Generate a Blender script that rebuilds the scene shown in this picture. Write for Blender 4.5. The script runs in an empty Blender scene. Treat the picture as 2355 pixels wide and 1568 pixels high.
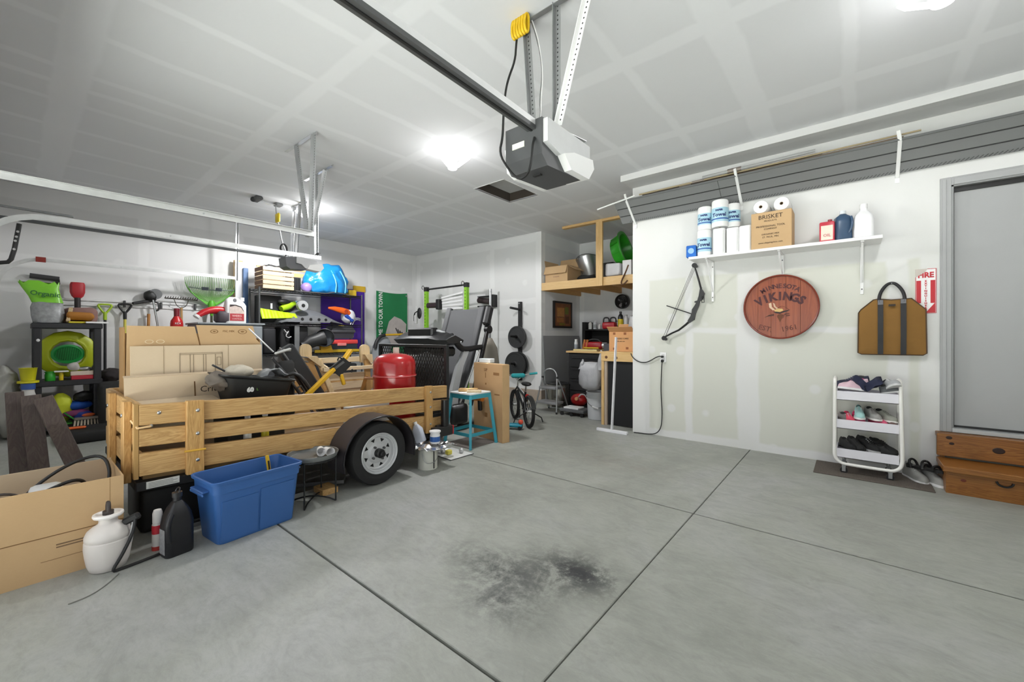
import bpy, bmesh, math, random
from mathutils import Vector, Matrix
random.seed(7)
D = bpy.data
SC = bpy.context.scene
C = SC.collection
PI = math.pi

# ------------------------------------------------ camera, sky, lamps, exposure
CAM_H, YAW = 1.18, math.radians(39.55)
cam = D.cameras.new('camera'); cam.sensor_width = 36; cam.lens = 945/2355*36
cam.shift_y = -11.5/2355; cam.clip_start = .02
camo = D.objects.new('camera', cam); C.objects.link(camo)
camo.location = (0, 0, CAM_H); camo.rotation_euler = (PI/2, 0, YAW)
SC.camera = camo

w = D.worlds.new('sky'); SC.world = w; w.use_nodes = True
w.node_tree.nodes['Background'].inputs[0].default_value = (.93, .97, 1, 1)
w.node_tree.nodes['Background'].inputs[1].default_value = 1.0      # overcast daylight through the open door

def lamp(name, loc, power, size, col=(1, 1, .99)):
    l = D.lights.new(name, 'POINT'); l.energy = power; l.shadow_soft_size = size; l.color = col
    o = D.objects.new(name, l); C.objects.link(o); o.location = loc
    return o
LAMPS = [(-3.13, 2.84), (-6.15, 2.75), (.36, 3.02)]                # three ceiling sockets in a row
for q in LAMPS:                                                     # wings throw most light down, some up
    lamp('ceiling_bulb_light', (q[0], q[1], 2.74), 8 if q[0] < -5 else 4.5 if q[0] < -1 else 3.0, .10)
    l = D.lights.new('wing_downlight', 'SPOT'); l.energy = 120 if q[0] < -5 else 88 if q[0] < -1 else 29; l.spot_size = math.radians(178); l.spot_blend = .12; l.shadow_soft_size = .10; l.color = (1, 1, .995)
    o = D.objects.new('wing_downlight', l); C.objects.link(o); o.location = (q[0], q[1], 2.80)
sun = D.lights.new('sun', 'SUN'); sun.energy = 66; sun.angle = .01; sun.color = (.975, .988, 1)                # sun behind the house, on the driveway only
so = D.objects.new('sun', sun); C.objects.link(so); so.rotation_euler = (math.radians(-17), 0, 0)
al = D.lights.new('door_daylight', 'AREA'); al.shape = 'RECTANGLE'; al.size = 4.9; al.size_y = 2.1; al.energy = 1
al.cycles.is_portal = True
ao = D.objects.new('door_daylight', al); C.objects.link(ao); ao.location = (-1.2, -.3, 1.06); ao.rotation_euler = (PI/2, 0, 0)
SC.view_settings.view_transform = 'Standard'; SC.view_settings.look = 'None'
SC.view_settings.exposure = .36; SC.view_settings.gamma = 1; SC.view_settings.use_curve_mapping = False

# ------------------------------------------------ materials
def lin(c):
    if isinstance(c, str): c = [int(c[i:i+2], 16)/255 for i in (0, 2, 4)]
    return tuple((v/12.92 if v <= .04045 else ((v+.055)/1.055)**2.4) for v in c)
class N:                                                            # tiny node-tree helper
    def __init__(s, m): s.t = m.node_tree; s.b = s.t.nodes['Principled BSDF']
    def n(s, typ, **k):
        o = s.t.nodes.new(typ)
        for a, v in k.items(): setattr(o, a, v)
        return o
    def l(s, a, b): s.t.links.new(a, b)
    def math(s, op, a, b=0.0, c=None):
        o = s.n('ShaderNodeMath', operation=op)
        for i, v in enumerate((a, b, c)):
            if v is None: continue
            if hasattr(v, 'links'): s.l(v, o.inputs[i])
            else: o.inputs[i].default_value = v
        return o.outputs[0]
    def mix(s, f, a, b, mode='MIX'):
        o = s.n('ShaderNodeMix', data_type='RGBA', blend_type=mode)
        for i, v in ((0, f), (6, a), (7, b)):
            if hasattr(v, 'links'): s.l(v, o.inputs[i])
            else: o.inputs[i].default_value = v if i == 0 else (*v, 1)
        return o.outputs[2]
    def noise(s, scale, vec=None, detail=3, rough=.55, dist=0):
        o = s.n('ShaderNodeTexNoise'); o.inputs['Scale'].default_value = scale
        o.inputs['Detail'].default_value = detail; o.inputs['Roughness'].default_value = rough; o.inputs['Distortion'].default_value = dist
        if vec is not None: s.l(vec, o.inputs['Vector'])
        return o.outputs['Fac']
    def ramp(s, f, stops):
        o = s.n('ShaderNodeValToRGB'); e = o.color_ramp.elements
        while len(e) < len(stops): e.new(.5)
        for q, (p, c) in zip(e, stops): q.position = p; q.color = (*c, 1)
        s.l(f, o.inputs[0]); return o.outputs[0]
    def coord(s, which='Object', scale=(1, 1, 1)):
        o = s.n('ShaderNodeTexCoord').outputs[which]
        if tuple(scale) == (1, 1, 1): return o
        m = s.n('ShaderNodeMapping'); m.inputs['Scale'].default_value = scale; s.l(o, m.inputs[0]); return m.outputs[0]
    def bump(s, h, strength=.2, dist=.01):
        o = s.n('ShaderNodeBump'); o.inputs['Strength'].default_value = strength; o.inputs['Distance'].default_value = dist
        s.l(h, o.inputs['Height']); s.l(o.outputs[0], s.b.inputs['Normal'])
MATS = {}
def M(col, rough=.55, metal=0, var=.10, scale=9, bump=0, coat=0, emit=0, trans=0, alpha=1):
    key = (str(col), rough, metal, var, scale, bump, coat, emit, trans, alpha)
    if key in MATS: return MATS[key]
    m = D.materials.new('paint_' + (col if isinstance(col, str) else 'tone')); m.use_nodes = True; n = N(m); c = lin(col)
    b = n.b; b.inputs['Roughness'].default_value = rough; b.inputs['Metallic'].default_value = metal
    b.inputs['Coat Weight'].default_value = coat
    f = n.noise(scale, n.coord())
    n.l(n.mix(f, [v*(1-var) for v in c], [min(1, v*(1+var)) for v in c]), b.inputs['Base Color'])
    if bump: n.bump(n.noise(scale*6, n.coord()), bump)
    if trans: b.inputs['Transmission Weight'].default_value = trans
    if emit: b.inputs['Emission Color'].default_value = (*c, 1); b.inputs['Emission Strength'].default_value = emit
    MATS[key] = m; return m
def wood(name, light, mid, dark, axis='Y', ring=14, rough=.5, knots=True):
    m = D.materials.new(name); m.use_nodes = True; n = N(m)
    sc = {'X': (.55, 9, 9), 'Y': (9, .55, 9), 'Z': (9, 9, .55)}[axis]
    v = n.coord('Object', sc)
    a = n.noise(1.3, v, 5, .6, 1.2)
    g = n.math('FRACT', n.math('MULTIPLY', a, ring))
    g = n.math('PINGPONG', g, .5)
    fine = n.noise(22, v, 3)
    col = n.mix(n.math('MULTIPLY', g, 1.5), lin(light), lin(mid))
    col = n.mix(n.math('MULTIPLY', fine, .35), col, lin(mid))
    if knots:
        vo = n.n('ShaderNodeTexVoronoi'); vo.inputs['Scale'].default_value = 1.0
        ks = {'X': (1.3, 0, 6), 'Y': (0, 1.3, 6), 'Z': (0, 6, 1.3)}[axis]
        n.l(n.coord('Object', ks), vo.inputs['Vector'])
        k = n.ramp(vo.outputs['Distance'], [(0, (1, 1, 1)), (.06, (.75, .75, .75)), (.16, (0, 0, 0))])
        col = n.mix(n.math('MULTIPLY', k, .75), col, lin(dark))
    n.l(col, n.b.inputs['Base Color']); n.b.inputs['Roughness'].default_value = rough
    n.bump(fine, .08); return m
def carton(name, col, col2):
    m = D.materials.new(name); m.use_nodes = True; n = N(m)
    f = n.noise(3, n.coord(), 4); g = n.noise(60, n.coord('Object', (1, 1, 8)), 2)
    c = n.mix(f, lin(col), lin(col2)); c = n.mix(n.math('MULTIPLY', g, .12), c, lin('8a6a48'))
    n.l(c, n.b.inputs['Base Color']); n.b.inputs['Roughness'].default_value = .8; return m
PINE = wood('pine_y', 'd6b078', 'a67c45', '6e4a22', 'Y'); PINEX = wood('pine_x', 'd6b078', 'a67c45', '6e4a22', 'X'); PINEZ = wood('pine_z', 'd2a86c', 'a67a40', '6e4a22', 'Z')
PALE = wood('pale_wood_y', 'e2d0b0', 'd0b890', 'a07848', 'Y', 8, .6, False); PALEZ = wood('pale_wood_z', 'dcc6a0', 'c4a878', 'a07848', 'Z', 8, .6, False)
STUD = wood('stud_x', 'dfbd86', 'cda56a', '8a5a28', 'X', 9); STUDZ = wood('stud_z', 'dfbd86', 'cda56a', '8a5a28', 'Z', 9)
CEDAR = wood('cedar_x', 'a06c32', '703e14', '2e1608', 'X', 12, .35)
BARREL = wood('barrel_wood', 'a2532f', '803a22', '5e2416', 'Z', 6, .35, False)
WEATHER = wood('weathered_board', '6e645e', '55494a', '342c2a', 'Z', 9, .8, False)
CRATE = wood('crate_slat', 'd8c4a4', 'c2a886', '8a6a48', 'Y', 6, .7, False); CRATEX = wood('crate_slat_end', '8a6a52', '735440', '4a3020', 'X', 6, .7, False)
CB = carton('cardboard', 'ccac82', 'bd9c72'); CBL = carton('cardboard_pale', 'd6c4aa', 'c9b496'); CBD = carton('cardboard_dark', 'b08a5c', '9a7648')
BLK = M('1c1c1d', .5); BLKG = M('161617', .28); BLKR = M('232323', .8); DGR = M('3a3a3c', .5); GRY = M('8e8f90', .55); LGR = M('c4c4c4', .5)
WHT = M('e6e6e6', .45, var=.03); WHTP = M('f0f0f0', .35, var=.02); STEEL = M('b8babc', .3, 1, .05); GALV = M('cfd0d0', .42, .75, .12, 20)
IRON = M('2b2b2c', .45, .4); CHROME = M('d8d8da', .12, 1, .02); RED = M('b81f22', .35); TEAL = M('2aa0a6', .4); YEL = M('d8a81c', .45)
ORANGE = M('e2601c', .4); PURPLE = M('4a2a86', .7); NAVY = M('23263f', .8); PINK = M('e8577e', .7); LIME = M('a6cf2a', .45); INK = M('3c3028', .8, var=.02); INKB = M('22306a', .7, var=.02)

# ------------------------------------------------ mesh building
class B:
    def __init__(s): s.m = bmesh.new()
    def box(s, x0, x1, y0, y1, z0, z1, bev=0, seg=1):
        vs = [s.m.verts.new((x, y, z)) for x in (x0, x1) for y in (y0, y1) for z in (z0, z1)]
        f = [(0, 1, 3, 2), (4, 6, 7, 5), (0, 4, 5, 1), (2, 3, 7, 6), (0, 2, 6, 4), (1, 5, 7, 3)]
        fs = [s.m.faces.new([vs[i] for i in q]) for q in f]
        if bev:
            es = list({e for q in fs for e in q.edges})
            bmesh.ops.bevel(s.m, geom=es, offset=bev, segments=seg, affect='EDGES', profile=.5)
        return s
    def cbox(s, c, d, bev=0, rot=None, seg=1):
        n0 = len(s.m.verts); k = set(s.m.verts)
        s.box(-d[0]/2, d[0]/2, -d[1]/2, d[1]/2, -d[2]/2, d[2]/2, bev, seg)
        nv = [v for v in s.m.verts if v not in k]
        R = rot if rot else Matrix.Identity(3)
        for v in nv: v.co = R @ v.co + Vector(c)
        return s
    def bar(s, p, q, w, h, bev=0, up=(0, 0, 1)):                    # rectangular bar from p to q
        p, q = Vector(p), Vector(q); d = (q-p); L = d.length; d.normalize()
        u = Vector(up)
        if abs(d.dot(u)) > .98: u = Vector((1, 0, 0))
        a = d.cross(u).normalized(); u = a.cross(d)
        R = Matrix((a, d, u)).transposed()
        return s.cbox((p+q)/2, (w, L, h), bev, R)
    def ring_loft(s, rings, cap=True, closed=True):
        L = [[s.m.verts.new(p) for p in r] for r in rings]; n = len(L[0])
        for a, b in zip(L, L[1:]):
            for i in range(n if closed else n-1):
                j = (i+1) % n
                try: s.m.faces.new((a[i], a[j], b[j], b[i]))
                except ValueError: pass
        if cap:
            for r in (L[0][::-1], L[-1]):
                try: s.m.faces.new(r)
                except ValueError: pass
        return s
    def cyl(s, p, q, r0, r1=None, seg=14, cap=True):
        r1 = r0 if r1 is None else r1
        p, q = Vector(p), Vector(q); d = (q-p).normalized()
        a = d.orthogonal().normalized(); b = d.cross(a)
        cs = [(math.cos(2*PI*i/seg), math.sin(2*PI*i/seg)) for i in range(seg)]
        return s.ring_loft([[p+(a*c+b*t)*r0 for c, t in cs], [q+(a*c+b*t)*r1 for c, t in cs]], cap)
    def tube(s, pts, r, seg=6, smooth=0, closed=False):
        P = [Vector(p) for p in pts]
        for _ in range(smooth):
            Q = [] if closed else [P[0]]
            for i in range(len(P) if closed else len(P)-1):
                a, b = P[i], P[(i+1) % len(P)]; Q += [a*.75+b*.25, a*.25+b*.75]
            if not closed: Q.append(P[-1])
            P = Q
        n = len(P); rs = r if isinstance(r, (list, tuple)) else [r]*n
        if len(rs) != n: rs = [rs[min(len(rs)-1, int(i*len(rs)/n))] for i in range(n)]
        rings = []; prev = None
        for i, p in enumerate(P):
            d = (P[(i+1) % n]-P[i-1]) if closed else (P[min(i+1, n-1)]-P[max(i-1, 0)])
            d.normalize()
            a = d.orthogonal().normalized() if prev is None else (prev-d*prev.dot(d)).normalized()
            prev = a; b = d.cross(a)
            rings.append([p+(a*math.cos(2*PI*k/seg)+b*math.sin(2*PI*k/seg))*rs[i] for k in range(seg)])
        if closed: rings.append(rings[0])
        return s.ring_loft(rings, not closed)
    def lathe(s, prof, seg=24, c=(0, 0, 0), R=None, sx=1, sy=1, cap=True):
        rings = []
        for r, z in prof:
            ring = []
            for i in range(seg):
                v = Vector((max(r, .0004)*math.cos(2*PI*i/seg)*sx, max(r, .0004)*math.sin(2*PI*i/seg)*sy, z))
                ring.append((R @ v if R else v)+Vector(c))
            rings.append(ring)
        return s.ring_loft(rings, cap)
    def ball(s, c, r, seg=14, rng=9, R=None):
        r = (r, r, r) if not isinstance(r, (tuple, list)) else r
        rings = []
        for j in range(rng+1):
            t = PI*j/rng; rr = max(math.sin(t), .001)
            ring = []
            for i in range(seg):
                v = Vector((r[0]*rr*math.cos(2*PI*i/seg), r[1]*rr*math.sin(2*PI*i/seg), -r[2]*math.cos(t)))
                ring.append((R @ v if R else v)+Vector(c))
            rings.append(ring)
        return s.ring_loft(rings)
    def prism(s, poly, f, d0, d1):                                  # polygon (u,v) -> f(u,v,d)
        a = [s.m.verts.new(f(u, v, d0)) for u, v in poly]; b = [s.m.verts.new(f(u, v, d1)) for u, v in poly]
        n = len(a); s.m.faces.new(a[::-1]); s.m.faces.new(b)
        for i in range(n): s.m.faces.new((a[i], a[(i+1) % n], b[(i+1) % n], b[i]))
        return s
    def quad(s, *p): s.m.faces.new([s.m.verts.new(q) for q in p]); return s
    def grid(s, f, nu, nv, thick=0, closed_u=False):                # surface f(u,v), optionally given thickness
        V = [[s.m.verts.new(f(i/nu, j/nv)) for j in range(nv+1)] for i in range(nu+1)]
        fs = []
        for i in range(nu):
            for j in range(nv): fs.append(s.m.faces.new((V[i][j], V[i+1][j], V[i+1][j+1], V[i][j+1])))
        if thick:
            bmesh.ops.recalc_face_normals(s.m, faces=fs)
            bmesh.ops.solidify(s.m, geom=fs, thickness=thick)
        return s
    def frame(s, x0, x1, z0, z1, w, f, d0, d1):                     # rectangular ring in (u,v)
        for a, b, c, d in ((x0, x1, z0, z0+w), (x0, x1, z1-w, z1), (x0, x0+w, z0+w, z1-w), (x1-w, x1, z0+w, z1-w)):
            s.prism([(a, c), (b, c), (b, d), (a, d)], f, d0, d1)
        return s
    def xf(s, mat):
        bmesh.ops.transform(s.m, matrix=mat, verts=s.m.verts[:]); return s
    def crumple(s, amt, freq=8, seed=0):
        from mathutils import noise
        for v in s.m.verts:
            q = v.co*freq+Vector((seed*3.7, seed*1.3, 0))
            v.co += Vector((noise.noise(q), noise.noise(q+Vector((9, 2, 5))), noise.noise(q+Vector((3, 8, 1)))))*amt
        return s
FY = lambda y0: (lambda u, v, d: (u, y0+d, v))
FX = lambda x0: (lambda u, v, d: (x0+d, u, v))
FZ = lambda z0: (lambda u, v, d: (u, v, z0+d))
XZ = lambda u, v, d: (u, d, v)
YZ = lambda u, v, d: (d, u, v)
XY = lambda u, v, d: (u, v, d)
def rrect(x0, x1, y0, y1, r, n=4):
    out = []
    for cx, cy, a in ((x1-r, y1-r, 0), (x0+r, y1-r, 90), (x0+r, y0+r, 180), (x1-r, y0+r, 270)):
        for i in range(n+1):
            t = math.radians(a+90*i/n); out.append((cx+r*math.cos(t), cy+r*math.sin(t)))
    return out
def obj(name, b, mat, parent=None, smooth=None, label=None):
    bmesh.ops.recalc_face_normals(b.m, faces=b.m.faces[:])
    me = D.meshes.new(name); b.m.to_mesh(me); b.m.free(); me.materials.append(mat)
    if smooth is not None:
        for p in me.polygons: p.use_smooth = True
        if smooth < 180:
            me.set_sharp_from_angle(angle=math.radians(smooth))
    o = D.objects.new(name, me); C.objects.link(o)
    if parent: o.parent = parent
    if label: o['label'] = label
    return o
WORLD_BUILT = []
def thing(name, label, cat, loc=None, rz=0, group=None):            # Empty at the thing's base; loc None = parts are given in room coordinates
    o = D.objects.new(name, None); C.objects.link(o); o.empty_display_size = .05
    o['label'] = label; o['category'] = cat
    if group: o['group'] = group
    if loc is None: WORLD_BUILT.append(o)
    else: o.location = loc; o.rotation_euler = (0, 0, rz)
    return o
def solo(name, b, mat, label, cat, smooth=None, group=None, loc=None, rz=0):
    o = obj(name, b, mat, None, smooth); o['label'] = label; o['category'] = cat
    if group: o['group'] = group
    if loc is None: WORLD_BUILT.append(o)
    else: o.location = loc; o.rotation_euler = (0, 0, rz)
    return o
def struct(name, b, mat, parent=None, smooth=None):
    o = obj(name, b, mat, parent, smooth)
    if not parent: o['kind'] = 'structure'
    return o
def dup(t, loc=None, rz=None, label=None):
    def cp(o, par):
        c = o.copy(); C.objects.link(c); c.parent = par
        for ch in o.children: cp(ch, c)
        return c
    r = cp(t, None)
    if loc: r.location = loc
    if rz is not None: r.rotation_euler = (0, 0, rz)
    if label: r['label'] = label
    return r
def text(s, size, M4, mat, parent, name='lettering', ext=.0008, align='CENTER', bold=0, sx=1):
    cu = D.curves.new('letters', 'FONT'); cu.body = s; cu.size = size; cu.align_x = align; cu.align_y = 'CENTER'; cu.extrude = ext; cu.offset = bold
    cu.resolution_u = 2
    t = D.objects.new('tmp', cu); C.objects.link(t)
    dg = bpy.context.evaluated_depsgraph_get(); me = D.meshes.new_from_object(t.evaluated_get(dg))
    D.objects.remove(t); D.curves.remove(cu)
    me.transform(M4 @ Matrix.Diagonal((sx, 1, 1, 1))); me.materials.clear(); me.materials.append(mat)
    o = D.objects.new(name, me); C.objects.link(o); o.parent = parent
    return o
def facing(loc, n='-Y', tilt=0):                                    # matrix that stands text up on a face
    R = {'-Y': Matrix.Rotation(PI/2, 4, 'X'), '+X': Matrix.Rotation(PI/2, 4, 'Z') @ Matrix.Rotation(PI/2, 4, 'X'), '-X': Matrix.Rotation(-PI/2, 4, 'Z') @ Matrix.Rotation(PI/2, 4, 'X'), '+Z': Matrix.Identity(4)}[n]
    return Matrix.Translation(loc) @ R @ Matrix.Rotation(tilt, 4, 'Z')
def finish():                                                       # move each room-built thing's origin to its base
    for o in WORLD_BUILT:
        def verts(q): return ([v.co for v in q.data.vertices] if q.type == 'MESH' else [])+[v for ch in q.children for v in verts(ch)]
        V = verts(o)
        if not V: continue
        lo = [min(v[i] for v in V) for i in range(3)]; hi = [max(v[i] for v in V) for i in range(3)]
        c = Vector(((lo[0]+hi[0])/2, (lo[1]+hi[1])/2, lo[2])); T = Matrix.Translation(-c); done = set()
        def sh(q):
            if q.type == 'MESH' and q.data.name not in done: q.data.transform(T); done.add(q.data.name)
            for ch in q.children: sh(ch)
        sh(o); o.location = o.location+c
# ================================================ room shell
CEIL = 3.07
def stripes(n, sep, axis, items, soft=.012, wob=None):              # mask of soft-edged taped joints
    out = None
    for c, wd in items:
        d = n.math('ABSOLUTE', n.math('SUBTRACT', n.math('ADD', sep.outputs[axis], wob) if wob is not None else sep.outputs[axis], c))
        v = n.n('ShaderNodeMapRange'); v.inputs[1].default_value = wd-soft; v.inputs[2].default_value = wd+soft; v.inputs[3].default_value = 1; v.inputs[4].default_value = 0
        n.l(d, v.inputs[0])
        out = v.outputs[0] if out is None else n.math('MAXIMUM', out, v.outputs[0])
    return out
def drywall(name, base, mud, sets, spots=0, spot_axis='YZ', amt=1.0):
    m = D.materials.new(name); m.use_nodes = True; n = N(m)
    co = n.coord(); sep = n.n('ShaderNodeSeparateXYZ'); n.l(co, sep.inputs[0])
    wob = n.math('MULTIPLY', n.math('SUBTRACT', n.noise(2.2, co, 3), .5), .07)
    mask = None
    for ax, items in sets:
        k = stripes(n, sep, ax, items, wob=wob); mask = k if mask is None else n.math('MAXIMUM', mask, k)
    if spots:
        v = n.n('ShaderNodeTexVoronoi'); v.inputs['Scale'].default_value = spots; v.inputs['Randomness'].default_value = .35
        sc = {'YZ': (0, 1, 1), 'XZ': (1, 0, 1)}[spot_axis]; n.l(n.coord('Object', sc), v.inputs['Vector'])
        k = n.n('ShaderNodeMapRange'); k.inputs[1].default_value = .13; k.inputs[2].default_value = .19; k.inputs[3].default_value = .8; k.inputs[4].default_value = 0
        n.l(v.outputs['Distance'], k.inputs[0]); mask = n.math('MAXIMUM', mask, k.outputs[0]) if mask is not None else k.outputs[0]
    f = n.noise(1.4, co, 4, .6)
    mask = n.math('MULTIPLY', mask, n.math('ADD', n.math('MULTIPLY', f, .7), .5*amt))
    b = n.mix(n.noise(.9, co, 2), [v*.95 for v in lin(base)], [v*1.04 for v in lin(base)])
    n.l(n.mix(mask, b, lin(mud)), n.b.inputs['Base Color']); n.b.inputs['Roughness'].default_value = .85
    n.bump(n.noise(40, co, 4), .04); return m
m_ceil = drywall('ceiling_board', 'dfe0e3', 'eaebee', [
    (0, [(-.62-.61*k, .035) for k in range(12)]+[(-.01, .04), (.6, .04), (1.2, .04), (-.62, .09), (-4.55, .035)]),
    (1, [(.27, .10), (1.48, .06), (2.70, .07), (3.92, .07), (5.14, .07)])], amt=.6)
m_left = drywall('left_wall_board', 'dcdcdc', 'e6e6e6', [(2, [(1.83, .05), (2.13, .07), (2.97, .1), (1.22, .08)]), (1, [(1.2, .06), (2.42, .06), (3.64, .06), (4.86, .07), (6.0, .06)])], 2.3, 'YZ')
m_back = drywall('back_wall_board', 'e0e0e0', 'e9e9e9', [(2, [(1.22, .07), (1.83, .05), (2.97, .08)]), (0, [(-7.85, .07), (-6.73, .06), (-5.51, .06), (-4.38, .06)])], 2.3, 'XZ')
m_house = drywall('house_wall_board', 'd4d5cc', 'e0e0e0', [(0, [(-1.99, .12), (-.83, .10), (.31, .07), (.52, .075), (-1.42, .04), (1.6, .1)]), (2, [(2.46, .62), (1.24, .03), (.04, .04)])], 3.1, 'XZ')
m_alc = drywall('alcove_board', 'd2d4d6', 'dedfdf', [(2, [(1.22, .06), (2.95, .12)]), (0, [(-4.25, .05), (-3.1, .05)]), (1, [(7.33, .06)])], 2.2, 'YZ')

def concrete(name, joint_dark=False):
    m = D.materials.new(name); m.use_nodes = True; n = N(m); co = n.coord()
    a = n.noise(.55, co, 6, .66, .8); b = n.noise(3.2, n.coord('Object', (1, 1.7, 1)), 8, .74, 1.2); c = n.noise(70, co, 3); d_ = n.noise(15, n.coord('Object', (1, 2.2, 1)), 8, .75, .6)
    col = n.ramp(a, [(.3, lin('8c8e87')), (.50, lin('a4a69e')), (.70, lin('b2b2b3'))])
    col = n.mix(n.math('MULTIPLY', n.ramp(b, [(.42, (0, 0, 0)), (.72, (1, 1, 1))]), .55), col, lin('80827c'))
    col = n.mix(n.math('MULTIPLY', c, .22), col, lin('82837e'))
    col = n.mix(n.math('MULTIPLY', n.ramp(d_, [(.48, (0, 0, 0)), (.72, (1, 1, 1))]), .40), col, lin('80827c')); col = n.mix(n.math('MULTIPLY', n.ramp(d_, [(.28, (1, 1, 1)), (.45, (0, 0, 0))]), .3), col, lin('b2b3b0'))
    sep = n.n('ShaderNodeSeparateXYZ'); n.l(co, sep.inputs[0])
    wob = n.math('ADD', n.math('MULTIPLY', n.noise(5, co, 6, .7, 1.0), .55), n.math('MULTIPLY', n.noise(24, co, 8, .8), .45))
    def stain(cx, cy, rx, ry, power, colr, amt):
        nonlocal col
        dx = n.math('DIVIDE', n.math('SUBTRACT', sep.outputs[0], cx), rx); dy = n.math('DIVIDE', n.math('SUBTRACT', sep.outputs[1], cy), ry)
        r = n.math('SQRT', n.math('ADD', n.math('MULTIPLY', dx, dx), n.math('MULTIPLY', dy, dy)))
        k = n.n('ShaderNodeMapRange'); k.inputs[1].default_value = .0; k.inputs[2].default_value = 1.0; k.inputs[3].default_value = 1; k.inputs[4].default_value = 0
        n.l(r, k.inputs[0]); q = n.math('MULTIPLY', k.outputs[0], n.ramp(wob, [(.43, (0, 0, 0)), (power, (1, 1, 1))]))
        col = n.mix(n.math('MULTIPLY', q, amt), col, lin(colr))
    for s in [(-1.36, 1.56, .46, .24, .58, '2c2e30', 1.0), (-1.09, 1.78, .36, .26, .55, '26282a', 1.0), (-1.22, 1.38, .34, .22, .58, '3c3e3e', .95), (-1.02, 1.79, .2, .14, .5, '2a2c30', 1.0),
              (-.15, 3.35, .5, .35, .7, '7c7a78', .55), (-1.6, 3.6, .7, .3, .7, '8a7a70', .5), (-1.75, .95, .8, .35, .75, '82847e', .5), (-.3, 2.1, .8, .4, .8, '858780', .35), (-1.45, 2.3, .5, .4, .7, '989a94', .5), (-1.5, 1.2, .5, .3, .7, '90928c', .5)]: stain(*s)
    n.l(col, n.b.inputs['Base Color'])
    n.l(n.math('ADD', n.math('MULTIPLY', a, .25), .42), n.b.inputs['Roughness']); n.bump(c, .05); return m
m_conc = concrete('garage_concrete'); m_bed = M('3c3a36', .9)
fl = struct('floor', B().box(-12, 8, -16, 7.6, -.12, -.018), m_bed)
XS = [-8.0, -.81, 2.0]; YS = [-16, -.25, 1.054, 2.876, 4.70, 7.5]
slab_y = {0: [-16, -.25, 1.054, 2.876, 7.5], 1: [-16, -.25, 1.054, 2.876, 7.5]}
for i in range(2):
    for j in range(4):
        obj('concrete_slab', B().box((XS[i] if j or i else -12)+.003, (XS[i+1] if j or not i else 8)-.003, slab_y[i][j]+.0065, slab_y[i][j+1]-.0065, -.02, 0, .003), m_conc, fl)
hx0, hx1, hy0, hy1 = -3.73, -3.235, 3.76, 4.47                       # attic opening
cb = B()
for a, b_, c, d in ((-8.1, 2.1, -.45, hy0), (-8.1, 2.1, hy1, 7.6), (-8.1, hx0, hy0, hy1), (hx1, 2.1, hy0, hy1)): cb.box(a, b_, c, d, CEIL, CEIL+.016)
struct('ceiling', cb, m_ceil)
struct('wall_left', B().box(-8.1, -7.95, -.45, 6.2, 0, CEIL), m_left)
struct('wall_back', B().box(-7.95, -4.31, 6.05, 6.17, .2, CEIL), m_back)
struct('baseboard_back', B().box(-7.95, -4.30, 6.035, 6.17, 0, .2, .006), M('a89a8c', .9, var=.2, scale=12))
struct('wall_alcove_left', B().box(-4.43, -4.31, 6.17, 7.5, 0, CEIL), m_alc)
struct('wall_alcove_back', B().box(-4.31, -1.8, 7.4, 7.5, 0, CEIL), m_alc)
struct('wall_alcove_right', B().box(-1.96, -1.84, 4.98, 7.4, 0, CEIL), m_alc)
dx0, dx1, dz0, dz1 = .628, 1.53, .40, 2.405
hw = B().box(-2.08, dx0, 4.86, 4.98, 0, CEIL).box(dx1, 1.9, 4.86, 4.98, 0, CEIL).box(dx0, dx1, 4.86, 4.98, 0, dz0).box(dx0, dx1, 4.86, 4.98, dz1, CEIL)
struct('wall_house', hw, m_house)
struct('wall_right', B().box(1.9, 2.02, -.45, 5.2, 0, CEIL), m_house)
fw = B().box(-7.95, -7.6, -.42, -.27, 0, CEIL).box(-4.86, -3.66, -.42, -.27, 0, CEIL).box(1.26, 1.9, -.42, -.27, 0, CEIL).box(-3.66, 1.26, -.42, -.27, 2.14, CEIL).box(-7.6, -4.86, -.42, -.27, 2.14, CEIL)
struct('wall_front', fw, m_back)
gd = struct('door_2', B().box(-7.6, -4.86, -.36, -.32, 0, 2.14), WHT)            # closed single garage door
for k in range(4): obj('door_panel', B().box(-7.58, -4.88, -.32, -.30, .02+.53*k, .53+.53*k, .012), WHT, gd)
struct('trim_1', B().box(-2.105, 1.9, 4.565, 4.86, 3.0, CEIL), drywall('soffit_board', 'd6d6d6', 'dedede', [(1, [(4.6, .05)])]))   # dropped soffit
# house door: casing, jamb, leaf, threshold
gpaint = M('a6a7a8', .45, var=.03)
d1 = struct('door_1', B().box(dx0+.012, dx1-.012, 4.905, 4.95, dz0+.047, dz1-.012, .002), M('a9aaab', .5, var=.02))
cs = B()
for x0, x1, z0, z1 in ((dx0-.066, dx0, dz0, dz1+.066), (dx1, dx1+.066, dz0, dz1+.066), (dx0, dx1, dz1, dz1+.066)):
    cs.box(x0, x1, 4.845, 4.86, z0, z1, .003); cs.box(x0+(.012 if x0 < .7 else .03), x1-(.03 if x0 < .7 else .012), 4.838, 4.845, z0, z1-.014, .002)
obj('casing', cs, gpaint, d1)
obj('jamb', B().box(dx0, dx0+.012, 4.85, 4.97, dz0, dz1).box(dx1-.012, dx1, 4.85, 4.97, dz0, dz1).box(dx0, dx1, 4.85, 4.97, dz1-.012, dz1), M('8f9091', .5), d1)
obj('weather_strip', B().box(dx0+.012, dx1-.012, 4.888, 4.904, dz1-.05, dz1-.012).box(dx0+.012, dx0+.02, 4.888, 4.904, dz0+.05, dz1-.05), BLK, d1)
obj('door_sweep', B().box(dx0+.012, dx1-.012, 4.898, 4.905, dz0+.035, dz0+.052), BLK, d1)
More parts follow.
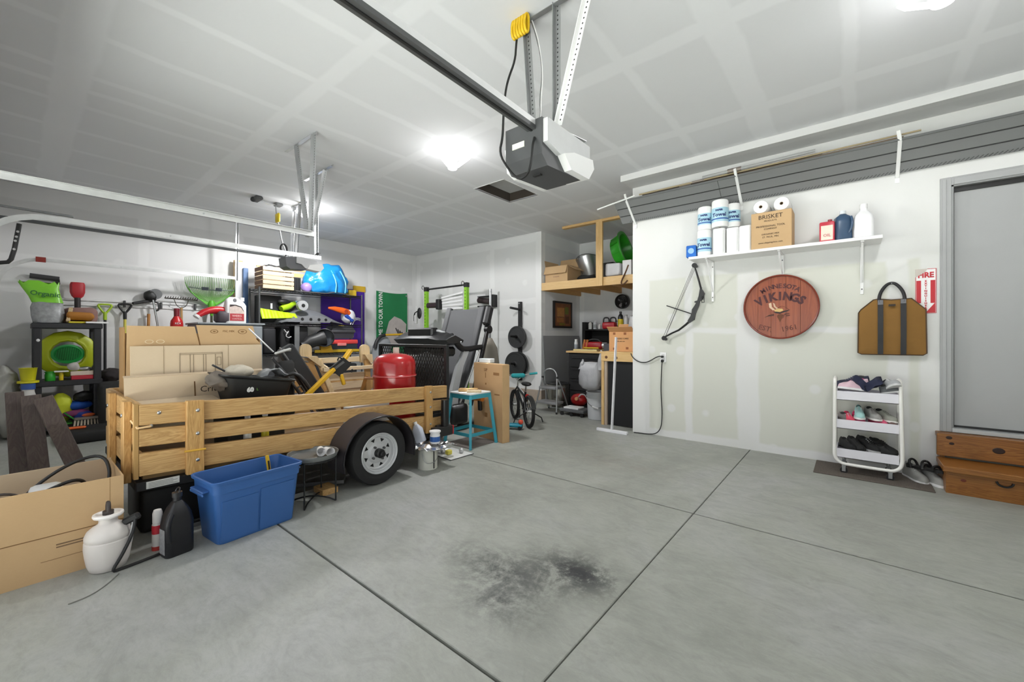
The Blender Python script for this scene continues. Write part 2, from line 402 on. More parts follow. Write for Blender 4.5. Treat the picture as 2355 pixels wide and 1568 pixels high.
obj('threshold', B().box(dx0-.0, dx1, 4.835, 4.97, dz0, dz0+.034, .004), M('bdbfc1', .4, .3), d1)

# attic access: dark framed opening with a loose lid pushed up
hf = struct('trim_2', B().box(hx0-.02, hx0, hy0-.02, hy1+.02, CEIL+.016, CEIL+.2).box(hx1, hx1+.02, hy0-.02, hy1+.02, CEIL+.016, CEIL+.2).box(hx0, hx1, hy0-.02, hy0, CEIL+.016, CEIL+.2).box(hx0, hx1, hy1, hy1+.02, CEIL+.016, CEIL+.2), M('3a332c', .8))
tb = B()
for a, b_, c, d in ((hx0-.012, hx1+.012, hy0-.012, hy0), (hx0-.012, hx1+.012, hy1, hy1+.012), (hx0-.012, hx0, hy0, hy1), (hx1, hx1+.012, hy0, hy1)): tb.box(a, b_, c, d, CEIL-.004, CEIL+.01)
obj('corner_bead', tb, M('dedede', .6), hf)
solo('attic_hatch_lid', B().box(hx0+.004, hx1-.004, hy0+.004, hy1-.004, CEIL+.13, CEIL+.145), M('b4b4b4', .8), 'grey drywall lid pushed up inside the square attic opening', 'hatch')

# wooden steps up to the door
st = thing('wooden_steps', 'stained pine two-step stair below the grey house door', 'steps')
ST = CEDAR
obj('riser', B().box(.532, 1.45, 4.74, 4.775, .222, .395, .003), ST, st)
obj('top_tread', B().box(.535, 1.45, 4.742, 4.858, .362, .398, .003), ST, st)
obj('tread', B().box(.532, 1.45, 4.44, 4.775, .163, .205, .004), ST, st)
obj('riser', B().box(.55, 1.43, 4.472, 4.505, 0, .163, .002), ST, st)
obj('side_panel', B().box(.55, .58, 4.505, 4.85, 0, .163, .002).box(.55, .58, 4.775, 4.85, .163, .36), ST, st)
obj('side_panel', B().box(1.40, 1.43, 4.505, 4.85, 0, .163, .002).box(1.40, 1.43, 4.775, 4.85, .163, .36), ST, st)
kn = M('2a140a', .5)
for x, z, r in ((.60, .37, .011), (.615, .325, .009), (.86, .31, .02)): obj('knot', B().lathe([(r*1.3, 0), (r, .0025), (.001, .003)], 14, (x, 4.741, z), Matrix.Rotation(PI/2, 3, 'X'), 1.4, 1), kn, st)
obj('knot', B().lathe([(.012, 0), (.01, .002), (.001, .003)], 14, (.64, 4.473, .11), Matrix.Rotation(PI/2, 3, 'X'), 1.4, 1), M('6e2e18', .5), st)
obj('handle_cutout', B().tube([(.80, 4.471, .14), (.81, 4.466, .118), (.84, 4.464, .108), (.87, 4.466, .118), (.88, 4.471, .14)], .007, 6, 1), BLK, st, 60, 'dark half-round pull')
# ================================================ overhead hardware
def strap(p, q, wd=.032, th=.0035, up=(0, 0, 1), hole=.0045, pitch=.026):   # perforated steel angle, holes as dark recessed discs
    b = B().bar(p, q, wd, th, up=up)
    p, q = Vector(p), Vector(q); d = (q-p); L = d.length; d.normalize()
    u = Vector(up)
    if abs(d.dot(u)) > .98: u = Vector((1, 0, 0))
    a = d.cross(u).normalized(); nrm = a.cross(d)
    h = B()
    for i in range(int(L/pitch)):
        c = p+d*(pitch*(i+.5))
        for sgn in (1, -1): 
            o = c+nrm*(th/2+.0004)*sgn
            pts = [o+(a*math.cos(t)*hole+d*math.sin(t)*hole*1.2) for t in (PI/4*k for k in range(8))]
            h.m.faces.new([h.m.verts.new(v) for v in pts])
    # second flange of the angle
    c0, c1 = p+a*wd/2+nrm*wd/2, q+a*wd/2+nrm*wd/2
    b.bar(c0, c1, th, wd, up=up)
    return b, h
HOLE = M('2e2f30', .7)
def add_strap(parent, p, q, mat=GALV, name='hanger_strap', **k):
    b, h = strap(p, q, **k); s = obj(name, b, mat, parent); obj('strap_holes', h, HOLE, s)['kind'] = 'stuff'
    return s
# --- main opener with its rail
op = thing('garage_door_opener', 'dark grey garage door opener with long rail, over the open floor', 'door opener')
body = B().prism([(1.69, 2.10), (1.69, 2.285), (2.14, 2.285), (2.14, 2.17), (2.08, 2.075), (1.74, 2.055)], lambda u, v, d: (d, u, v), -1.44, -1.20)
obj('housing', body, M('4a4b4d', .45), op)
obj('side_cover', B().prism([(1.70, 2.16), (1.70, 2.278), (2.13, 2.278), (2.13, 2.2), (1.92, 2.17), (1.82, 2.13)], lambda u, v, d: (d, u, v), -1.20, -1.172), M('c9cacb', .4), op)
obj('light_lens', B().prism([(1.83, 2.135), (1.93, 2.172), (2.135, 2.198), (2.15, 2.15), (2.09, 2.075), (1.90, 2.07)], lambda u, v, d: (d, u, v), -1.30, -1.155), M('ececec', .3, var=.02), op)
obj('light_lens', B().prism([(1.74, 2.08), (1.72, 2.2), (2.13, 2.2), (2.14, 2.16), (2.09, 2.075), (1.80, 2.06)], lambda u, v, d: (d, u, v), -1.472, -1.442), M('ececec', .3, var=.02), op)
obj('maker_label', B().box(-1.39, -1.31, 1.684, 1.69, 2.165, 2.195, .001), M('d8d8cc', .5), op)
obj('bottom_slot', B().box(-1.34, -1.29, 1.80, 1.82, 2.049, 2.054), BLK, op)
rail = B().bar((-1.265, 1.72, 2.27), (-1.235, -.2, 2.30), .045, .034)
ra = obj('rail', rail, M('dededf', .35, .4), op)
obj('rail_channel', B().bar((-1.265, 1.70, 2.244), (-1.235, -.2, 2.274), .052, .02), M('5c5d5e', .4, .5), op)
obj('drive_belt', B().bar((-1.265, 1.70, 2.232), (-1.235, -.2, 2.262), .012, .004), BLK, op)
hg = []
add_strap(op, (-1.50, 1.95, 3.055), (-1.05, 1.95, 3.055), M('8c8d8e', .45, .5), 'ceiling_angle', up=(0, -1, 0))
add_strap(op, (-1.49, 1.95, 3.05), (-1.43, 1.95, 2.26), M('9c9d9e', .45, .5), up=(0, -1, 0))
add_strap(op, (-1.275, 1.95, 3.05), (-1.275, 1.95, 2.28), M('9c9d9e', .45, .5), up=(0, -1, 0))
add_strap(op, (-1.06, 1.95, 3.05), (-1.262, 1.945, 2.36), WHTP, 'brace_strap', up=(0, -1, 0))
obj('top_bracket', B().bar((-1.25, 1.75, 2.302), (-1.19, 2.10, 2.302), .03, .004), GALV, op)
cord = [(-1.545, 1.93, 3.05), (-1.558, 1.925, 2.93), (-1.561, 1.92, 2.84), (-1.60, 1.90, 2.73), (-1.595, 1.87, 2.64), (-1.56, 1.82, 2.54), (-1.50, 1.74, 2.40), (-1.435, 1.66, 2.24), (-1.443, 1.64, 2.15), (-1.38, 1.64, 2.05), (-1.31, 1.64, 1.975), (-1.255, 1.645, 1.99), (-1.237, 1.65, 2.05), (-1.237, 1.66, 2.14), (-1.243, 1.685, 2.19)]
obj('power_cord', B().tube(cord, .0065, 6, 2), BLK, op, 60, 'black cord looping below the opener')
wp = [(-1.46, 1.94, 3.05), (-1.42, 1.94, 2.93), (-1.385, 1.94, 2.80), (-1.375, 1.94, 2.68), (-1.395, 1.94, 2.55), (-1.37, 1.92, 2.45), (-1.35, 1.86, 2.36), (-1.35, 1.80, 2.285)]
obj('wire', B().tube(wp, .004, 5, 2), M('6c6d6e', .5), op, 60); obj('wire', B().tube([(x+.006+.006*math.sin(i*2.1), y, z) for i, (x, y, z) in enumerate(wp)], .0035, 5, 2), M('d8d8d8', .5), op, 60)
ye = thing('cord_bundle', 'yellow extension cord wound in a bundle against the ceiling', 'cord')
for k in range(6): obj('cord_loop', B().tube([(-1.56+.019*k, 1.895, 3.06), (-1.562+.019*k, 1.89, 3.0), (-1.556+.019*k, 1.89, 2.955), (-1.55+.019*k, 1.912, 2.95), (-1.55+.019*k, 1.915, 3.06)], .0085, 6, 2, True), M('e0b81e', .45), ye, 60)

# --- the three horizontal door tracks
def track(name, label, X, y1, z=2.1, y0=.22, curve=True, r=.35, w=.043, z_end=None):
    t = thing(name, label, 'door track')
    prof = [(-.5, .5), (.5, .5), (.5, -.5), (.3, -.5), (.3, -.42), (.42, -.42), (.42, .42), (-.5, .42)]
    P = []
    if curve:
        P += [(X, y0-r, .6), (X, y0-r, z-r)]
        for i in range(1, 9): a = PI/2*i/8; P.append((X, y0-r*math.cos(a), z-r+r*math.sin(a)))
        P.append((X, y1, z))
    else: P = [(X, -.2, z), (X, y1, z_end or z)]
    b = B(); rings = []
    for i, p in enumerate(P):
        p = Vector(p); d = Vector(P[min(i+1, len(P)-1)])-Vector(P[max(i-1, 0)]); d.normalize(); up = Vector((1, 0, 0)).cross(d)
        rings.append([p+Vector((u*.027, 0, 0))+up*(v*w) for u, v in prof])
    b.ring_loft(rings); obj('rail', b, GALV, t, 40)
    obj('rivet', B().cyl((X-.018, .9, z), (X+.02, .9, z), .006), STEEL, t)
    return t
t1 = track('door_track', 'galvanised door track of the wide door, highest and nearest of the three tracks', -3.74, 1.72, 2.095, curve=False)
obj('reinforcing_angle', B().box(-3.735, -3.70, -.2, 1.70, 2.112, 2.115), GALV, t1)
t2 = track('door_track', 'curved galvanised track of the small door, middle of the three tracks', -4.76, 2.27, 2.085, .16, True, .35)
obj('upper_rail', B().box(-4.80, -4.78, -.2, .30, 2.125, 2.14), M('77787a', .5, .5), t2)
t3 = track('door_track', 'curved galvanised track of the small door, lowest and farthest of the three tracks', -7.47, 2.235, 2.09, .22, True, .35)
obj('track_bolt', B().box(-7.45, -7.435, .16, .24, 2.06, 2.12), M('8c2c22', .6), t3, None, 'red primed splice bolts')
m_ang = M('c2c3c5', .38, .7)
add_strap(t1, (-4.42, 1.77, 3.06), (-3.80, 1.775, 3.06), m_ang, 'ceiling_angle', up=(0, -1, 0))
add_strap(t1, (-4.19, 1.77, 3.05), (-3.78, 1.70, 2.08), m_ang, up=(0, -1, 0)); add_strap(t1, (-3.83, 1.775, 3.05), (-3.75, 1.71, 2.08), m_ang, up=(0, -1, 0))
add_strap(t2, (-5.06, 2.24, 3.06), (-4.40, 2.235, 3.06), m_ang, 'ceiling_angle', up=(0, -1, 0))
add_strap(t2, (-4.78, 2.24, 3.05), (-4.77, 2.24, 2.07), m_ang, up=(0, -1, 0)); add_strap(t2, (-4.54, 2.23, 3.05), (-4.76, 2.2, 2.45), m_ang, 'brace_strap', up=(0, -1, 0))
obj('end_bolt', B().cyl((-4.78, 2.235, 2.13), (-4.72, 2.235, 2.13), .012), M('3c3d3e', .5), t2)
add_strap(t3, (-7.40, 2.235, 3.06), (-7.44, 2.235, 2.05), m_ang, up=(0, -1, 0)); obj('ceiling_angle', B().box(-7.48, -7.38, 2.2, 2.27, 3.05, 3.07), m_ang, t3)

# --- small opener for the single door
o2 = thing('garage_door_opener', 'smaller grey garage door opener hanging beyond the middle track', 'door opener')
OX = -6.12
obj('housing', B().prism([(2.40, 2.06), (2.38, 2.19), (2.62, 2.215), (2.86, 2.19), (2.86, 2.12), (2.74, 2.05), (2.46, 2.03)], lambda u, v, d: (d, 2.38+(u-2.38)*.86, v+.085), OX-.13, OX+.1), M('55565a', .45), o2)
obj('side_cover', B().prism([(2.54, 2.12), (2.54, 2.21), (2.86, 2.19), (2.90, 2.12), (2.82, 2.055), (2.68, 2.06), (2.62, 2.11)], lambda u, v, d: (d, 2.38+(u-2.38)*.86, v+.085), OX+.1, OX+.13), M('b9babc', .45), o2)
obj('light_lens', B().prism([(2.70, 2.05), (2.74, 2.11), (2.95, 2.15), (2.98, 2.09), (2.92, 2.03)], lambda u, v, d: (d, 2.38+(u-2.38)*.86, v+.085), OX+.0, OX+.15), M('ececec', .3, var=.02), o2)
obj('rail', B().bar((OX, 2.42, 2.285), (OX, -.2, 2.29), .03, .03), M('505254', .45, .4), o2)
obj('door_arm', B().tube([(OX, .03, 2.25), (OX, -.01, 1.92), (OX, -.05, 1.86), (OX, -.3, 1.85)], .018, 6, 1), BLK, o2, 60, 'black curved door arm with bolts')
for y, z in ((.02, 2.17), (.005, 2.08), (-.002, 2.0), (.012, 2.12)): obj('arm_bolt', B().cyl((OX+.015, y, z), (OX+.03, y, z), .010, .010, 8), LGR, o2)
for x in (OX-.1, OX+.08): add_strap(o2, (x, 2.60, 3.055), (x, 2.55, 2.28), m_ang, up=(0, -1, 0))
obj('ceiling_angle', B().box(OX-.2, OX+.2, 2.58, 2.63, 3.045, 3.07), m_ang, o2)
for dx in (.0, .03): obj('cord_loop', B().tube([(OX+.1+dx, 2.36, 2.30), (OX+.1+dx, 2.30, 2.37), (OX+.1+dx, 2.34, 2.46), (OX+.1+dx, 2.40, 2.40), (OX+.1+dx, 2.38, 2.28)], .006, 5, 2), BLK, o2, 60)
solo('cord_bundle', B().box(-6.27, -6.16, 2.34, 2.37, 2.78, 2.90, .01).crumple(.006, 30), M('e6c81c', .4), 'small yellow cord bundle below the far ceiling receptacle', 'cord', 50)
obj('power_cord', B().tube([(-6.3, 2.36, 3.05), (-6.27, 2.36, 2.88), (-6.22, 2.38, 2.7), (-6.19, 2.4, 2.5), (-6.14, 2.44, 2.35), (-6.08, 2.5, 2.22)], .008, 5, 2), M('9a9b9c', .5), o2, 60)
rc = thing('ceiling_receptacle', 'grey ceiling box with a flex cover above the left tracks', 'outlet')
obj('box', B().cbox((-6.24, 2.1, 3.045), (.2, .1, .05), .015), M('4a4b4c', .6), rc); obj('knob', B().ball((-6.24, 2.06, 3.03), .035), M('3a3b3c', .6), rc, 60)
rc = thing('ceiling_receptacle', 'small grey ceiling receptacle with a white cable beside the far opener', 'outlet')
obj('box', B().cbox((-6.31, 2.40, 3.05), (.12, .09, .04), .01), M('7c7d7e', .6), rc); obj('cable', B().tube([(-6.25, 2.15, 3.05), (-6.27, 2.25, 3.01), (-6.3, 2.36, 3.04)], .006, 5, 1), LGR, rc, 60)

# --- ceiling lamps: porcelain socket with a three-wing LED lamp
m_led = M('ffffff', .4, var=0, emit=4)
for i, (x, y) in enumerate(LAMPS):
    t = thing('ceiling_lamp', ['lit three-wing LED lamp in a white ceiling socket, nearest the attic opening', 'lit LED lamp in a ceiling socket behind the far door opener', 'lit LED lamp above the right edge of the picture'][i], 'lamp', (x, y, CEIL), group=None)
    obj('socket', B().lathe([(.06, 0), (.062, -.02), (.05, -.035), (.028, -.04), (.026, -.075), (.001, -.076)], 20), M('d9d9d9', .5), t, 50)
    obj('lamp_hub', B().lathe([(.028, -.076), (.042, -.10), (.055, -.15), (.045, -.19), (.001, -.20)], 16), m_led, t, 60)
    for k in range(3):
        a = 2*PI*k/3+.5; c, s_ = math.cos(a), math.sin(a); R = Matrix.Rotation(a, 3, 'Z')
        b = B().cbox((.11, 0, -.125), (.16, .075, .014), .006, Matrix.Rotation(math.radians(-32), 3, 'Y'))
        b.xf(R.to_4x4()); obj('lamp_wing', b, m_led, t)
# ================================================ house wall: things stored above, on and along it
m_soff = M('868788', .5, .1, .04, 3)
pn = thing('soffit_panels', 'long grey soffit panels stored on sloping white brackets below the ceiling', 'siding panel')
def slope(u, v): return (u, 4.83-.245*v, 2.575+.20*v)              # u along wall, v 0..1 outward
for k, (v0, v1) in enumerate(((0, .325), (.35, .66), (.685, 1.0))):
    for x0, x1 in ((-2.2, -1.06), (-1.056, 1.7)):
        if True:
            b = B(); p = [slope(x0, v0), slope(x1, v0), slope(x1, v1), slope(x0, v1)]
            n_ = Vector((0, .20, .245)).normalized()*.012
            lo = [b.m.verts.new(q) for q in p]; hi = [b.m.verts.new(Vector(q)+n_) for q in p]
            b.m.faces.new(lo[::-1]); b.m.faces.new(hi)
            for i in range(4): b.m.faces.new((lo[i], lo[(i+1) % 4], hi[(i+1) % 4], hi[i]))
            obj('panel', b, m_soff, pn)
obj('shadow_strip', B().bar(slope(-2.19, .337), slope(1.7, .337), .004, .012).bar(slope(-2.19, .672), slope(1.7, .672), .004, .012), M('2c2c2d', .7), pn)['kind'] = 'stuff'
obj('panel_edge', B().bar(slope(-2.2, 1.01), slope(1.7, 1.01), .012, .018), M('6a6b6c', .5), pn)
vent = B()
for i in range(150):
    x = -2.1+i*.025; vent.bar(slope(x, .03), slope(x+.02, .10), .003, .003)
vo = obj('vent_slots', vent, M('4a4b4c', .6), pn); vo.location.z = -.003; vo['kind'] = 'stuff'
for i, (x, lab) in enumerate(((-2.04, 'white storage bracket at the left end of the grey panels'), (-.885, 'white storage bracket holding the grey panels above the paper rolls'), (.305, 'white storage bracket holding the grey panels near the door'))):
    t = thing('storage_bracket', lab, 'bracket')
    obj('arm', B().bar((x, 4.852, 2.545), (x, 4.585, 2.765), .026, .012, .002), WHTP, t)
    obj('lip', B().bar((x, 4.585, 2.765), (x-.01, 4.56, 2.845), .026, .012, .002).bar((x-.005, 4.60, 2.79), (x+.02, 4.66, 2.765), .02, .008), WHTP, t)
    obj('wall_plate', B().box(x-.014, x+.014, 4.852, 4.86, 2.50, 2.60), WHTP, t)
pole_pts = [((-1.89, 4.60, 2.79), (.43, 4.61, 2.80), .010, 'a89878', 'pale bamboo pole lying on the panels, uppermost'), ((-1.86, 4.62, 2.785), (-.2, 4.62, 2.80), .013, '4a4038', 'dark rod lying on the panels beside the bamboo pole'), ((-1.2, 4.585, 2.812), (-.25, 4.59, 2.825), .017, 'a8a8a8', 'short grey tube lying in front of the rods'), ((-1.75, 4.645, 2.785), (.33, 4.645, 2.79), .009, '7c6a54', 'thin brown rod lying at the back of the rods')]
for p, q, r, c, l in pole_pts:
    p = (p[0], p[1], p[2]+.024); q = (q[0], q[1], q[2]+.024)
    t = thing('fishing_rod', l, 'rod'); obj('shaft', B().cyl(p, q, r, r*.8, 8), M(c, .45), t, 50)
    q0 = Vector(p).lerp(Vector(q), .25); obj('ferrule', B().cyl(q0, q0+(Vector(q)-Vector(p)).normalized()*.12, r*1.35, seg=8), M('8a8078', .4, .4), t, 50)
solo('plastic_channel', B().cyl((-2.41, 4.565, 2.735), (-1.93, 4.565, 2.80), .009, seg=6), WHTP, 'thin white plastic strip sticking out past the left bracket', 'strip', 50)

# shelf with three brackets
ZS = 2.018
sh = thing('wall_shelf', 'long white wall shelf carrying paper towels and jugs', 'shelf')
obj('board', B().box(-1.335, .20, 4.56, 4.855, ZS-.028, ZS, .002), WHTP, sh)
for x in (-1.165, -.527, .073):
    k = obj('bracket', B().box(x-.012, x+.012, 4.845, 4.857, 1.555, ZS-.04, .002).box(x-.012, x+.012, 4.58, 4.85, ZS-.04, ZS-.028, .002), WHTP, sh)
    obj('brace', B().tube([(x, 4.60, ZS-.045), (x, 4.66, ZS-.10), (x, 4.838, 1.66 if abs(x+.5) > .2 else 1.80)], .008, 6, 1), WHTP, k, 60)
    for zz in (1.6, 1.93): obj('screw', B().cyl((x, 4.845, zz), (x, 4.841, zz), .006, seg=8), M('5a5a5a', .4), k)
# paper towels
m_pap = M('eeeeee', .9, var=.02, scale=30, bump=.05); m_wrap = M('a8cfe0', .35, var=.05); m_core = M('9a8468', .9)
def towel(loc, label, h=.28, r=.07, wrapped=True, R=None, grp='paper towel rolls on the wall shelf'):
    t = thing('paper_towel_roll', label, 'paper towel', loc, 0, grp)
    T = R if R else Matrix.Identity(4)
    b = B().lathe([(.015, .0), (r-.006, .0), (r, .012), (r, h-.012), (r-.006, h), (.015, h)], 28, cap=False); obj('roll', b.xf(T), m_pap, t, 50)
    obj('core', B().lathe([(.0155, .002), (.0155, h-.002), (.012, h-.002), (.012, .002), (.0155, .002)], 16, cap=False).xf(T), m_core, t, 50)
    if wrapped:
        obj('printed_wrap', B().lathe([(r+.0008, .05), (r+.0015, .055), (r+.0015, h*.68), (r+.0008, h*.70)], 28, cap=False).xf(T), m_wrap, t, 50)
        for s_, sz, zz in (('Towel', .052, h*.43), ('PAPER', .024, h*.60)):
            o_ = text(s_, sz, facing((0, 0, zz)), INKB, t, 'lettering', .0004, bold=.0016)
            for v in o_.data.vertices: a_ = v.co.x/r+.1; k_ = r+.0028-v.co.y; v.co = (k_*math.sin(a_), -k_*math.cos(a_), v.co.z)
        obj('print_band', B().lathe([(r+.0018, h*.26), (r+.0025, h*.27), (r+.0025, h*.30), (r+.0018, h*.31)], 28, cap=False).xf(T), M('3a62a8', .5), t, 50)
    return t
towel((-1.205, 4.67, ZS), 'wrapped paper towel roll on the shelf beside the small blue pack, lower row')
towel((-1.20, 4.675, ZS+.283), 'wrapped paper towel roll in the upper row, leftmost', .24)
towel((-1.05, 4.66, ZS+.285), 'wrapped paper towel roll in the upper row, in front of the white bracket', .275, .078)
towel((-.945, 4.74, ZS+.283), 'wrapped paper towel roll in the upper row, at the back right', .24, .066)
for i, (x, l) in enumerate(((-1.052, 'white paper towel pack under the rolls, first right of the printed roll'), (-.925, 'white paper towel pack under the rolls, in the middle'), (-.812, 'white paper towel pack standing against the brown box'))):
    t = thing('paper_towel_pack', l, 'paper towel', (x, 4.67, ZS), 0, 'white packs on the wall shelf')
    h = .255+.012*(i == 0); b = B(); b.ring_loft([[(u, v, z) for u, v in rrect(-.057*s_, .057*s_, -.07*s_, .07*s_, .028, 3)] for z, s_ in ((0, .95), (.01, 1), (h-.01, 1), (h, .95))])
    obj('pack', b, m_pap, t, 50); obj('seam', B().box(.045, .0475, -.071, -.0695, .02, h-.02), M('bdbdbd', .8), t)
t = thing('sponge_pack', 'small bright blue pack at the left end of the shelf', 'pack', (-1.325, 4.65, ZS), .1)
obj('pack', B().box(-.05, .05, -.05, .05, 0, .13, .008), M('2a6ec8', .3, var=.25, scale=25), t, 40)
obj('print_patch', B().cyl((.0, -.0505, .07), (.0, -.053, .07), .03, seg=18), M('9ac4ee', .4), t)
# brown box with print and two rolls on top
t = thing('cardboard_box', 'sealed brown box with printing on the wall shelf', 'box', (-.59, 4.70, ZS), 0)
obj('box_body', B().box(-.165, .165, -.115, .13, 0, .35, .004), CB, t)
obj('tape', B().box(-.02, .02, -.1155, .1305, .3, .3515, .0005) if False else B().box(-.164, .164, -.02, .02, .350, .3512), M('b49466', .4), t)
for s_, z, sz, sk in (('BRISKET', .30, .055, 1), ('PRODUCTS', .262, .02, 1), ('PROFESSIONAL TOOL', .212, .024, 1), ('COMPANY', .185, .022, 1), ('ORGANIC MIX', .135, .022, 1), ('ST. PAUL, MN', .108, .022, 1), ('www.shipping-box.com', .055, .021, 1)): text(s_, sz, facing((-.005, -.1165, z)), INK, t)
for x, l in ((-.68, 'white paper roll lying end-on on the brown box, left'), (-.51, 'white paper roll lying end-on on the brown box, right')):
    tt = towel((x, 4.62, ZS+.351+.066), l, .24, .066, False, Matrix.Rotation(-PI/2, 4, 'X'), 'paper rolls lying on the brown box')
# can, blue jug, white jug
t = thing('oil_can', 'rectangular red and cream can on the shelf beside the blue jug', 'can', (-.168, 4.66, ZS))
obj('body', B().box(-.055, .055, -.04, .04, 0, .185, .012, 2), M('c43a4a', .3), t, 40)
obj('front_label', B().box(-.043, .043, -.0415, -.038, .02, .15, .002), M('f0d8c8', .4, var=.06, scale=30), t); text('OIL', .035, facing((0, -.043, .06)), M('b0303c', .5), t)
obj('cap', B().cyl((.02, 0, .185), (.02, 0, .205), .016), M('8a2a34', .4), t, 40)
t = thing('plastic_jug', 'dark blue plastic jug with a pale cap on the shelf', 'jug', (-.06, 4.70, ZS), .3)
m_jb = M('3a526e', .3)
b = B(); b.ring_loft([[(u, v, z) for u, v in rrect(-.062*s_, .062*s_, -.05*s_, .05*s_, .025*s_, 4)] for z, s_ in ((0, .96), (.01, 1), (.17, 1), (.215, .9), (.235, .5), (.245, .35))]); obj('body', b, m_jb, t, 50)
obj('handle', B().tube([(.045, -.052, .21), (.05, -.068, .17), (.045, -.068, .11), (.03, -.052, .07)], .010, 8, 2), m_jb, t, 60); obj('cap', B().cyl((0, 0, .245), (0, 0, .275), .024), M('d8dce0', .4), t, 40)
t = thing('plastic_jug', 'white plastic jug with narrow neck at the right end of the shelf', 'jug', (.082, 4.70, ZS))
b = B(); b.ring_loft([[(u, v, z) for u, v in rrect(-.068*s_, .068*s_, -.06*s_, .06*s_, .03*s_, 4)] for z, s_ in ((0, .96), (.01, 1), (.16, 1), (.20, .9), (.235, .55), (.25, .36), (.27, .34))]); obj('body', b, M('e8e8ea', .4, var=.02), t, 50)
obj('cap', B().cyl((0, 0, .27), (0, 0, .305), .027), WHTP, t, 40)

# compound bow
bw = thing('compound_bow', 'black compound bow hung at a slant on the wall under the shelf', 'bow')
y0 = 4.815
obj('limb', B().tube([(-1.345, y0, 1.955), (-1.325, y0, 1.89), (-1.298, y0, 1.79), (-1.278, y0, 1.705), (-1.272, y0, 1.66)], [.009, .010, .011, .012, .013], 6), BLK, bw, 60)
obj('limb', B().tube([(-1.39, y0, 1.35), (-1.44, y0, 1.305), (-1.515, y0, 1.247), (-1.59, y0, 1.213), (-1.68, y0, 1.165)], [.013, .012, .011, .010, .009], 6), BLK, bw, 60)
riser = [(-1.285, 1.70), (-1.262, 1.69), (-1.238, 1.645), (-1.256, 1.59), (-1.288, 1.56), (-1.302, 1.505), (-1.322, 1.455), (-1.335, 1.415), (-1.345, 1.36), (-1.40, 1.325), (-1.415, 1.35), (-1.385, 1.40), (-1.372, 1.44), (-1.368, 1.475), (-1.342, 1.515), (-1.325, 1.545), (-1.345, 1.555), (-1.338, 1.565), (-1.312, 1.572), (-1.298, 1.62)]
obj('riser', B().prism(riser, XZ, y0-.016, y0+.016), M('242425', .4), bw)
obj('sight_window', B().frame(-1.265, -1.235, 1.545, 1.62, .006, XZ, y0-.03, y0-.022).bar((-1.25, y0-.026, 1.58), (-1.27, y0, 1.59), .008, .008), BLK, bw)
obj('cable_guard', B().cyl((-1.37, y0-.01, 1.425), (-1.645, y0-.02, 1.53), .006, seg=7), BLK, bw, 60)
for p in ((-1.345, 1.965), (-1.68, 1.155)):
    obj('cam_wheel', B().cyl((p[0], y0-.012, p[1]), (p[0], y0+.012, p[1]), .026, seg=18).cyl((p[0]+.018, y0-.014, p[1]-.012), (p[0]+.018, y0+.014, p[1]-.012), .016, seg=14), BLK, bw, 40)
for a, c in (((-1.362, 1.95), (-1.69, 1.17)), ((-1.352, 1.94), (-1.668, 1.17)), ((-1.335, 1.94), (-1.662, 1.18))): obj('bowstring', B().cyl((a[0], y0, a[1]), (c[0], y0, c[1]), .0025, seg=5), M('6a6a68', .6), bw)
obj('wall_nail', B().cyl((-1.272, y0, 1.712), (-1.272, 4.86, 1.712), .003, seg=6).cyl((-1.39, y0, 1.385), (-1.39, 4.86, 1.385), .003, seg=6), STEEL, bw)

# outlet with two cords
t = thing('wall_outlet', 'white wall outlet with two black plugs', 'outlet', (-1.706, 4.86, .87))
obj('cover_plate', B().box(-.037, .037, -.007, 0, 0, .118, .003), WHTP, t); obj('receptacle', B().box(-.017, .017, -.010, -.007, .068, .10, .002).box(-.017, .017, -.010, -.007, .018, .05, .002), M('d8d8d8', .4), t)
solo('extension_cord', B().tube([(-1.712, 4.835, .938), (-1.735, 4.835, .943), (-1.78, 4.835, .93), (-1.84, 4.835, .89), (-1.90, 4.84, .862), (-1.97, 4.845, .858), (-2.04, 4.845, .885), (-2.085, 4.845, .93), (-2.10, 4.85, .965)], .006, 6, 2).cbox((-1.709, 4.835, .938), (.03, .03, .025), .006), M('1e1e1e', .5), 'black cord drooping from the outlet to the workbench corner', 'cord', 50)
solo('extension_cord', B().tube([(-1.708, 4.832, .89), (-1.713, 4.835, .85), (-1.722, 4.84, .7), (-1.728, 4.845, .55), (-1.722, 4.845, .42), (-1.713, 4.845, .3), (-1.718, 4.845, .15), (-1.74, 4.84, .07), (-1.79, 4.83, .02), (-1.88, 4.82, .008), (-1.96, 4.815, .008), (-2.04, 4.80, .008)], .006, 6, 2).cbox((-1.708, 4.834, .888), (.028, .034, .03), .006), M('1e1e1e', .5), 'black cord running from the outlet down to the floor', 'cord', 50)

# carved barrel head
bh = thing('barrel_head', 'round reddish barrel head carved with VIKINGS hung below the shelf', 'wall plaque', (-.543, 4.838, 1.150))
R = .317; Rz = Matrix.Translation((0, 0, R)) @ Matrix.Rotation(PI/2, 4, 'X')
xs = [-.31, -.19, -.075, .05, .165, .31]
for a, c in zip(xs, xs[1:]):                                        # five staves
    a_, c_ = a+.0012, c-.0012; ra = R-.008
    poly = []
    n_ = 8
    for i in range(n_+1): x = a_+(c_-a_)*i/n_; poly.append((x, math.sqrt(max(ra*ra-x*x, 1e-5))))
    for i in range(n_+1): x = c_-(c_-a_)*i/n_; poly.append((x, -math.sqrt(max(ra*ra-x*x, 1e-5))))
    obj('stave', B().prism(poly, lambda u, v, d: (u, d, v+R), -.026, -.006), BARREL, bh)
obj('back_disc', B().cyl((0, -.004, R), (0, -.008, R), R-.012, seg=48), M('2e120a', .6), bh, 40)
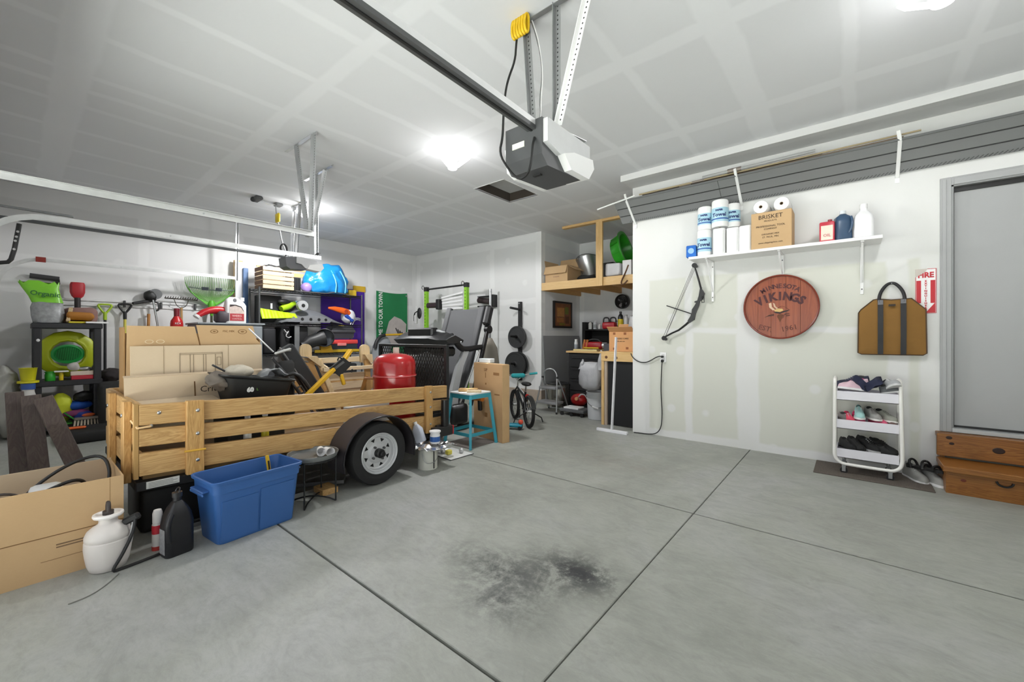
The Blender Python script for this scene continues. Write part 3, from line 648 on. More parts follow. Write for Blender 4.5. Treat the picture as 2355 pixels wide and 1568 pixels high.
obj('rim', B().lathe([(R-.022, .010), (R-.018, .045), (R-.008, .050), (R, .045), (R, .008)], 64).xf(Rz) if False else B().lathe([(R-.016, .020), (R-.014, .044), (R-.006, .048), (R, .044), (R, .004), (R-.016, .004), (R-.016, .02)], 64, cap=False).xf(Rz), M('7a3220', .35, var=.2), bh, 40)
m_burn = M('4a1e22', .6); m_burn2 = M('5e2a1e', .6)
def arc(s, rad, cz, size, span, mat, sx=1, bold=0):
    n_ = len(s)
    for i, ch in enumerate(s):
        if ch == ' ': continue
        a = -span/2+span*i/(n_-1); text(ch, size, facing((rad*math.sin(a), -.0275, cz+rad*math.cos(a)), '-Y', -a), mat, bh, 'carved_letter', .0012, bold=bold, sx=sx)
arc('MINNESOTA', .27, .252, .062, 1.12, m_burn, .95, .0014); arc('VIKINGS', .34, .080, .108, 1.08, m_burn, .92, .005)
for i, (s_, x) in enumerate((('EST.', -.125), ('1961', .075))): text(s_, .07, facing((x, -.0275, .105), '-Y', -.3+.5*i), m_burn2, bh, 'carved_letter', .001)
emb = [([(-.095, .355), (-.09, .315), (-.06, .285), (-.04, .29), (-.068, .32), (-.072, .362)], 'd8b89c'), ([(-.06, .36), (-.05, .32), (-.028, .295), (-.012, .30), (-.036, .325), (-.045, .352)], 'cfae92'),
       ([(-.05, .285), (-.02, .302), (.02, .298), (.028, .282), (.0, .268), (-.04, .272)], 'd0b070'), ([(-.06, .268), (-.03, .272), (.0, .262), (.03, .276), (.085, .288), (.06, .272), (.03, .262), (.0, .25), (-.03, .255)], '1e1414'),
       ([(-.05, .25), (-.09, .242), (-.135, .215), (-.10, .226), (-.05, .232)], '4e2616'), ([(-.02, .24), (0, .248), (.03, .24), (.02, .215), (.01, .19), (.0, .165), (-.012, .195), (-.024, .22)], '6a3818'), ([(.04, .25), (.08, .252), (.075, .244), (.035, .238), (.028, .212), (.02, .198), (.03, .232)], '4e2616'), ([(.05, .232), (.082, .236), (.08, .228), (.05, .222)], '4e2616')]
for poly, c in emb: obj('carved_emblem', B().prism(poly, lambda u, v, d: (u, d, v), -.0285, -.0262), M(c, .6), bh)
obj('emblem_line', B().tube([(-.02, -.027, .306), (.0, -.027, .322), (.03, -.027, .322), (.06, -.027, .30), (.075, -.027, .285)], .0018, 5, 2), M('6a3018', .6), bh)

# canvas log carrier on a nail
bg = thing('log_carrier_bag', 'tan canvas log carrier with dark leather straps hung by the door', 'bag')
m_can = M('86612c', .85, var=.12, scale=5, bump=.12); m_lea = M('15151a', .5)
out = [(.046, 1.03), (.05, 1.386), (.066, 1.414), (.15, 1.497), (.18, 1.503), (.265, 1.49), (.345, 1.494), (.39, 1.497), (.477, 1.40), (.482, 1.036), (.46, 1.02), (.07, 1.018)]
def puff(u, v): return -.022*max(0, math.sin(PI*min(1, max(0, (u-.046)/.436))))*max(0, math.sin(PI*min(1, max(0, (v-1.0)/.5))))-.004*math.sin(v*38)*math.sin(u*9)
bb = B(); cx, cz = .265, 1.25; rings = []
for s_ in (1, .93, .75, .5, .25, .05): rings.append([(cx+(u-cx)*s_, 4.812+(0 if s_ == 1 else puff(cx+(u-cx)*s_, cz+(v-cz)*s_))-(.006 if s_ < 1 else 0), cz+(v-cz)*s_) for u, v in out])
back = [(u, 4.848, v) for u, v in out]
bb.ring_loft([back]+rings); obj('canvas_panel', bb, m_can, bg, 60)
obj('piping', B().tube([(u, 4.812, v) for u, v in out], .005, 6, 0, True), M('4a3218', .6), bg, 60)
for x in (.195, .34):
    b = B().grid(lambda a, c, x=x: (x-.018+.036*a, 4.800+puff(x, 1.02+.47*c)-.004, 1.022+.47*c), 1, 12, .003); obj('strap', b, m_lea, bg, 60)
    obj('rivet_patch', B().box(x-.017, x+.017, 4.788, 4.796, 1.452, 1.492), M('6a6a70', .4), bg)
obj('handle', B().tube([(.19, 4.80, 1.47), (.185, 4.80, 1.51), (.20, 4.81, 1.57), (.235, 4.82, 1.625), (.268, 4.826, 1.640), (.30, 4.82, 1.625), (.335, 4.81, 1.57), (.35, 4.80, 1.51), (.345, 4.80, 1.47)], .0125, 8, 2), m_lea, bg, 60)
obj('name_patch', B().box(.247, .29, 4.768, 4.79, 1.435, 1.452), M('2e2218', .6), bg)
obj('hanging_nail', B().cyl((.268, 4.81, 1.634), (.268, 4.86, 1.634), .003, seg=6), STEEL, bg)

# fire extinguisher sign
sg = thing('fire_sign', 'red and white FIRE EXTINGUISHER arrow sign behind the canvas bag', 'sign', (.48, 4.857, 1.37))
m_sr = M('c01f2c', .45, var=.02)
obj('sheet', B().box(-.062, .062, -.003, .0, 0, .372), WHTP, sg)
obj('printed_red_field', B().frame(-.062, .062, 0, .372, .004, XZ, -.0042, -.003).prism([(-.056, .005), (-.056, .275), (-.028, .275), (-.028, .085), (-.053, .085), (-.004, .012), (-.004, .005)], XZ, -.0042, -.003).prism([(.056, .005), (.056, .275), (.028, .275), (.028, .085), (.053, .085), (.004, .012), (.004, .005)], XZ, -.0042, -.003), m_sr, sg)
text('FIRE', .062, facing((.0, -.0045, .318)), m_sr, sg, bold=.0025, sx=.85)
for i, ch in enumerate('EXTINGUISHER'): text(ch, .021, facing((0, -.0045, .268-.0205*i)), m_sr, sg, bold=.001)
obj('torn_corner', B().prism([(-.062, .372), (.01, .372), (-.005, .345), (-.03, .325), (-.062, .305)], XZ, -.007, -.0045), M('c8c0b8', .8), sg, None, 'grey torn corner flap')

# ------------------------------------------------ rolling cart with shoes, doormat
cartt = thing('rolling_cart', 'white three-tier rolling cart filled with shoes', 'cart')
m_fr = M('f2f0ec', .3, var=.01)
for y in (4.53, 4.79):
    obj('tube_frame', B().tube([(-.11, y, .775), (-.112, y, .20), (-.112, y, .155), (-.10, y, .115), (-.07, y, .09), (-.03, y, .083), (.24, y, .083), (.275, y, .09), (.303, y, .115), (.315, y, .155), (.316, y, .20), (.305, y, .775)], .0135, 8, 1), m_fr, cartt, 60)
for x in (-.11, .305): obj('handle_bar', B().tube([(x, 4.53, .77), (x, 4.545, .80), (x, 4.58, .81), (x, 4.74, .81), (x, 4.775, .80), (x, 4.79, .77)], .0135, 8, 2), m_fr, cartt, 60)
TIERS = [.135, .385, .63]
for z in TIERS:
    b = B()
    for x0, x1, y0_, y1_ in ((-.098, .297, 4.535, 4.539), (-.098, .297, 4.781, 4.785), (-.098, -.094, 4.539, 4.781), (.293, .297, 4.539, 4.781)): b.box(x0, x1, y0_, y1_, z, z+.078)
    b.box(-.098, .297, 4.535, 4.785, z, z+.004); obj('tray', b, M('e2e0e8', .35, var=.02), cartt)
for x, y in ((-.05, 4.55), (.245, 4.55), (-.05, 4.77), (.245, 4.77)):
    k = obj('caster', B().cyl((x, y-.011, .027), (x, y+.011, .027), .027, seg=16), BLK, cartt, 40); obj('caster_fork', B().box(x-.012, x+.012, y-.016, y-.012, .02, .062).box(x-.012, x+.012, y+.012, y+.016, .02, .062).box(x-.014, x+.014, y-.016, y+.016, .06, .072).cyl((x, y, .07), (x, y, .085), .006), STEEL, k)
solo('doormat', B().box(-.255, .49, 4.405, 4.845, 0, .007, .003), wood('ribbed_mat', '6a625a', '4c443e', '3a3430', 'Y', 30, .95, False), 'dark ribbed doormat under the white cart', 'doormat')

def shoe(name, label, loc, rz, col, sole='e4e4e4', L=.24, lining='3a3a3c', pitch=0, roll=0, cat='shoe', grp='shoes on the white cart', accent=None, h=1.3):
    if grp == 'shoes on the white cart': L *= 1.12; loc = (loc[0], loc[1], loc[2]+.03)
    t = thing(name, label, cat, loc, rz, grp)
    T = Matrix.Rotation(pitch, 4, 'Y') @ Matrix.Rotation(roll, 4, 'X')
    st_ = [(0, .010, .018, 0), (.06, .030, .045, 0), (.18, .040, .055, 0), (.33, .044, .062, 0), (.46, .041, .078, .006), (.56, .037, .092, .015), (.70, .034, .090, .02), (.86, .034, .094, .02), (.97, .028, .098, .01), (1.0, .012, .08, 0)]
    b = B(); rings = []
    for u, hw_, hh, _ in st_:
        x = (1-u)*L; s_ = L/.26; ring = []
        for i in range(10):
            a = PI*i/9; ring.append((x, -math.cos(a)*hw_*s_*(1 if math.sin(a) < .75 else .82), .016*s_+(hh*h-.016)*s_*(math.sin(a)**.65)))
        rings.append(ring)
    b.ring_loft(rings); obj('upper', b.xf(T), M(col, .8, var=.12, scale=25), t, 60)
    ol = [((1-u)*L, -hw_*1.1*L/.26) for u, hw_, _, _ in st_]; ol += [(x, -y) for x, y in ol[::-1]]
    obj('sole', B().prism(ol, XY, 0, .020*L/.26).xf(T), M(sole, .7), t, 40)
    obj('lining', B().ball((L*.23, 0, .083*L/.26*h), (L*.16, .022*L/.26, .017), 12, 6).xf(T), M(lining, .9), t, 60)
    lc = B()
    for k in range(4): lc.cyl((L*(.47+.055*k), -.02*L/.26, (.083-.008*k)*h*L/.26), (L*(.47+.055*k), .02*L/.26, (.083-.008*k)*h*L/.26), .0035, seg=5)
    obj('laces', lc.xf(T), M(accent or 'd8d8d8', .8), t, 60)
    return t
g = 'shoes on the white cart'
# top tier
z3 = TIERS[2]+.006; z2 = TIERS[1]+.006; z1 = TIERS[0]+.006
shoe('sneaker', 'pink and white sneaker at the left of the top tray', (.10, 4.58, z3+.045), 2.6, 'e8c8d4', 'f0eef0', .20, 'd86a98', 0, .2, accent='e87aa8')
shoe('sneaker', 'dark sneaker behind the pink one on the top tray', (.12, 4.70, z3+.05), 2.9, '33364a', '2a2a30', .22)
nb = B().grid(lambda a, c: (.005+.20*a, 4.55+.17*c, z3+.09+.075*abs(2*a-1)**1.4*(1-.3*c)+.012*math.sin(11*a+5*c)), 18, 8, -.05); nb.crumple(.010, 22)
solo('fabric_bag', nb, M('262a44', .85, var=.3, scale=20), 'navy cloth bag slumped in the middle of the top tray', 'bag', 70)
shoe('sneaker', 'dark grey sneaker toward the right of the top tray', (.19, 4.60, z3+.03), -.5, '5a5c5e', 'c8c8c8', .13, '2a2a2a', -.25)
shoe('sneaker', 'light grey sneaker at the right end of the top tray', (.22, 4.66, z3+.03), -1.2, 'a8aaac', 'd0d0d0', .19, '2c2c2e', -.45)
# middle tier
shoe('sneaker', 'grey mesh shoe at the left end of the middle tray', (-.085, 4.72, z2), -.8, '7c7674', 'b8b4b0', .15)
shoe('sneaker', 'coral pink shoe in the middle tray, next to the grey mesh shoe', (-.045, 4.73, z2+.01), -1.2, 'e8506a', 'f0a0b0', .15, 'a82848')
shoe('sneaker', 'mint green shoe lying on top in the middle tray', (.045, 4.765, z2+.05), -1.5, 'a8d4d2', 'e8e8e8', .19, '5a7a78')
shoe('sneaker', 'magenta shoe at the bottom of the middle tray', (.02, 4.765, z2), -1.3, 'd82a6a', 'e888a8', .18, '8a1840')
shoe('sneaker', 'grey slip-on with black lining, upright in the middle tray', (.10, 4.76, z2+.05), -1.15, 'a09e9a', 'e8e6e2', .18, '121212', accent='8a8884')
shoe('sneaker', 'sage grey slip-on with black lining, right of the upright one', (.15, 4.73, z2+.045), -.75, '9a9c92', 'eceae6', .17, '121212', accent='8a8c84')
shoe('sneaker', 'pink shoe under the slip-ons in the middle tray', (.13, 4.76, z2), -1.1, 'ea6288', 'f0a8bc', .18, '9a2850')
shoe('sneaker', 'brown shoe at the right end of the middle tray', (.245, 4.75, z2), -1.45, '6a5450', '8a7a74', .17)
# bottom tier
shoe('sandal', 'black strappy sandal at the left of the bottom tray', (-.075, 4.74, z1+.02), -.9, '1e1e1f', '141414', .16, '101010', accent='5a5a5a')
shoe('sandal', 'black strappy sandal in the bottom tray, second from the left', (-.02, 4.75, z1+.03), -1.0, '222223', '141414', .17, '101010', accent='4a4a4a')
shoe('sneaker', 'black shoe with a silver stripe in the bottom tray', (.04, 4.75, z1+.03), -.85, '1a1a1b', 'b8b8b8', .20, '0c0c0c', accent='c8c8c8')
shoe('sneaker', 'plain black sneaker leaning right in the bottom tray', (.12, 4.72, z1+.03), -.7, '151516', '1a1a1a', .20, '0a0a0a', accent='1c1c1c')
shoe('slipper', 'black slipper at the right end of the bottom tray', (.15, 4.62, z1+.03), -.35, '1c1c1d', '101010', .13, '0a0a0a', accent='1c1c1c')
# floor by the steps
shoe('sneaker', 'grey sneaker with white sole on the floor, nearer the cart', (.355, 4.82, 0), -1.15, '9c9c98', 'ececec', .25, '2a2a2c', grp='shoes on the floor by the steps')
shoe('sneaker', 'grey sneaker with white sole on the floor, touching the steps', (.445, 4.80, 0), -1.1, 'a4a4a0', 'ececec', .25, '2a2a2c', grp='shoes on the floor by the steps')
for i, (x, y, l) in enumerate(((.375, 4.76, 'black sandal lying across the grey sneakers, left'), (.455, 4.75, 'black sandal lying across the grey sneakers, beside the steps'))):
    t = thing('sandal', l, 'shoe', (x, y, .088), -.8-.2*i, 'shoes on the floor by the steps')
    obj('sole', B().prism([(0, -.03), (.06, -.034), (.16, -.036), (.2, -.02), (.2, .02), (.16, .036), (.06, .034), (0, .03)], XY, 0, .02).xf(Matrix.Rotation(-.12, 4, 'Y')), BLKR, t)
    obj('strap', B().tube([(.13, -.036, .02), (.12, -.025, .055), (.12, .02, .06), (.13, .036, .02)], .011, 6, 2), BLK, t, 60)
    obj('strap', B().tube([(.04, -.034, .01), (.02, -.03, .06), (.015, .0, .075), (.02, .03, .06), (.04, .034, .01)], .009, 6, 2), BLK, t, 60)
# ================================================ alcove: loft, benches, floor clutter
lf = thing('storage_loft', 'pine storage loft across the alcove with one upright post', 'loft')
obj('fascia', B().box(-4.307, -2.0, 6.05, 6.088, 1.995, 2.132, .002), STUD, lf)
obj('deck', B().box(-4.307, -2.0, 6.088, 7.39, 2.115, 2.13), M('b08a5a', .7, var=.2), lf)
for x in (-4.285, -3.85, -3.4, -2.95, -2.5, -2.05): obj('joist', B().box(x-.019, x+.019, 6.088, 7.39, 1.995, 2.115), wood('stud_y', 'd0a468', 'b88a50', '7a4c20', 'Y', 9), lf)
obj('post', B().box(-3.2, -3.085, 6.012, 6.05, 1.99, 3.03, .002), STUDZ, lf)
obj('top_plate', B().bar((-3.85, 6.06, 3.045), (-2.55, 6.06, 3.045), .09, .04, .002), STUD, lf)
def open_carton(name, label, loc, w, d, h, mat, rz=0, flaps=((1, .14, -.5), (2, .14, .3), (3, .12, 1.2)), dark=CBD, thick=.005, kind='box'):
    t = thing(name, label, kind, loc, rz)
    for nm, a in (('side', (-w/2, w/2, -d/2, -d/2+thick)), ('side', (-w/2, w/2, d/2-thick, d/2)), ('side', (-w/2, -w/2+thick, -d/2+thick, d/2-thick)), ('side', (w/2-thick, w/2, -d/2+thick, d/2-thick))):
        obj(nm, B().box(a[0], a[1], a[2], a[3], 0, h), mat, t)
    obj('bottom', B().box(-w/2+thick, w/2-thick, -d/2+thick, d/2-thick, 0, thick), dark, t)
    for side, L, ang in flaps:                                      # 0 front(-y) 1 back 2 left 3 right ; ang from vertical, outward
        c, s = math.cos(ang), math.sin(ang)
        if side in (0, 1):
            y = -d/2 if side == 0 else d/2; o = -1 if side == 0 else 1
            b = B().bar((0, y, h), (0, y+o*L*s, h+L*c), w*.98, thick, up=(0, -o*c, s))
        else:
            x = -w/2 if side == 2 else w/2; o = -1 if side == 2 else 1
            b = B().bar((x, 0, h), (x+o*L*s, 0, h+L*c), d*.98, thick, up=(-o*c, 0, s))
        obj('flap', b, mat, t)
    return t
t = open_carton('cardboard_box', 'open brown box with raised flaps on the left of the loft', (-4.045, 6.36, 2.132), .47, .46, .29, CB, 0, ((0, .15, 2.75), (1, .2, .3), (2, .12, .15), (3, .19, 2.1)))
for z, s_ in ((.20, 'OFFICE'), (.16, 'PAPER'), (.10, '10 REAMS')): text(s_, .03, facing((0, -.2315, z)), M('8a6a58', .8), t)
gb = thing('metal_bucket', 'galvanised bucket tipped over on the loft', 'bucket', (-3.60, 6.56, 2.19), 0)
T = Matrix.Translation((0, 0, .10)) @ Matrix.Rotation(-.28, 4, 'Y')
obj('bucket_body', B().lathe([(.125, -.06), (.13, -.055), (.165, .16), (.168, .165), (.182, .29), (.186, .30), (.178, .30), (.16, .16), (.122, -.045), (.001, -.045)], 28, cap=False).xf(T), M('b4b6b8', .32, .85, .1, 12), gb, 40)
obj('bail_handle', B().tube([(-.185, 0, .28), (-.16, -.10, .30), (-.10, -.16, .33), (0, -.18, .34), (.10, -.16, .32), (.16, -.10, .30), (.185, 0, .28)], .005, 6, 1).xf(T), M('4a4a4a', .4, .6), gb, 60)
solo('black_bag', B().ball((-3.62, 6.48, 2.205), (.20, .14, .055), 16, 8).crumple(.03, 9), BLKR, 'dark bag flattened under the tipped metal bucket', 'bag', 60)
gt = thing('plastic_tub', 'big green plastic tub standing on edge at the right of the loft', 'tub', (-2.98, 6.52, 2.32), 0)
T = Matrix.Translation((0, 0, .30)) @ Matrix.Rotation(math.radians(2), 4, 'Z') @ Matrix.Rotation(math.radians(76), 4, 'Y')
obj('shell', B().lathe([(.001, -.12), (.20, -.12), (.22, -.11), (.245, -.02), (.27, .07), (.30, .075), (.305, .06), (.31, .065), (.31, .085), (.262, .085), (.235, -.015), (.21, -.10), (.001, -.105)], 40, cap=False).xf(T), M('2f9a24', .35, var=.12, scale=5), gt, 40)
for k in range(10):
    a = 2*PI*k/10; obj('rib', B().bar((.232*math.cos(a), .232*math.sin(a), -.10), (.272*math.cos(a), .272*math.sin(a), .06), .012, .012).xf(T), M('2a8a20', .4), gt)
solo('white_sack', B().box(-3.13, -2.87, 6.20, 6.40, 2.155, 2.37, .03, 2).crumple(.02, 9), M('d8d8dc', .7, bump=.2), 'crumpled white sack on the loft in front of the green tub', 'sack', 70)
solo('white_box', B().box(-2.85, -2.70, 6.25, 6.42, 2.132, 2.40, .004), M('e2e2e2', .6), 'upright white box at the right end of the loft', 'box')
solo('black_crate', B().box(-3.38, -3.15, 6.55, 6.85, 2.148, 2.46, .02).crumple(.012, 9), BLKR, 'black bag behind the loft post', 'bag', 60)
solo('strap_rope', B().tube([(-2.66, 6.05, 2.28), (-2.70, 6.03, 2.16), (-2.76, 6.0, 2.02), (-2.74, 5.99, 1.97), (-2.70, 6.0, 1.99), (-2.66, 6.02, 2.04)], .012, 6, 2), M('5e4028', .7), 'brown rope hanging from the right end of the loft', 'rope', 60)

# framed print and leaning panel on the alcove's left wall
fp = thing('framed_picture', 'black framed brown print on the alcove side wall', 'picture')
obj('frame', B().frame(6.41, 7.05, 1.335, 1.84, .035, lambda u, v, d: (d, u, v), -4.308, -4.27), M('1a1412', .35), fp)
obj('print', B().box(-4.306, -4.285, 6.44, 7.02, 1.365, 1.81), M('7a4a26', .5, var=.5, scale=6), fp)
for y0, y1, z0, z1, c in ((6.53, 6.78, 1.55, 1.72, 'a8743c'), (6.52, 6.76, 1.44, 1.53, '9a6230'), (6.80, 6.93, 1.60, 1.74, '6a6a24'), (6.60, 6.80, 1.385, 1.43, '7a6a20'), (6.82, 6.95, 1.42, 1.56, '5a3418')): obj('print_patch', B().box(-4.285, -4.283, y0, y1, z0, z1), M(c, .6, var=.4, scale=25), fp)
solo('hardboard_sheet', B().bar((-4.215, 6.70, 0.003), (-4.29, 6.70, 1.184), 1.28, .012, up=(-1, 0, 0)), M('969798', .6, var=.04), 'large plain grey sheet leaning on the alcove side wall', 'panel')

# back bench with hutch
bb_ = thing('work_bench', 'black cabinet workbench with pine top and dark hutch at the back', 'workbench')
obj('bench_top', B().box(-3.66, -2.45, 5.84, 7.38, .905, .935, .003), STUD, bb_)
obj('cabinet_body', B().box(-3.63, -2.62, 5.88, 7.36, 0, .905), M('19191a', .5), bb_)
for k in range(4):
    z = .80-.19*k; d_ = obj('drawer', B().box(-3.60, -2.98, 5.862, 5.88, z-.13+.0, z+.045, .004), M('242426', .4), bb_); obj('drawer_handle', B().bar((-3.56, 5.855, z+.02), (-3.02, 5.855, z+.02), .014, .014), M('3a3a3c', .3, .5), d_)
hu = obj('hutch_back', B().box(-4.02, -2.3, 7.34, 7.38, .935, 1.30), M('121213', .6), bb_)
obj('hutch_side', B().box(-4.05, -3.99, 7.05, 7.38, .0, 1.45, .004), M('141415', .5), bb_); obj('hutch_shelf', B().box(-4.02, -2.3, 7.05, 7.38, 1.285, 1.312, .003), M('101011', .5), bb_)
def bottle(name, label, loc, r, h, col, cap='e8e8e8', neck=.4, grp='bottles on the dark hutch shelf', band=None, cat='bottle', seg=14):
    t = thing(name, label, cat, loc, 0, grp)
    obj('body', B().lathe([(r*.94, 0), (r, .01), (r, h*.68), (r*.9, h*.76), (r*neck, h*.86), (r*neck, h*.9)], seg), M(col, .35), t, 50)
    obj('cap', B().cyl((0, 0, h*.9), (0, 0, h), r*neck*1.15, seg=seg), M(cap, .4), t, 40)
    if band: obj('bottle_label', B().lathe([(r+.0006, h*.15), (r+.0012, h*.16), (r+.0012, h*.55), (r+.0006, h*.56)], seg, cap=False), M(band, .5), t, 50)
    return t
HZ = 1.313
for x, r, h, c, cap, l, bd in ((-3.93, .038, .15, 'd8d8d6', 'a8a8a8', 'white spray bottle at the left end of the hutch', None), (-3.83, .036, .16, 'c8ccd0', 'dcdcdc', 'pale grey bottle on the hutch beside the white one', '9aa0a4'), (-3.73, .03, .10, 'e0e0e0', 'c0c0c0', 'short white jar on the hutch beside the red charger', None),
                            (-3.30, .048, .32, '1e1e20', '2a2a2a', 'tall black bottle with a yellow collar on the hutch', 'd8c020'), (-3.19, .042, .26, 'dadada', 'b0b0b0', 'white cylinder bottle on the hutch', None), (-3.09, .04, .25, '8a8e88', 'c8c8c8', 'grey green bottle on the hutch', '6a7068'), (-3.0, .038, .29, '1a1c1e', '1a1c1e', 'slim black bottle on the hutch', None), (-2.91, .045, .27, 'b8bcc0', '3a3a3a', 'silver canister on the hutch behind the carton', None), (-2.81, .04, .22, '222426', '303030', 'dark bottle at the right end of the hutch', None)):
    bottle('spray_bottle', l, (x, 7.16, HZ), r, h, c, cap, .45, band=bd)
rc = thing('battery_charger', 'red case with two black handles on the hutch shelf', 'case', (-3.53, 7.18, HZ)); obj('case_body', B().box(-.13, .13, -.07, .07, 0, .13, .03, 3), M('b8222c', .35), rc, 50)
for x in (-.07, .07): obj('carry_handle', B().tube([(x-.06, 0, .12), (x-.055, 0, .19), (x-.03, 0, .215), (x+.03, 0, .215), (x+.055, 0, .19), (x+.06, 0, .12)], .014, 8, 1), BLK, rc, 60)
fn = thing('wall_fan', 'black round shop fan high on the alcove back wall', 'fan', (-3.33, 7.40, 1.63))
T = Matrix.Translation((0, -.10, .2)) @ Matrix.Rotation(PI/2, 4, 'X')
obj('guard_ring', B().lathe([(.125, -.05), (.135, -.04), (.135, .04), (.125, .05), (.115, .04), (.115, -.04), (.125, -.05)], 32, cap=False).xf(T), BLK, fn, 40)
obj('guard_wire', B().tube([(.09*math.cos(2*PI*i/24), .09*math.sin(2*PI*i/24), .05) for i in range(24)], .004, 5, 0, True).tube([(.055*math.cos(2*PI*i/24), .055*math.sin(2*PI*i/24), .055) for i in range(24)], .004, 5, 0, True).xf(T), M('3a3a3c', .4), fn)['kind'] = 'stuff'
obj('hub', B().cyl((0, 0, -.04), (0, 0, .06), .032).xf(T), M('2e2e30', .4), fn, 40)
for k in range(4):
    a = PI/2*k+.3; obj('blade', B().grid(lambda u, v, a=a: ((.03+.08*u)*math.cos(a+(v-.5)*1.1), (.03+.08*u)*math.sin(a+(v-.5)*1.1), (v-.5)*.04), 2, 3, .003).xf(T), M('1a1a1b', .5), fn)
obj('wall_bracket', B().box(-.02, .02, -.07, 0, .1, .3), BLK, fn)
# things on the back bench top
t = bottle('spray_can', 'white spray can at the left edge of the back bench', (-3.56, 6.0, .935), .03, .19, 'd4d6d8', 'e8e8e8', .7, None, '8a9098', 'can')
t = thing('power_tool', 'red and silver power tool lying on the back bench', 'tool', (-3.27, 6.12, .935), .2); obj('tool_body', B().box(-.17, .13, -.06, .06, .03, .15, .03, 2), M('9a1420', .35), t, 50); obj('motor', B().cyl((.1, 0, .09), (.2, 0, .09), .05), M('b8b8ba', .3, .6), t, 40); obj('grip', B().tube([(-.15, 0, .13), (-.08, 0, .19), (.05, 0, .19), (.1, 0, .14)], .016, 7, 1), BLK, t, 60)
t = thing('paint_brushes', 'copper coloured brush pair standing on the back bench', 'brushes')
for x0, x1 in ((-3.46, -3.42), (-3.40, -3.37)): obj('brush', B().cyl((x0, 6.05, .935), (x1, 6.05, 1.12), .02), M('b06a30', .5), t, 50)
solo('yellow_level', B().box(-3.55, -3.12, 5.89, 5.94, .935, .965, .003), M('d8c890', .5), 'pale yellow wood strip on the front of the back bench', 'strip')
solo('yellow_clamp', B().bar((-3.40, 5.98, .985), (-3.14, 6.0, .985), .03, .025, .006), M('c8a828', .4), 'yellow bar clamp on the back bench', 'clamp')
solo('grey_case', B().box(-3.03, -2.80, 5.95, 6.25, .935, 1.06, .006), M('4a4c54', .5), 'dark grey metal box on the back bench beside the carton', 'case')

# near wooden bench end, carton on it
nb_ = thing('work_bench', 'pine workbench end with knotty front beam beside the house wall', 'workbench')
obj('front_beam', B().box(-2.575, -2.10, 4.985, 5.022, .848, .95, .002), STUD, nb_); obj('bench_top', B().box(-2.60, -2.10, 4.985, 5.80, .95, .975, .002), STUD, nb_)
obj('leg', B().box(-2.575, -2.538, 4.99, 5.08, 0, .848, .002), STUDZ, nb_); obj('leg', B().box(-2.535, -2.498, 5.0, 5.08, 0, .848, .002), M('b0a090', .7), nb_); obj('leg', B().box(-2.575, -2.49, 5.70, 5.78, 0, .95), STUDZ, nb_)
obj('back_panel', B().box(-2.495, -2.10, 5.03, 5.05, .008, .848), M('16171a', .6, var=.2, scale=3), nb_)
for x, z in ((-2.50, .90), (-2.36, .895)): obj('knot', B().lathe([(.02, 0), (.016, .002), (.001, .003)], 14, (x, 4.985, z), Matrix.Rotation(PI/2, 3, 'X'), 1, 1), M('5a3416', .6), nb_)
t = open_carton('cardboard_box', 'orange brown carton with dark print on the pine bench end', (-2.315, 5.17, .976), .35, .24, .26, M('cf9a68', .8, var=.08), 0, ((0, .10, .9), (1, .12, .5)))
for s_, x, z, sz in (('FRAGILE CARE', 0, .17, .03), ('handle with care', -.02, .135, .02)): text(s_, sz, facing((x, -.1215, z)), INK, t)
for x, z in ((-.12, .22), (.03, .22), (-.12, .02), (.06, .03)): obj('tape_mark', B().box(x, x+.035, -.1212, -.12, z, z+.03), M('8a5430', .7), t)
t = thing('hand_fan', 'pale grey scoop standing on the carton against the wall', 'scoop', (-2.24, 5.2, 1.10)); obj('blade', B().grid(lambda u, v: (.06*(2*u-1)*(1-.6*v), .02*math.sin(PI*u), .14+.2*v), 6, 6, .004), M('c8c8ca', .5), t, 60); obj('handle', B().cyl((0, 0, .0), (0, 0, .16), .012), M('d8d8d8', .4), t, 50)
tb_ = thing('square_ruler', 'white T-shaped square standing in front of the pine bench', 'T-square')
obj('upright', B().bar((-2.262, 4.66, .03), (-2.225, 4.70, 1.165), .045, .014, .002), M('e4e4e8', .5, var=.03), tb_); obj('foot', B().box(-2.46, -2.06, 4.635, 4.675, 0, .035, .003), M('e4e4e8', .5, var=.03), tb_)
# hanging bag, bucket, pot, stool, dolly, red tank
pb = B(); rings = []
for z, sx_, sy_, xo in ((.44, .05, .04, .0), (.46, .12, .07, 0), (.52, .165, .10, 0), (.62, .175, .11, 0), (.72, .16, .10, .0), (.79, .13, .07, .0), (.82, .12, .05, .0)):
    rings.append([(-2.77+xo+sx_*math.cos(2*PI*i/24)*(1+.12*math.sin(i*2.5+z*20)), 5.06+sy_*math.sin(2*PI*i/24)*(1+.15*math.sin(i*3.7)), z) for i in range(24)])
pb.ring_loft(rings); pb.crumple(.018, 16)
bagt = thing('plastic_bag', 'stuffed white plastic bag hanging on the pine bench corner', 'bag'); obj('bag_body', pb, M('a8a8ac', .35, var=.15, scale=12, bump=.25), bagt, 80)
for x0, x1, ztop in ((-2.62, -2.585, .99), (-2.90, -2.86, .86)): obj('bag_handle', B().grid(lambda u, v, x0=x0, x1=x1, ztop=ztop: (x0+.05*(u-.5)*(1.6-1.2*v)+(x1-x0)*v, 5.02-.02*v+.01*math.sin(9*v), .72+(ztop-.72)*v), 3, 8, .004).crumple(.006, 20), M('a8a8ac', .35, var=.15, scale=12, bump=.25), bagt, 80)
bk = thing('plastic_bucket', 'white lidless five gallon bucket on the floor under the plastic bag', 'bucket', (-2.80, 5.30, 0))
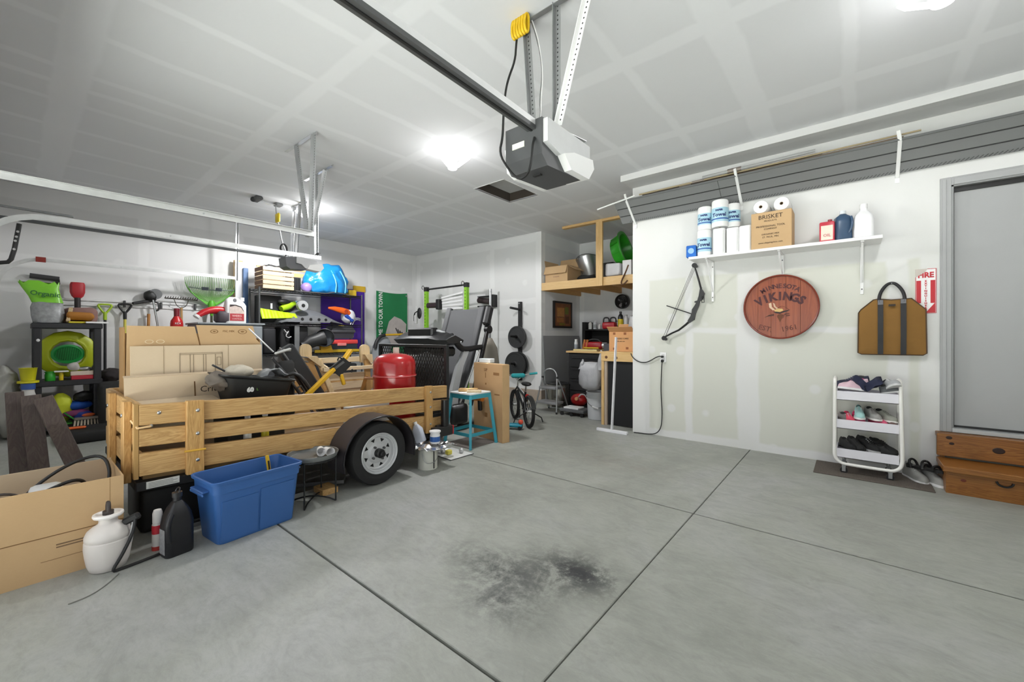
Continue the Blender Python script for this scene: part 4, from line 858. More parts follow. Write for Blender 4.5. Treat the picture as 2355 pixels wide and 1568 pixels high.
obj('bucket_body', B().lathe([(.125, 0), (.13, .006), (.143, .28), (.15, .282), (.15, .30), (.144, .302), (.146, .325), (.153, .327), (.153, .34), (.147, .342), (.15, .375), (.156, .377), (.156, .39), (.14, .39), (.122, .012), (.001, .012)], 30, cap=False), M('c4c6ca', .45, var=.04), bk, 35)
obj('bail_handle', B().tube([(-.15, -.02, .31), (-.10, -.12, .24), (0, -.165, .20), (.08, -.14, .17), (.15, -.03, .20), (.152, .0, .31)], .004, 6, 2), M('8a8a8a', .3, .8), bk, 60); obj('grip', B().cyl((.01, -.165, .195), (.09, -.14, .172), .011), M('e0e0e0', .4), bk, 50)
st = thing('step_stool', 'folding silver two-step stool in front of the steel pot', 'step stool', (-3.63, 5.2, 0))
m_al = M('b4b6b8', .3, .8, .05)
obj('front_frame', B().tube([(-.205, 0, .01), (-.16, .07, .33), (-.135, .12, .53), (-.12, .13, .60), (-.07, .135, .655), (0, .137, .67), (.07, .135, .655), (.12, .13, .60), (.135, .12, .53), (.165, .07, .33), (.205, 0, .01)], .0115, 8, 1), m_al, st, 60)
obj('rear_frame', B().tube([(-.19, .38, .01), (-.165, .26, .30), (-.14, .13, .54)], .0105, 8).tube([(.19, .38, .01), (.165, .26, .30), (.14, .13, .54)], .0105, 8), m_al, st, 60)
for z, hw_, y, c in ((.375, .155, .06, '9a9a9c'), (.15, .185, .03, '9a9a9c')): obj('step', B().box(-hw_, hw_, y-.02, y+.20, z-.018, z+.018, .006), M(c, .45, .3), st); 
obj('floor_bar', B().tube([(-.19, .38, .015), (0, .385, .012), (.19, .38, .015)], .0105, 8), m_al, st, 60)
for x in (-.135, .135): obj('hinge', B().ball((x, .122, .535), .02, 10, 6), BLK, st, 60)
for x, y in ((-.205, 0), (.205, 0), (-.19, .38), (.19, .38)): obj('foot', B().cyl((x, y, 0), (x, y, .03), .015), BLK, st, 40)
pt = thing('steel_pot', 'large steel stockpot behind the step stool', 'pot', (-3.80, 5.83, 0))
obj('pot_body', B().lathe([(.001, 0), (.195, 0), (.20, .005), (.20, .375), (.21, .38), (.20, .385), (.19, .38), (.19, .02), (.001, .02)], 36, cap=False), M('a8a69e', .22, .9, .06), pt, 35)
for a in (2.4, 5.6): obj('handle', B().tube([(.2*math.cos(a-.25), .2*math.sin(a-.25), .33), (.245*math.cos(a-.2), .245*math.sin(a-.2), .34), (.245*math.cos(a+.2), .245*math.sin(a+.2), .34), (.2*math.cos(a+.25), .2*math.sin(a+.25), .33)], .008, 6, 1), STEEL, pt, 60)
obj('lid', B().lathe([(.215, .384), (.21, .392), (.10, .41), (.001, .415)], 30), M('1c1c1d', .4), pt, 50)
cp = thing('air_compressor', 'small red compressor on the floor beside the steel pot', 'compressor', (-3.33, 5.70, 0)); obj('tank', B().ball((0, 0, .17), (.14, .10, .10), 18, 10), M('a01818', .3), cp, 60); obj('gauge', B().cyl((.02, -.09, .20), (.02, -.12, .20), .028), M('d8a070', .4), cp, 40); obj('base', B().box(-.14, .12, -.08, .08, 0, .08, .01), BLK, cp); obj('hose', B().tube([(.05, -.09, .23), (.10, -.11, .28), (.15, -.08, .27), (.16, -.02, .2)], .012, 7, 2), M('c8c0c0', .4), cp, 60)
dl = thing('furniture_dolly', 'black low dolly with a white tray on it beside the bucket', 'dolly', (-3.17, 5.27, 0)); obj('platform', B().box(-.21, .20, -.07, .22, .055, .10, .01), M('5a5c5e', .5), dl); obj('white_tray', B().box(-.15, .10, -.04, .14, .10, .125, .004), M('e0e0e0', .5), dl)
for x, y in ((-.17, -.05), (.0, -.06), (.16, -.04), (-.17, .18), (.16, .18)): obj('wheel', B().cyl((x, y-.012, .028), (x, y+.012, .028), .028), BLK, dl, 40)
# ================================================ gym corner on the back wall, stool, bike, carton
wt = thing('plate_tree', 'black wall post with two pegs of weight plates', 'weight rack')
obj('post', B().box(-4.812, -4.742, 6.0, 6.05, .35, 1.82, .004), IRON, wt); 
for z in (1.675, 1.16, .66): obj('peg', B().cyl((-4.777, 6.0, z), (-4.777, 5.74 if z > 1.5 else 5.72, z+.02), .022), IRON, wt, 40)
obj('bolt', B().cyl((-4.777, 6.0, 1.79), (-4.777, 5.99, 1.79), .012), STEEL, wt)
def plate(x, y, z, r, th, label):
    t = thing('weight_plate', label, 'weight plate', (x, y, z-r)); T = Matrix.Translation((0, 0, r)) @ Matrix.Rotation(PI/2, 4, 'X')
    obj('disc', B().lathe([(.026, -th/2), (.05, -th/2), (.06, -th*.35), (r*.82, -th*.35), (r*.86, -th/2), (r*.98, -th/2), (r, -th*.4), (r, th*.4), (r*.98, th/2), (r*.86, th/2), (r*.82, th*.35), (.06, th*.35), (.05, th/2), (.026, th/2), (.026, -th/2)], 40, cap=False).xf(T), M('2f3031', .55, .1, .1), t, 30)
    obj('hub_ring', B().lathe([(.025, th/2), (.032, th/2+.004), (.04, th/2), (.025, th/2)], 20, cap=False).xf(T), M('151515', .5), t, 40)
plate(-4.777, 5.93, 1.16, .205, .04, 'smaller black weight plate on the upper loaded peg')
plate(-4.777, 5.955, .655, .235, .04, 'big black weight plate on the lower peg, rear of the two')
plate(-4.777, 5.875, .655, .235, .04, 'big black weight plate on the lower peg, front of the two')
# pull-up rack
rk = thing('power_rack', 'pull-up rack with two bright green posts and a black crossbar', 'rack')
YR = 5.55; m_gr = M('8ac82a', .4, var=.06)
for x in (-6.93, -5.72):
    p = obj('post', B().box(x-.036, x+.036, YR-.036, YR+.036, .02, 2.12, .004), m_gr, rk); h = B()
    for k in range(28): h.cyl((x, YR-.0365, .3+.065*k), (x, YR-.0385, .3+.065*k), .010, seg=8)
    obj('post_holes', h, BLK, p)['kind'] = 'stuff'
    obj('post_cap', B().box(x-.042, x+.042, YR-.042, YR+.042, 2.12, 2.21, .005), BLK, rk)
    obj('side_face', B().box(x-.07, x-.037, YR-.02, YR+.02, .02, 2.10), M('d8d8d0', .5), rk)
    obj('foot', B().box(x-.04, x+.04, YR-.45, YR+.3, 0, .06, .004), BLK, rk)
    obj('band_clip', B().tube([(x-.05, YR-.05, 2.16), (x-.09, YR-.06, 2.19), (x-.06, YR-.05, 2.25), (x-.02, YR-.045, 2.21)], .007, 5, 1), M('4a4a4a', .4), rk, 60)
obj('pull_up_bar', B().cyl((-6.90, YR, 2.16), (-5.75, YR, 2.17), .018), BLK, rk, 50)
obj('safety_arm', B().bar((-6.89, YR-.02, 1.82), (-6.5, YR-.02, 1.81), .08, .11, .03), M('3a2a30', .5), rk); obj('safety_hook', B().box(-6.55, -6.45, YR-.08, YR+.03, 1.72, 1.93, .015), BLK, rk)
wsl = thing('plastic_trim_bundle', 'fan of white plastic trim between the green rack posts', 'slats')
for k in range(5): obj('slat', B().bar((-6.42+.01*k, 5.52, 1.955-.055*k), (-5.78, 5.50, 2.02-.075*k), .012, .035, .004), WHTP, wsl)
mnt = thing('rack_mount', 'black horizontal wall mount to the right of the green posts', 'wall mount')
obj('rails', B().box(-5.80, -5.40, 5.93, 6.03, 1.955, 1.975), BLK, mnt); obj('rails', B().box(-5.80, -5.40, 5.93, 6.03, 1.76, 1.785), BLK, mnt); obj('end_plate', B().box(-5.43, -5.37, 5.92, 6.05, 1.75, 1.99, .004), BLK, mnt); obj('roller', B().cyl((-5.80, 5.97, 1.90), (-5.48, 5.97, 1.86), .055), M('3a2e30', .6), mnt, 40)
bbx = thing('barbell', 'steel barbell standing upright against the back wall', 'barbell'); obj('shaft', B().cyl((-5.40, 5.86, .04), (-5.385, 5.86, 1.7), .016), M('8a8c8e', .3, .8), bbx, 50); obj('sleeve', B().cyl((-5.385, 5.86, 1.70), (-5.382, 5.86, 2.09), .026), STEEL, bbx, 50); obj('collar', B().cyl((-5.385, 5.86, 1.685), (-5.385, 5.86, 1.71), .036), STEEL, bbx, 40); obj('sleeve', B().cyl((-5.405, 5.86, 0), (-5.40, 5.86, .06), .026), STEEL, bbx, 50)
pt_ = thing('clamp_tool', 'black clamp hanging beside the left green post', 'clamp', (-7.10, 5.45, 1.50)); obj('pad', B().ball((.06, 0, .16), (.07, .03, .12), 12, 8), BLK, pt_, 60); obj('clip_arm', B().tube([(-.12, 0, .0), (-.12, 0, .16), (-.02, 0, .2)], .012, 6, 1), BLK, pt_, 60); obj('sleeve', B().cyl((-.06, 0, -.05), (-.06, 0, .12), .04), M('c8c8c8', .5), pt_, 40)

# treadmill, folded
tm = thing('treadmill', 'folded treadmill with grey belt and black console behind the trailer', 'treadmill')
m_tp = M('1b1b1d', .35); m_tg = M('b6b8ba', .4, .2, .04)
UX0, UX1 = -4.62, -3.80
for x in (UX0, UX1):
    b = B(); rings = []
    for y, z, wy, wx in ((3.42, .06, .075, .03), (3.44, .3, .07, .03), (3.48, .55, .055, .028), (3.56, .80, .05, .027), (3.66, .98, .045, .027), (3.70, 1.03, .04, .025)):
        rings.append([(x-wx, y-wy, z), (x+wx, y-wy, z), (x+wx, y+wy, z), (x-wx, y+wy, z)])
    b.ring_loft(rings); obj('upright', b, m_tg, tm, 40)
    obj('handlebar', B().tube([(x, 3.42, 1.20), (x, 3.50, 1.10), (x, 3.58, 1.03), (x, 3.66, 1.005), (x, 3.90, 1.03), (x, 3.98, 1.035)], [.03, .035, .038, .04, .036, .034], 10, 1), m_tp, tm, 60)
    obj('base_rail', B().box(x-.035, x+.035, 3.2, 4.35, 0, .075, .012), m_tp, tm)
obj('base_bar', B().box(UX0, UX1, 3.3, 3.38, .02, .07), m_tp, tm)
con = B(); rings = []
for x, k in ((-4.78, .55), (-4.68, .9), (-4.45, 1), (-4.05, 1), (-3.9, .85), (-3.72, .5)):
    z0 = 1.03+(.04 if k < .6 else 0); rings.append([(x, 3.32, z0+.02), (x, 3.27, z0+.12*k), (x, 3.33, 1.10+.115*k), (x, 3.42, 1.125+.125*k), (x, 3.56, 1.10+.06*k), (x, 3.55, z0+.03)])
con.ring_loft(rings); obj('console', con, m_tp, tm, 30)
obj('console_screen', B().box(-4.52, -4.02, 3.30, 3.42, 1.16, 1.285, .02), M('141415', .3), tm)
obj('console_trim', B().tube([(-4.30, 3.36, 1.27), (-4.1, 3.38, 1.262), (-3.95, 3.40, 1.23), (-3.80, 3.46, 1.17), (-3.72, 3.52, 1.10)], [.012, .016, .02, .02, .014], 8, 1), M('c8cacc', .25, .4), tm, 60)
obj('under_tray', B().box(-4.68, -3.78, 3.34, 3.5, .93, 1.05, .03), M('101011', .45), tm)
def dk(x, s_, n_=0): return (x, 3.72+.37*s_-n_*.95, .42+1.13*s_+n_*.31)   # along the folded deck, s 0..1
b = B().bar(dk(-4.24, -.1), dk(-4.24, 1.0), .58, .03, up=(0, -.95, .31)); obj('belt', b, M('56575a', .65, var=.03), tm)
for x in (-4.57, -3.91): obj('side_rail', B().bar(dk(x, -.12), dk(x, 1.03), .095, .06, .01, up=(0, -.95, .31)), M('404144', .5, .1), tm)
obj('end_cap', B().bar(dk(-4.45, 1.02, .0), dk(-3.68, 1.02, 0), .10, .11, .02, up=(0, -.95, .31)) if False else B().bar(dk(-3.79, .80, -.02), dk(-3.79, 1.04, -.02), .09, .12, .03, up=(0, -.95, .31)), M('252527', .4), tm)
obj('roller_wheel', B().cyl(dk(-3.81, .77, -.07), dk(-3.75, .77, -.07), .055), m_tp, tm, 40)
obj('rear_frame', B().bar(dk(-3.78, -.1, -.06), dk(-3.78, .8, -.06), .04, .05, .005, up=(0, -.95, .31)), m_tp, tm)
obj('gas_strut', B().cyl((-3.82, 3.55, .25), (-3.80, 3.92, 1.0), .014), M('c8c8ca', .2, .9), tm, 50)
obj('motor_cover', B().box(-4.48, -3.72, 3.38, 3.66, .08, .34, .05, 2), M('1e1e20', .4), tm, 50)
t = thing('fabric_cover', 'khaki cloth cover standing behind the treadmill', 'cover'); b = B(); rings = []
for z, r in ((0, .19), (.3, .2), (.6, .18), (.85, .15), (1.0, .12), (1.15, .05)): rings.append([(-4.35+r*math.cos(2*PI*i/18)*(1+.08*math.sin(i*4)), 4.7+r*math.sin(2*PI*i/18), z) for i in range(18)])
obj('cloth', b.ring_loft(rings).crumple(.02, 8), M('9a948a', .9, bump=.2), t, 70)
t = thing('tripod', 'thin dark tripod standing behind the teal stool', 'tripod', (-4.02, 4.25, 0))
for k in range(3): a = 2*PI*k/3+.4; obj('leg', B().cyl((.02*math.cos(a), .02*math.sin(a), .78), (.17*math.cos(a), .17*math.sin(a), 0), .013, .010), M('6a6460', .4, .3), t, 50)
obj('head', B().cyl((0, 0, .74), (0, 0, .86), .03), M('4a4644', .4), t, 40)

# teal metal stool
sl = thing('metal_stool', 'teal metal stool with white seat beside the tall carton', 'stool', (-3.235, 3.20, 0))
m_te = M('3aa0b4', .35, .1, .1)
S = .57; tp = .145; bt = .20
obj('seat', B().prism(rrect(-.165, .165, -.165, .165, .03), XY, S-.012, S).xf(Matrix.Identity(4)), M('e2e4e4', .4), sl, 40)
obj('apron', B().frame(-.158, .158, -.158, .158, .006, XY, S-.06, S-.012), m_te, sl)
for sx_ in (-1, 1):
    for sy_ in (-1, 1):
        b = B().bar((tp*sx_, tp*sy_, S-.02), (bt*sx_, bt*sy_, .0), .036, .005, up=(sx_, -sy_, 0)).bar((tp*sx_+.0, tp*sy_, S-.02), (bt*sx_, bt*sy_, 0), .026, .02, up=(sx_, sy_, 0))
        obj('leg', b, m_te, sl)
f = .21; w_ = bt-(bt-tp)*f/S
for a, c in (((-w_, -w_), (w_, -w_)), ((w_, -w_), (w_, w_)), ((w_, w_), (-w_, w_)), ((-w_, w_), (-w_, -w_))): obj('stretcher', B().bar((*a, f-.07), (*c, f-.07), .006, .035), m_te, sl)
solo('wood_offcut', B().bar((-3.34, 3.13, S+.018), (-3.17, 3.24, S+.018), .09, .03, .003), PINEX, 'reddish wooden offcuts lying on the teal stool seat', 'wood piece')
solo('wood_offcut', B().bar((-3.20, 3.11, S+.014), (-3.08, 3.21, S+.014), .05, .026, .003), PALE, 'pale wood block on the right of the stool seat', 'wood piece')
t = thing('cordless_drill', 'black and orange drill hooked under the stool seat', 'drill', (-3.36, 3.42, .32)); obj('drill_body', B().cyl((-.08, 0, .14), (.10, 0, .14), .032), M('c8742a', .4), t, 40); obj('grip', B().bar((.05, 0, .14), (.06, 0, 0), .04, .05, .01), BLK, t); obj('chuck', B().cyl((-.13, 0, .14), (-.08, 0, .14), .02), BLK, t, 40)
# tall flat carton
t = thing('cardboard_box', 'tall flat brown carton standing behind the teal stool', 'box', (-3.20, 3.50, 0), math.radians(-9))
obj('box_body', B().box(-.275, .255, -.05, .05, 0, .865, .004), M('b9946a', .8, var=.08), t)
obj('end_flap', B().box(.2555, .262, -.052, .05, .0, .86, .002), M('c4a276', .8), t); obj('top_tape', B().box(-.27, .25, -.02, .02, .8652, .8665), M('d8bc90', .4), t)
for u, z, w_, h_ in ((-.05, .70, .012, .06), (-.05, .62, .022, .022), (.12, .52, .09, .012), (-.06, .25, .05, .05), (.10, .74, .10, .03)): obj('print_mark', B().box(u, u+w_, -.0512, -.05, z, z+h_), M('8a6238', .8), t)
text('UP', .05, facing((-.04, -.0515, .79)), M('6a4422', .8), t)
solo('paper_stack', B().box(-3.40, -3.22, 3.50, 3.58, .868, .915, .004), M('dfe3e6', .5), 'white pack lying on top of the tall carton', 'pack')
# kid's bike behind the carton
bi = thing('kids_bike', 'small black bike with teal grips behind the tall carton', 'bicycle', (-3.19, 4.20, 0), math.radians(146))
def whl(x, nm):
    r = .21; T = Matrix.Translation((x, 0, r)) @ Matrix.Rotation(PI/2, 4, 'X')
    w_ = obj(nm, B().lathe([(r-.045, -.012), (r-.03, -.022), (r-.008, -.016), (r, 0), (r-.008, .016), (r-.03, .022), (r-.045, .012), (r-.045, -.012)], 36, cap=False).xf(T), M('1a1a1a', .8), bi, 60)
    obj('rim', B().lathe([(r-.052, -.012), (r-.044, -.012), (r-.044, .012), (r-.052, .012), (r-.052, -.012)], 36, cap=False).xf(T), M('2c2c2e', .3), w_, 60)
    sp = B()
    for k in range(16): a = 2*PI*k/16; sp.cyl((x, .015*(-1)**k, r), (x+(r-.05)*math.cos(a), 0, r+(r-.05)*math.sin(a)), .0025, seg=5)
    obj('spokes', sp, CHROME, w_)['kind'] = 'stuff'; obj('hub', B().cyl((x, -.035, r), (x, .035, r), .02), CHROME, w_, 50)
whl(0, 'rear_wheel'); whl(.62, 'front_wheel')
m_bf = M('1e2022', .3)
obj('frame', B().tube([(0, .04, .2), (.20, .02, .22)], .011, 7).tube([(0, -.04, .2), (.20, -.02, .22)], .011, 7).tube([(.20, 0, .22), (.13, 0, .45)], .016, 8).tube([(.20, 0, .22), (.48, 0, .42)], .018, 8).tube([(.15, 0, .38), (.47, 0, .46)], .016, 8).tube([(0, .04, .2), (.15, .02, .38)], .009, 7).tube([(0, -.04, .2), (.15, -.02, .38)], .009, 7), m_bf, bi, 60)
obj('frame_stripe', B().tube([(.24, -.016, .27), (.44, -.016, .41)], .008, 6).tube([(.2, -.014, .40), (.42, -.014, .455)], .008, 6), M('d8d8d8', .4), bi, 60)
obj('fork', B().tube([(.49, 0, .48), (.52, .045, .38), (.62, .045, .2)], .010, 7).tube([(.49, 0, .48), (.52, -.045, .38), (.62, -.045, .2)], .010, 7), m_bf, bi, 60)
obj('seat_post', B().cyl((.13, 0, .44), (.11, 0, .53), .012), CHROME, bi, 50); obj('saddle', B().ball((.10, 0, .555), (.12, .06, .028), 14, 8), BLK, bi, 60)
obj('handlebar', B().tube([(.48, 0, .48), (.46, 0, .58), (.46, .10, .64), (.43, .24, .66)], .010, 7, 1).tube([(.46, 0, .58), (.46, -.10, .64), (.43, -.24, .66)], .010, 7, 1), CHROME, bi, 60)
for s_ in (-1, 1): obj('grip', B().cyl((.44, .16*s_, .65), (.425, .27*s_, .662), .016), TEAL, bi, 50)
obj('bar_pad', B().box(.42, .50, -.10, .10, .60, .66, .02), TEAL, bi); obj('fender', B().grid(lambda u, v: (-(.215)*math.cos(.35+1.3*u), .03*(2*v-1), .2+.215*math.sin(.35+1.3*u)), 10, 2, .003), BLK, bi, 60)
obj('reflector', B().cyl((.07, 0, .40), (.05, 0, .40), .025), M('d02020', .2), bi, 40)
obj('crank', B().cyl((.2, -.05, .22), (.2, -.055, .22), .06), M('3a3a3c', .4, .4), bi, 40); obj('crank_arm', B().bar((.2, -.06, .22), (.2, -.06, .34), .012, .02), M('3a3a3c', .4, .4), bi); obj('crank_arm', B().bar((.2, .06, .22), (.2, .06, .10), .012, .02), M('3a3a3c', .4, .4), bi)
obj('training_arm', B().tube([(.0, -.05, .2), (.02, -.18, .12), (.02, -.20, .06)], .008, 6).tube([(.0, .05, .2), (.02, .18, .12), (.02, .20, .06)], .008, 6), BLK, bi, 60)
sk = thing('toy_scooter', 'teal and red toy lying on the floor beside the bike', 'toy', (-3.30, 4.02, 0), .5); obj('deck', B().box(-.14, .12, -.05, .05, .03, .075, .02, 2), M('1f8ea8', .4), sk, 50); obj('nose', B().ball((.10, -.02, .10), .032), M('d8503a', .4), sk, 60)
for x in (-.10, .09): obj('wheel', B().cyl((x, -.05, .024), (x, .05, .024), .024), BLK, sk, 40)
# ================================================ utility trailer and its load
tr = thing('utility_trailer', 'low utility trailer with pine board sides and a white spoked wheel', 'trailer')
TILT = Matrix(((1, 0, 0, 0), (0, 1, 0, 0), (0, -.0447, 1, .0447*.448), (0, 0, 0, 1)))       # bed slopes down to the rear
def tp_(name, b, m, parent=tr, smooth=None, label=None): return obj(name, b.xf(TILT), m, parent, smooth, label)
SX = -3.1
m_tf = M('1d1d1f', .5, .3)
for i, (z0, z1, y1) in enumerate(((.385, .515, 2.66), (.552, .650, 2.735), (.672, .79, 2.739))):
    tp_('side_board', B().box(SX-.036, SX, .448, y1, z0, z1, .003), PINE); tp_('side_board', B().box(-4.30, -4.264, .448, y1, z0, z1, .003), PINE)
    tp_('front_board', B().box(-4.30, SX, .43, .448, z0, z1, .003) if False else B().box(-4.264, SX-.036, .432, .468, z0, z1, .003), PINEX)
tp_('corner_trim', B().box(SX-.036, SX+.0, .425, .447, .37, .795, .002), M('b08a52', .6))
for y0, y1 in ((.656, .743), (2.455, 2.532)):
    p = tp_('side_post', B().box(SX, SX+.036, y0, y1, .355, .80, .003), PINEZ)
    for z in (.74, .60, .44): obj('bolt', B().ball((SX+.037, (y0+y1)/2+.01, z-.0447*((y0+y1)/2-.448)), (.006, .011, .011), 10, 6), STEEL, p, 60)
    tp_('side_post', B().box(-4.336, -4.30, y0, y1, .355, .80, .003), PINEZ)
b = obj('bolt', B().ball((SX+.002, .535, .735), (.006, .011, .011), 10, 6), STEEL, tr, 60)
obj('bolt', B().ball((SX+.002, .50, .665), (.006, .009, .009), 10, 6), STEEL, tr, 60)
for x0, x1 in ((-3.30, -3.21), (-3.86, -3.77)):
    p = tp_('front_post', B().box(x0, x1, .396, .432, .33, .80, .003), PINEZ); obj('bolt', B().ball((x1-.045, .395, .72), (.011, .006, .011), 10, 6), STEEL, p, 60)
tp_('yellow_band', B().tube([(SX+.037, .645, .50), (SX+.038, .75, .50)], .006, 6), M('d8a83a', .5), tr, None, 'yellow cord around the post')
tp_('pale_tie', B().tube([(SX-.04, .42, .70), (SX+.004, .44, .66), (SX+.004, .50, .665)], .007, 6), M('d8b484', .6), tr, 60)
# bed, frame, axle
for k in range(8): tp_('deck_plank', B().box(-4.26+.1405*k, -4.26+.1405*(k+1)-.006, .47, 2.72, .355, .375), M('8a6e48', .8, var=.25))
tp_('frame_rail', B().box(SX-.05, SX+.02, .432, 2.66, .305, .355, .003), m_tf); tp_('frame_rail', B().box(-4.30, -4.25, .432, 2.66, .305, .355, .003), m_tf)
tp_('cross_member', B().box(-4.25, SX-.05, .432, .48, .305, .355), m_tf); tp_('cross_member', B().box(-4.25, SX-.05, 2.60, 2.65, .305, .355), m_tf)
pl = obj('data_plate', B().box(SX+.02, SX+.024, .475, .625, .312, .352, .001), M('c2c2be', .6, var=.1, scale=40), tr)
for k, y_ in enumerate((.344, .336, .328, .320)): obj('print_line', B().box(SX+.024, SX+.0245, .485, .595+.02*(k % 2), y_-.0012, y_+.0012), M('6a6a66', .6), pl)
obj('axle', B().cyl((-4.42, 1.85, .245), (-3.0, 1.85, .245), .024), m_tf, tr, 50)
obj('leaf_spring', B().tube([(-3.16, 1.55, .29), (-3.16, 1.7, .25), (-3.16, 1.85, .235), (-3.16, 2.0, .25), (-3.16, 2.15, .27)], .018, 6, 1), m_tf, tr, 60)
def wheel(xc, out):
    R_ = .248; T = Matrix.Translation((xc, 1.85, R_)) @ Matrix.Rotation(PI/2*out, 4, 'Y')
    w_ = obj('wheel', B().lathe([(.158, -.055), (.20, -.066), (.235, -.062), (.246, -.045), (.248, 0), (.246, .045), (.235, .062), (.20, .066), (.165, .058), (.158, .05), (.158, -.055)], 56, cap=False).xf(T), M('1d1d1e', .75, bump=.1), tr, 40)
    obj('rim', B().lathe([(.159, .045), (.162, .060), (.157, .066), (.151, .060), (.145, .045), (.139, .050), (.134, .046), (.128, .018), (.118, .012), (.085, .016), (.07, .03), (.055, .032), (.001, .032)], 56, cap=False).xf(T), M('c9cacc', .35, .15, .04), w_, 35)
    for k in range(8):
        a = 2*PI*k/8+.35; c, s_ = math.cos(a), math.sin(a)
        tri = [(.088, 0), (.112, -.017), (.112, .017)]
        hb = B(); pts = [(r*c-t*s_, r*s_+t*c) for r, t in tri]; hb.prism(pts, XY, .0135, .0185); obj('rim_hole', hb.xf(T), M('0c0c0c', .8), w_)
    for k in range(4):
        a = 2*PI*k/4+.6; obj('lug_nut', B().cyl((.058*math.cos(a), .058*math.sin(a), .03), (.058*math.cos(a), .058*math.sin(a), .05), .010, seg=6).xf(T), M('6a6a6c', .35, .7), w_)
    obj('hub_cap', B().lathe([(.036, .03), (.036, .075), (.03, .082), (.022, .083), (.022, .105), (.017, .11), (.001, .11)], 20).xf(T), M('161617', .4), w_, 40)
wheel(-2.945, 1); wheel(-4.46, -1)
for x0, x1 in ((-3.095, -2.862), (-4.545, -4.31)):
    def arcp(r, n=16): return [(1.85-r*math.cos(math.radians(-12+204*i/n)), .235+.97*r*math.sin(math.radians(-12+204*i/n))) for i in range(n+1)]
    o, i_ = arcp(.325), arcp(.319)
    poly = o+i_[::-1]; obj('fender', B().prism(poly, YZ, x0, x1), M('4a464a', .4, .35, .12), tr, 40)
    lip = [(x1 if x0 > -4 else x0, y, z) for y, z in arcp(.318)]; obj('fender_lip', B().tube(lip, .008, 6), M('2a282b', .35, .4), tr, 60)
# tail lamp, gate latch and mesh ramp gate
tl = obj('lamp_housing', B().box(-3.06, -2.985, 2.50, 2.715, .225, .315, .005), BLK, tr); obj('red_lens', B().box(-3.05, -2.99, 2.715, 2.735, .225, .31, .006), M('c01822', .25), tl); obj('mount', B().box(-3.09, -3.05, 2.58, 2.64, .20, .32), BLK, tl)
obj('latch_post', B().cyl((-3.03, 2.65, .30), (-3.03, 2.65, .565), .038), BLKG, tr, 40); obj('latch_bar', B().box(-3.095, -3.085, 2.47, 2.66, .40, .43), BLK, tr)
YG = 2.765
g = obj('ramp_gate', B().box(-4.32, -3.12, YG-.018, YG+.018, 1.06, 1.09, .002).box(-4.32, -3.12, YG-.018, YG+.018, .33, .36, .002).box(-4.32, -4.285, YG-.018, YG+.018, .36, 1.06).box(-3.155, -3.12, YG-.018, YG+.018, .36, 1.06), M('2c2d2f', .4, .4), tr)
ms = B(); n_ = 0
p_ = .042
for k in range(-18, 30):
    for sgn in (1, -1):
        pts = []
        xa = -4.285+p_*k; h_ = .70
        x0_, z0_, x1_, z1_ = (xa, .36, xa+h_*.55, 1.06) if sgn > 0 else (xa+h_*.55, .36, xa, 1.06)
        lo, hi = -4.285, -3.155
        t0, t1 = 0, 1; dx = x1_-x0_
        for t_ in ((lo-x0_)/dx, (hi-x0_)/dx):
            pass
        ta, tb2 = sorted(((lo-x0_)/dx, (hi-x0_)/dx)); t0, t1 = max(0, ta), min(1, tb2)
        if t1-t0 > .03: ms.bar((x0_+dx*t0, YG, .36+.7*t0), (x0_+dx*t1, YG, .36+.7*t1), .0065, .006, up=(0, 1, 0))
obj('expanded_mesh', ms, M('2a2b2c', .45, .5), g)['kind'] = 'stuff'
# things under the trailer
solo('storage_tub', B().box(-3.66, -3.24, .47, 1.0, 0, .27, .03, 2), M('151516', .6), 'black tub on the floor under the front of the trailer', 'tub', 50)
solo('aluminium_bar', B().box(-3.17, -3.13, .60, 1.5, 0, .025), STEEL, 'thin aluminium bar on the floor behind the blue tote', 'bar')
solo('aluminium_ramp', B().bar((-3.5, 1.15, .03), (-3.12, 1.68, .03), .08, .03, .003), M('a0a0a2', .35, .8), 'metal ramp rail on the floor beside the trailer wheel', 'ramp')
solo('wood_block', B().box(-3.14, -2.99, 1.44, 1.56, 0, .045, .004), PINEX, 'short wooden block chocking the trailer wheel', 'wood block')

# --- load
cbx = thing('cardboard_box', 'large opened brown carton standing in the front of the trailer', 'box')
for pl_ in ([(.475, .385), (.905, .385), (.905, 1.02), (.858, 1.25), (.485, 1.25)], [(.912, .385), (1.30, .385), (1.30, 1.12), (1.272, 1.15), (1.245, 1.262), (.868, 1.262), (.912, 1.02)]): obj('front_panel', B().prism(pl_, YZ, -3.79, -3.784), CB, cbx)
obj('side_panel', B().box(-3.98, -3.79, .47, .476, .385, 1.24), CBD, cbx); obj('back_panel', B().box(-3.986, -3.98, .475, 1.30, .385, 1.2), CBD, cbx); obj('side_panel', B().box(-3.98, -3.79, 1.295, 1.301, .385, 1.16), CBD, cbx)
for y, r in ((.98, .02), (1.17, .026)):
    obj('print_ring', B().lathe([(r, 0), (r+.003, .0006), (r+.006, 0), (r, 0)], 24, (-3.783, y, 1.215), Matrix.Rotation(PI/2, 3, 'Y'), .6, 1, False), M('8a6840', .8), cbx); obj('print_dot', B().lathe([(r*.5, 0), (.001, .0006)], 12, (-3.783, y, 1.215), Matrix.Rotation(PI/2, 3, 'Y'), .5, 1), M('8a6840', .8), cbx)
text('FSC MIX', .022, facing((-3.7832, 1.075, 1.217), '+X'), M('8a6840', .8), cbx); 
for y in (.60, .66): obj('hand_slot', B().lathe([(.018, 0), (.021, .0006), (.024, 0), (.018, 0)], 20, (-3.783, y, 1.14), Matrix.Rotation(PI/2, 3, 'Y'), .6, 1, False), M('d8c4a0', .8), cbx)
sh2 = thing('cardboard_sheet', 'pale flattened carton with a printed cabinet outline leaning on the brown carton', 'cardboard')
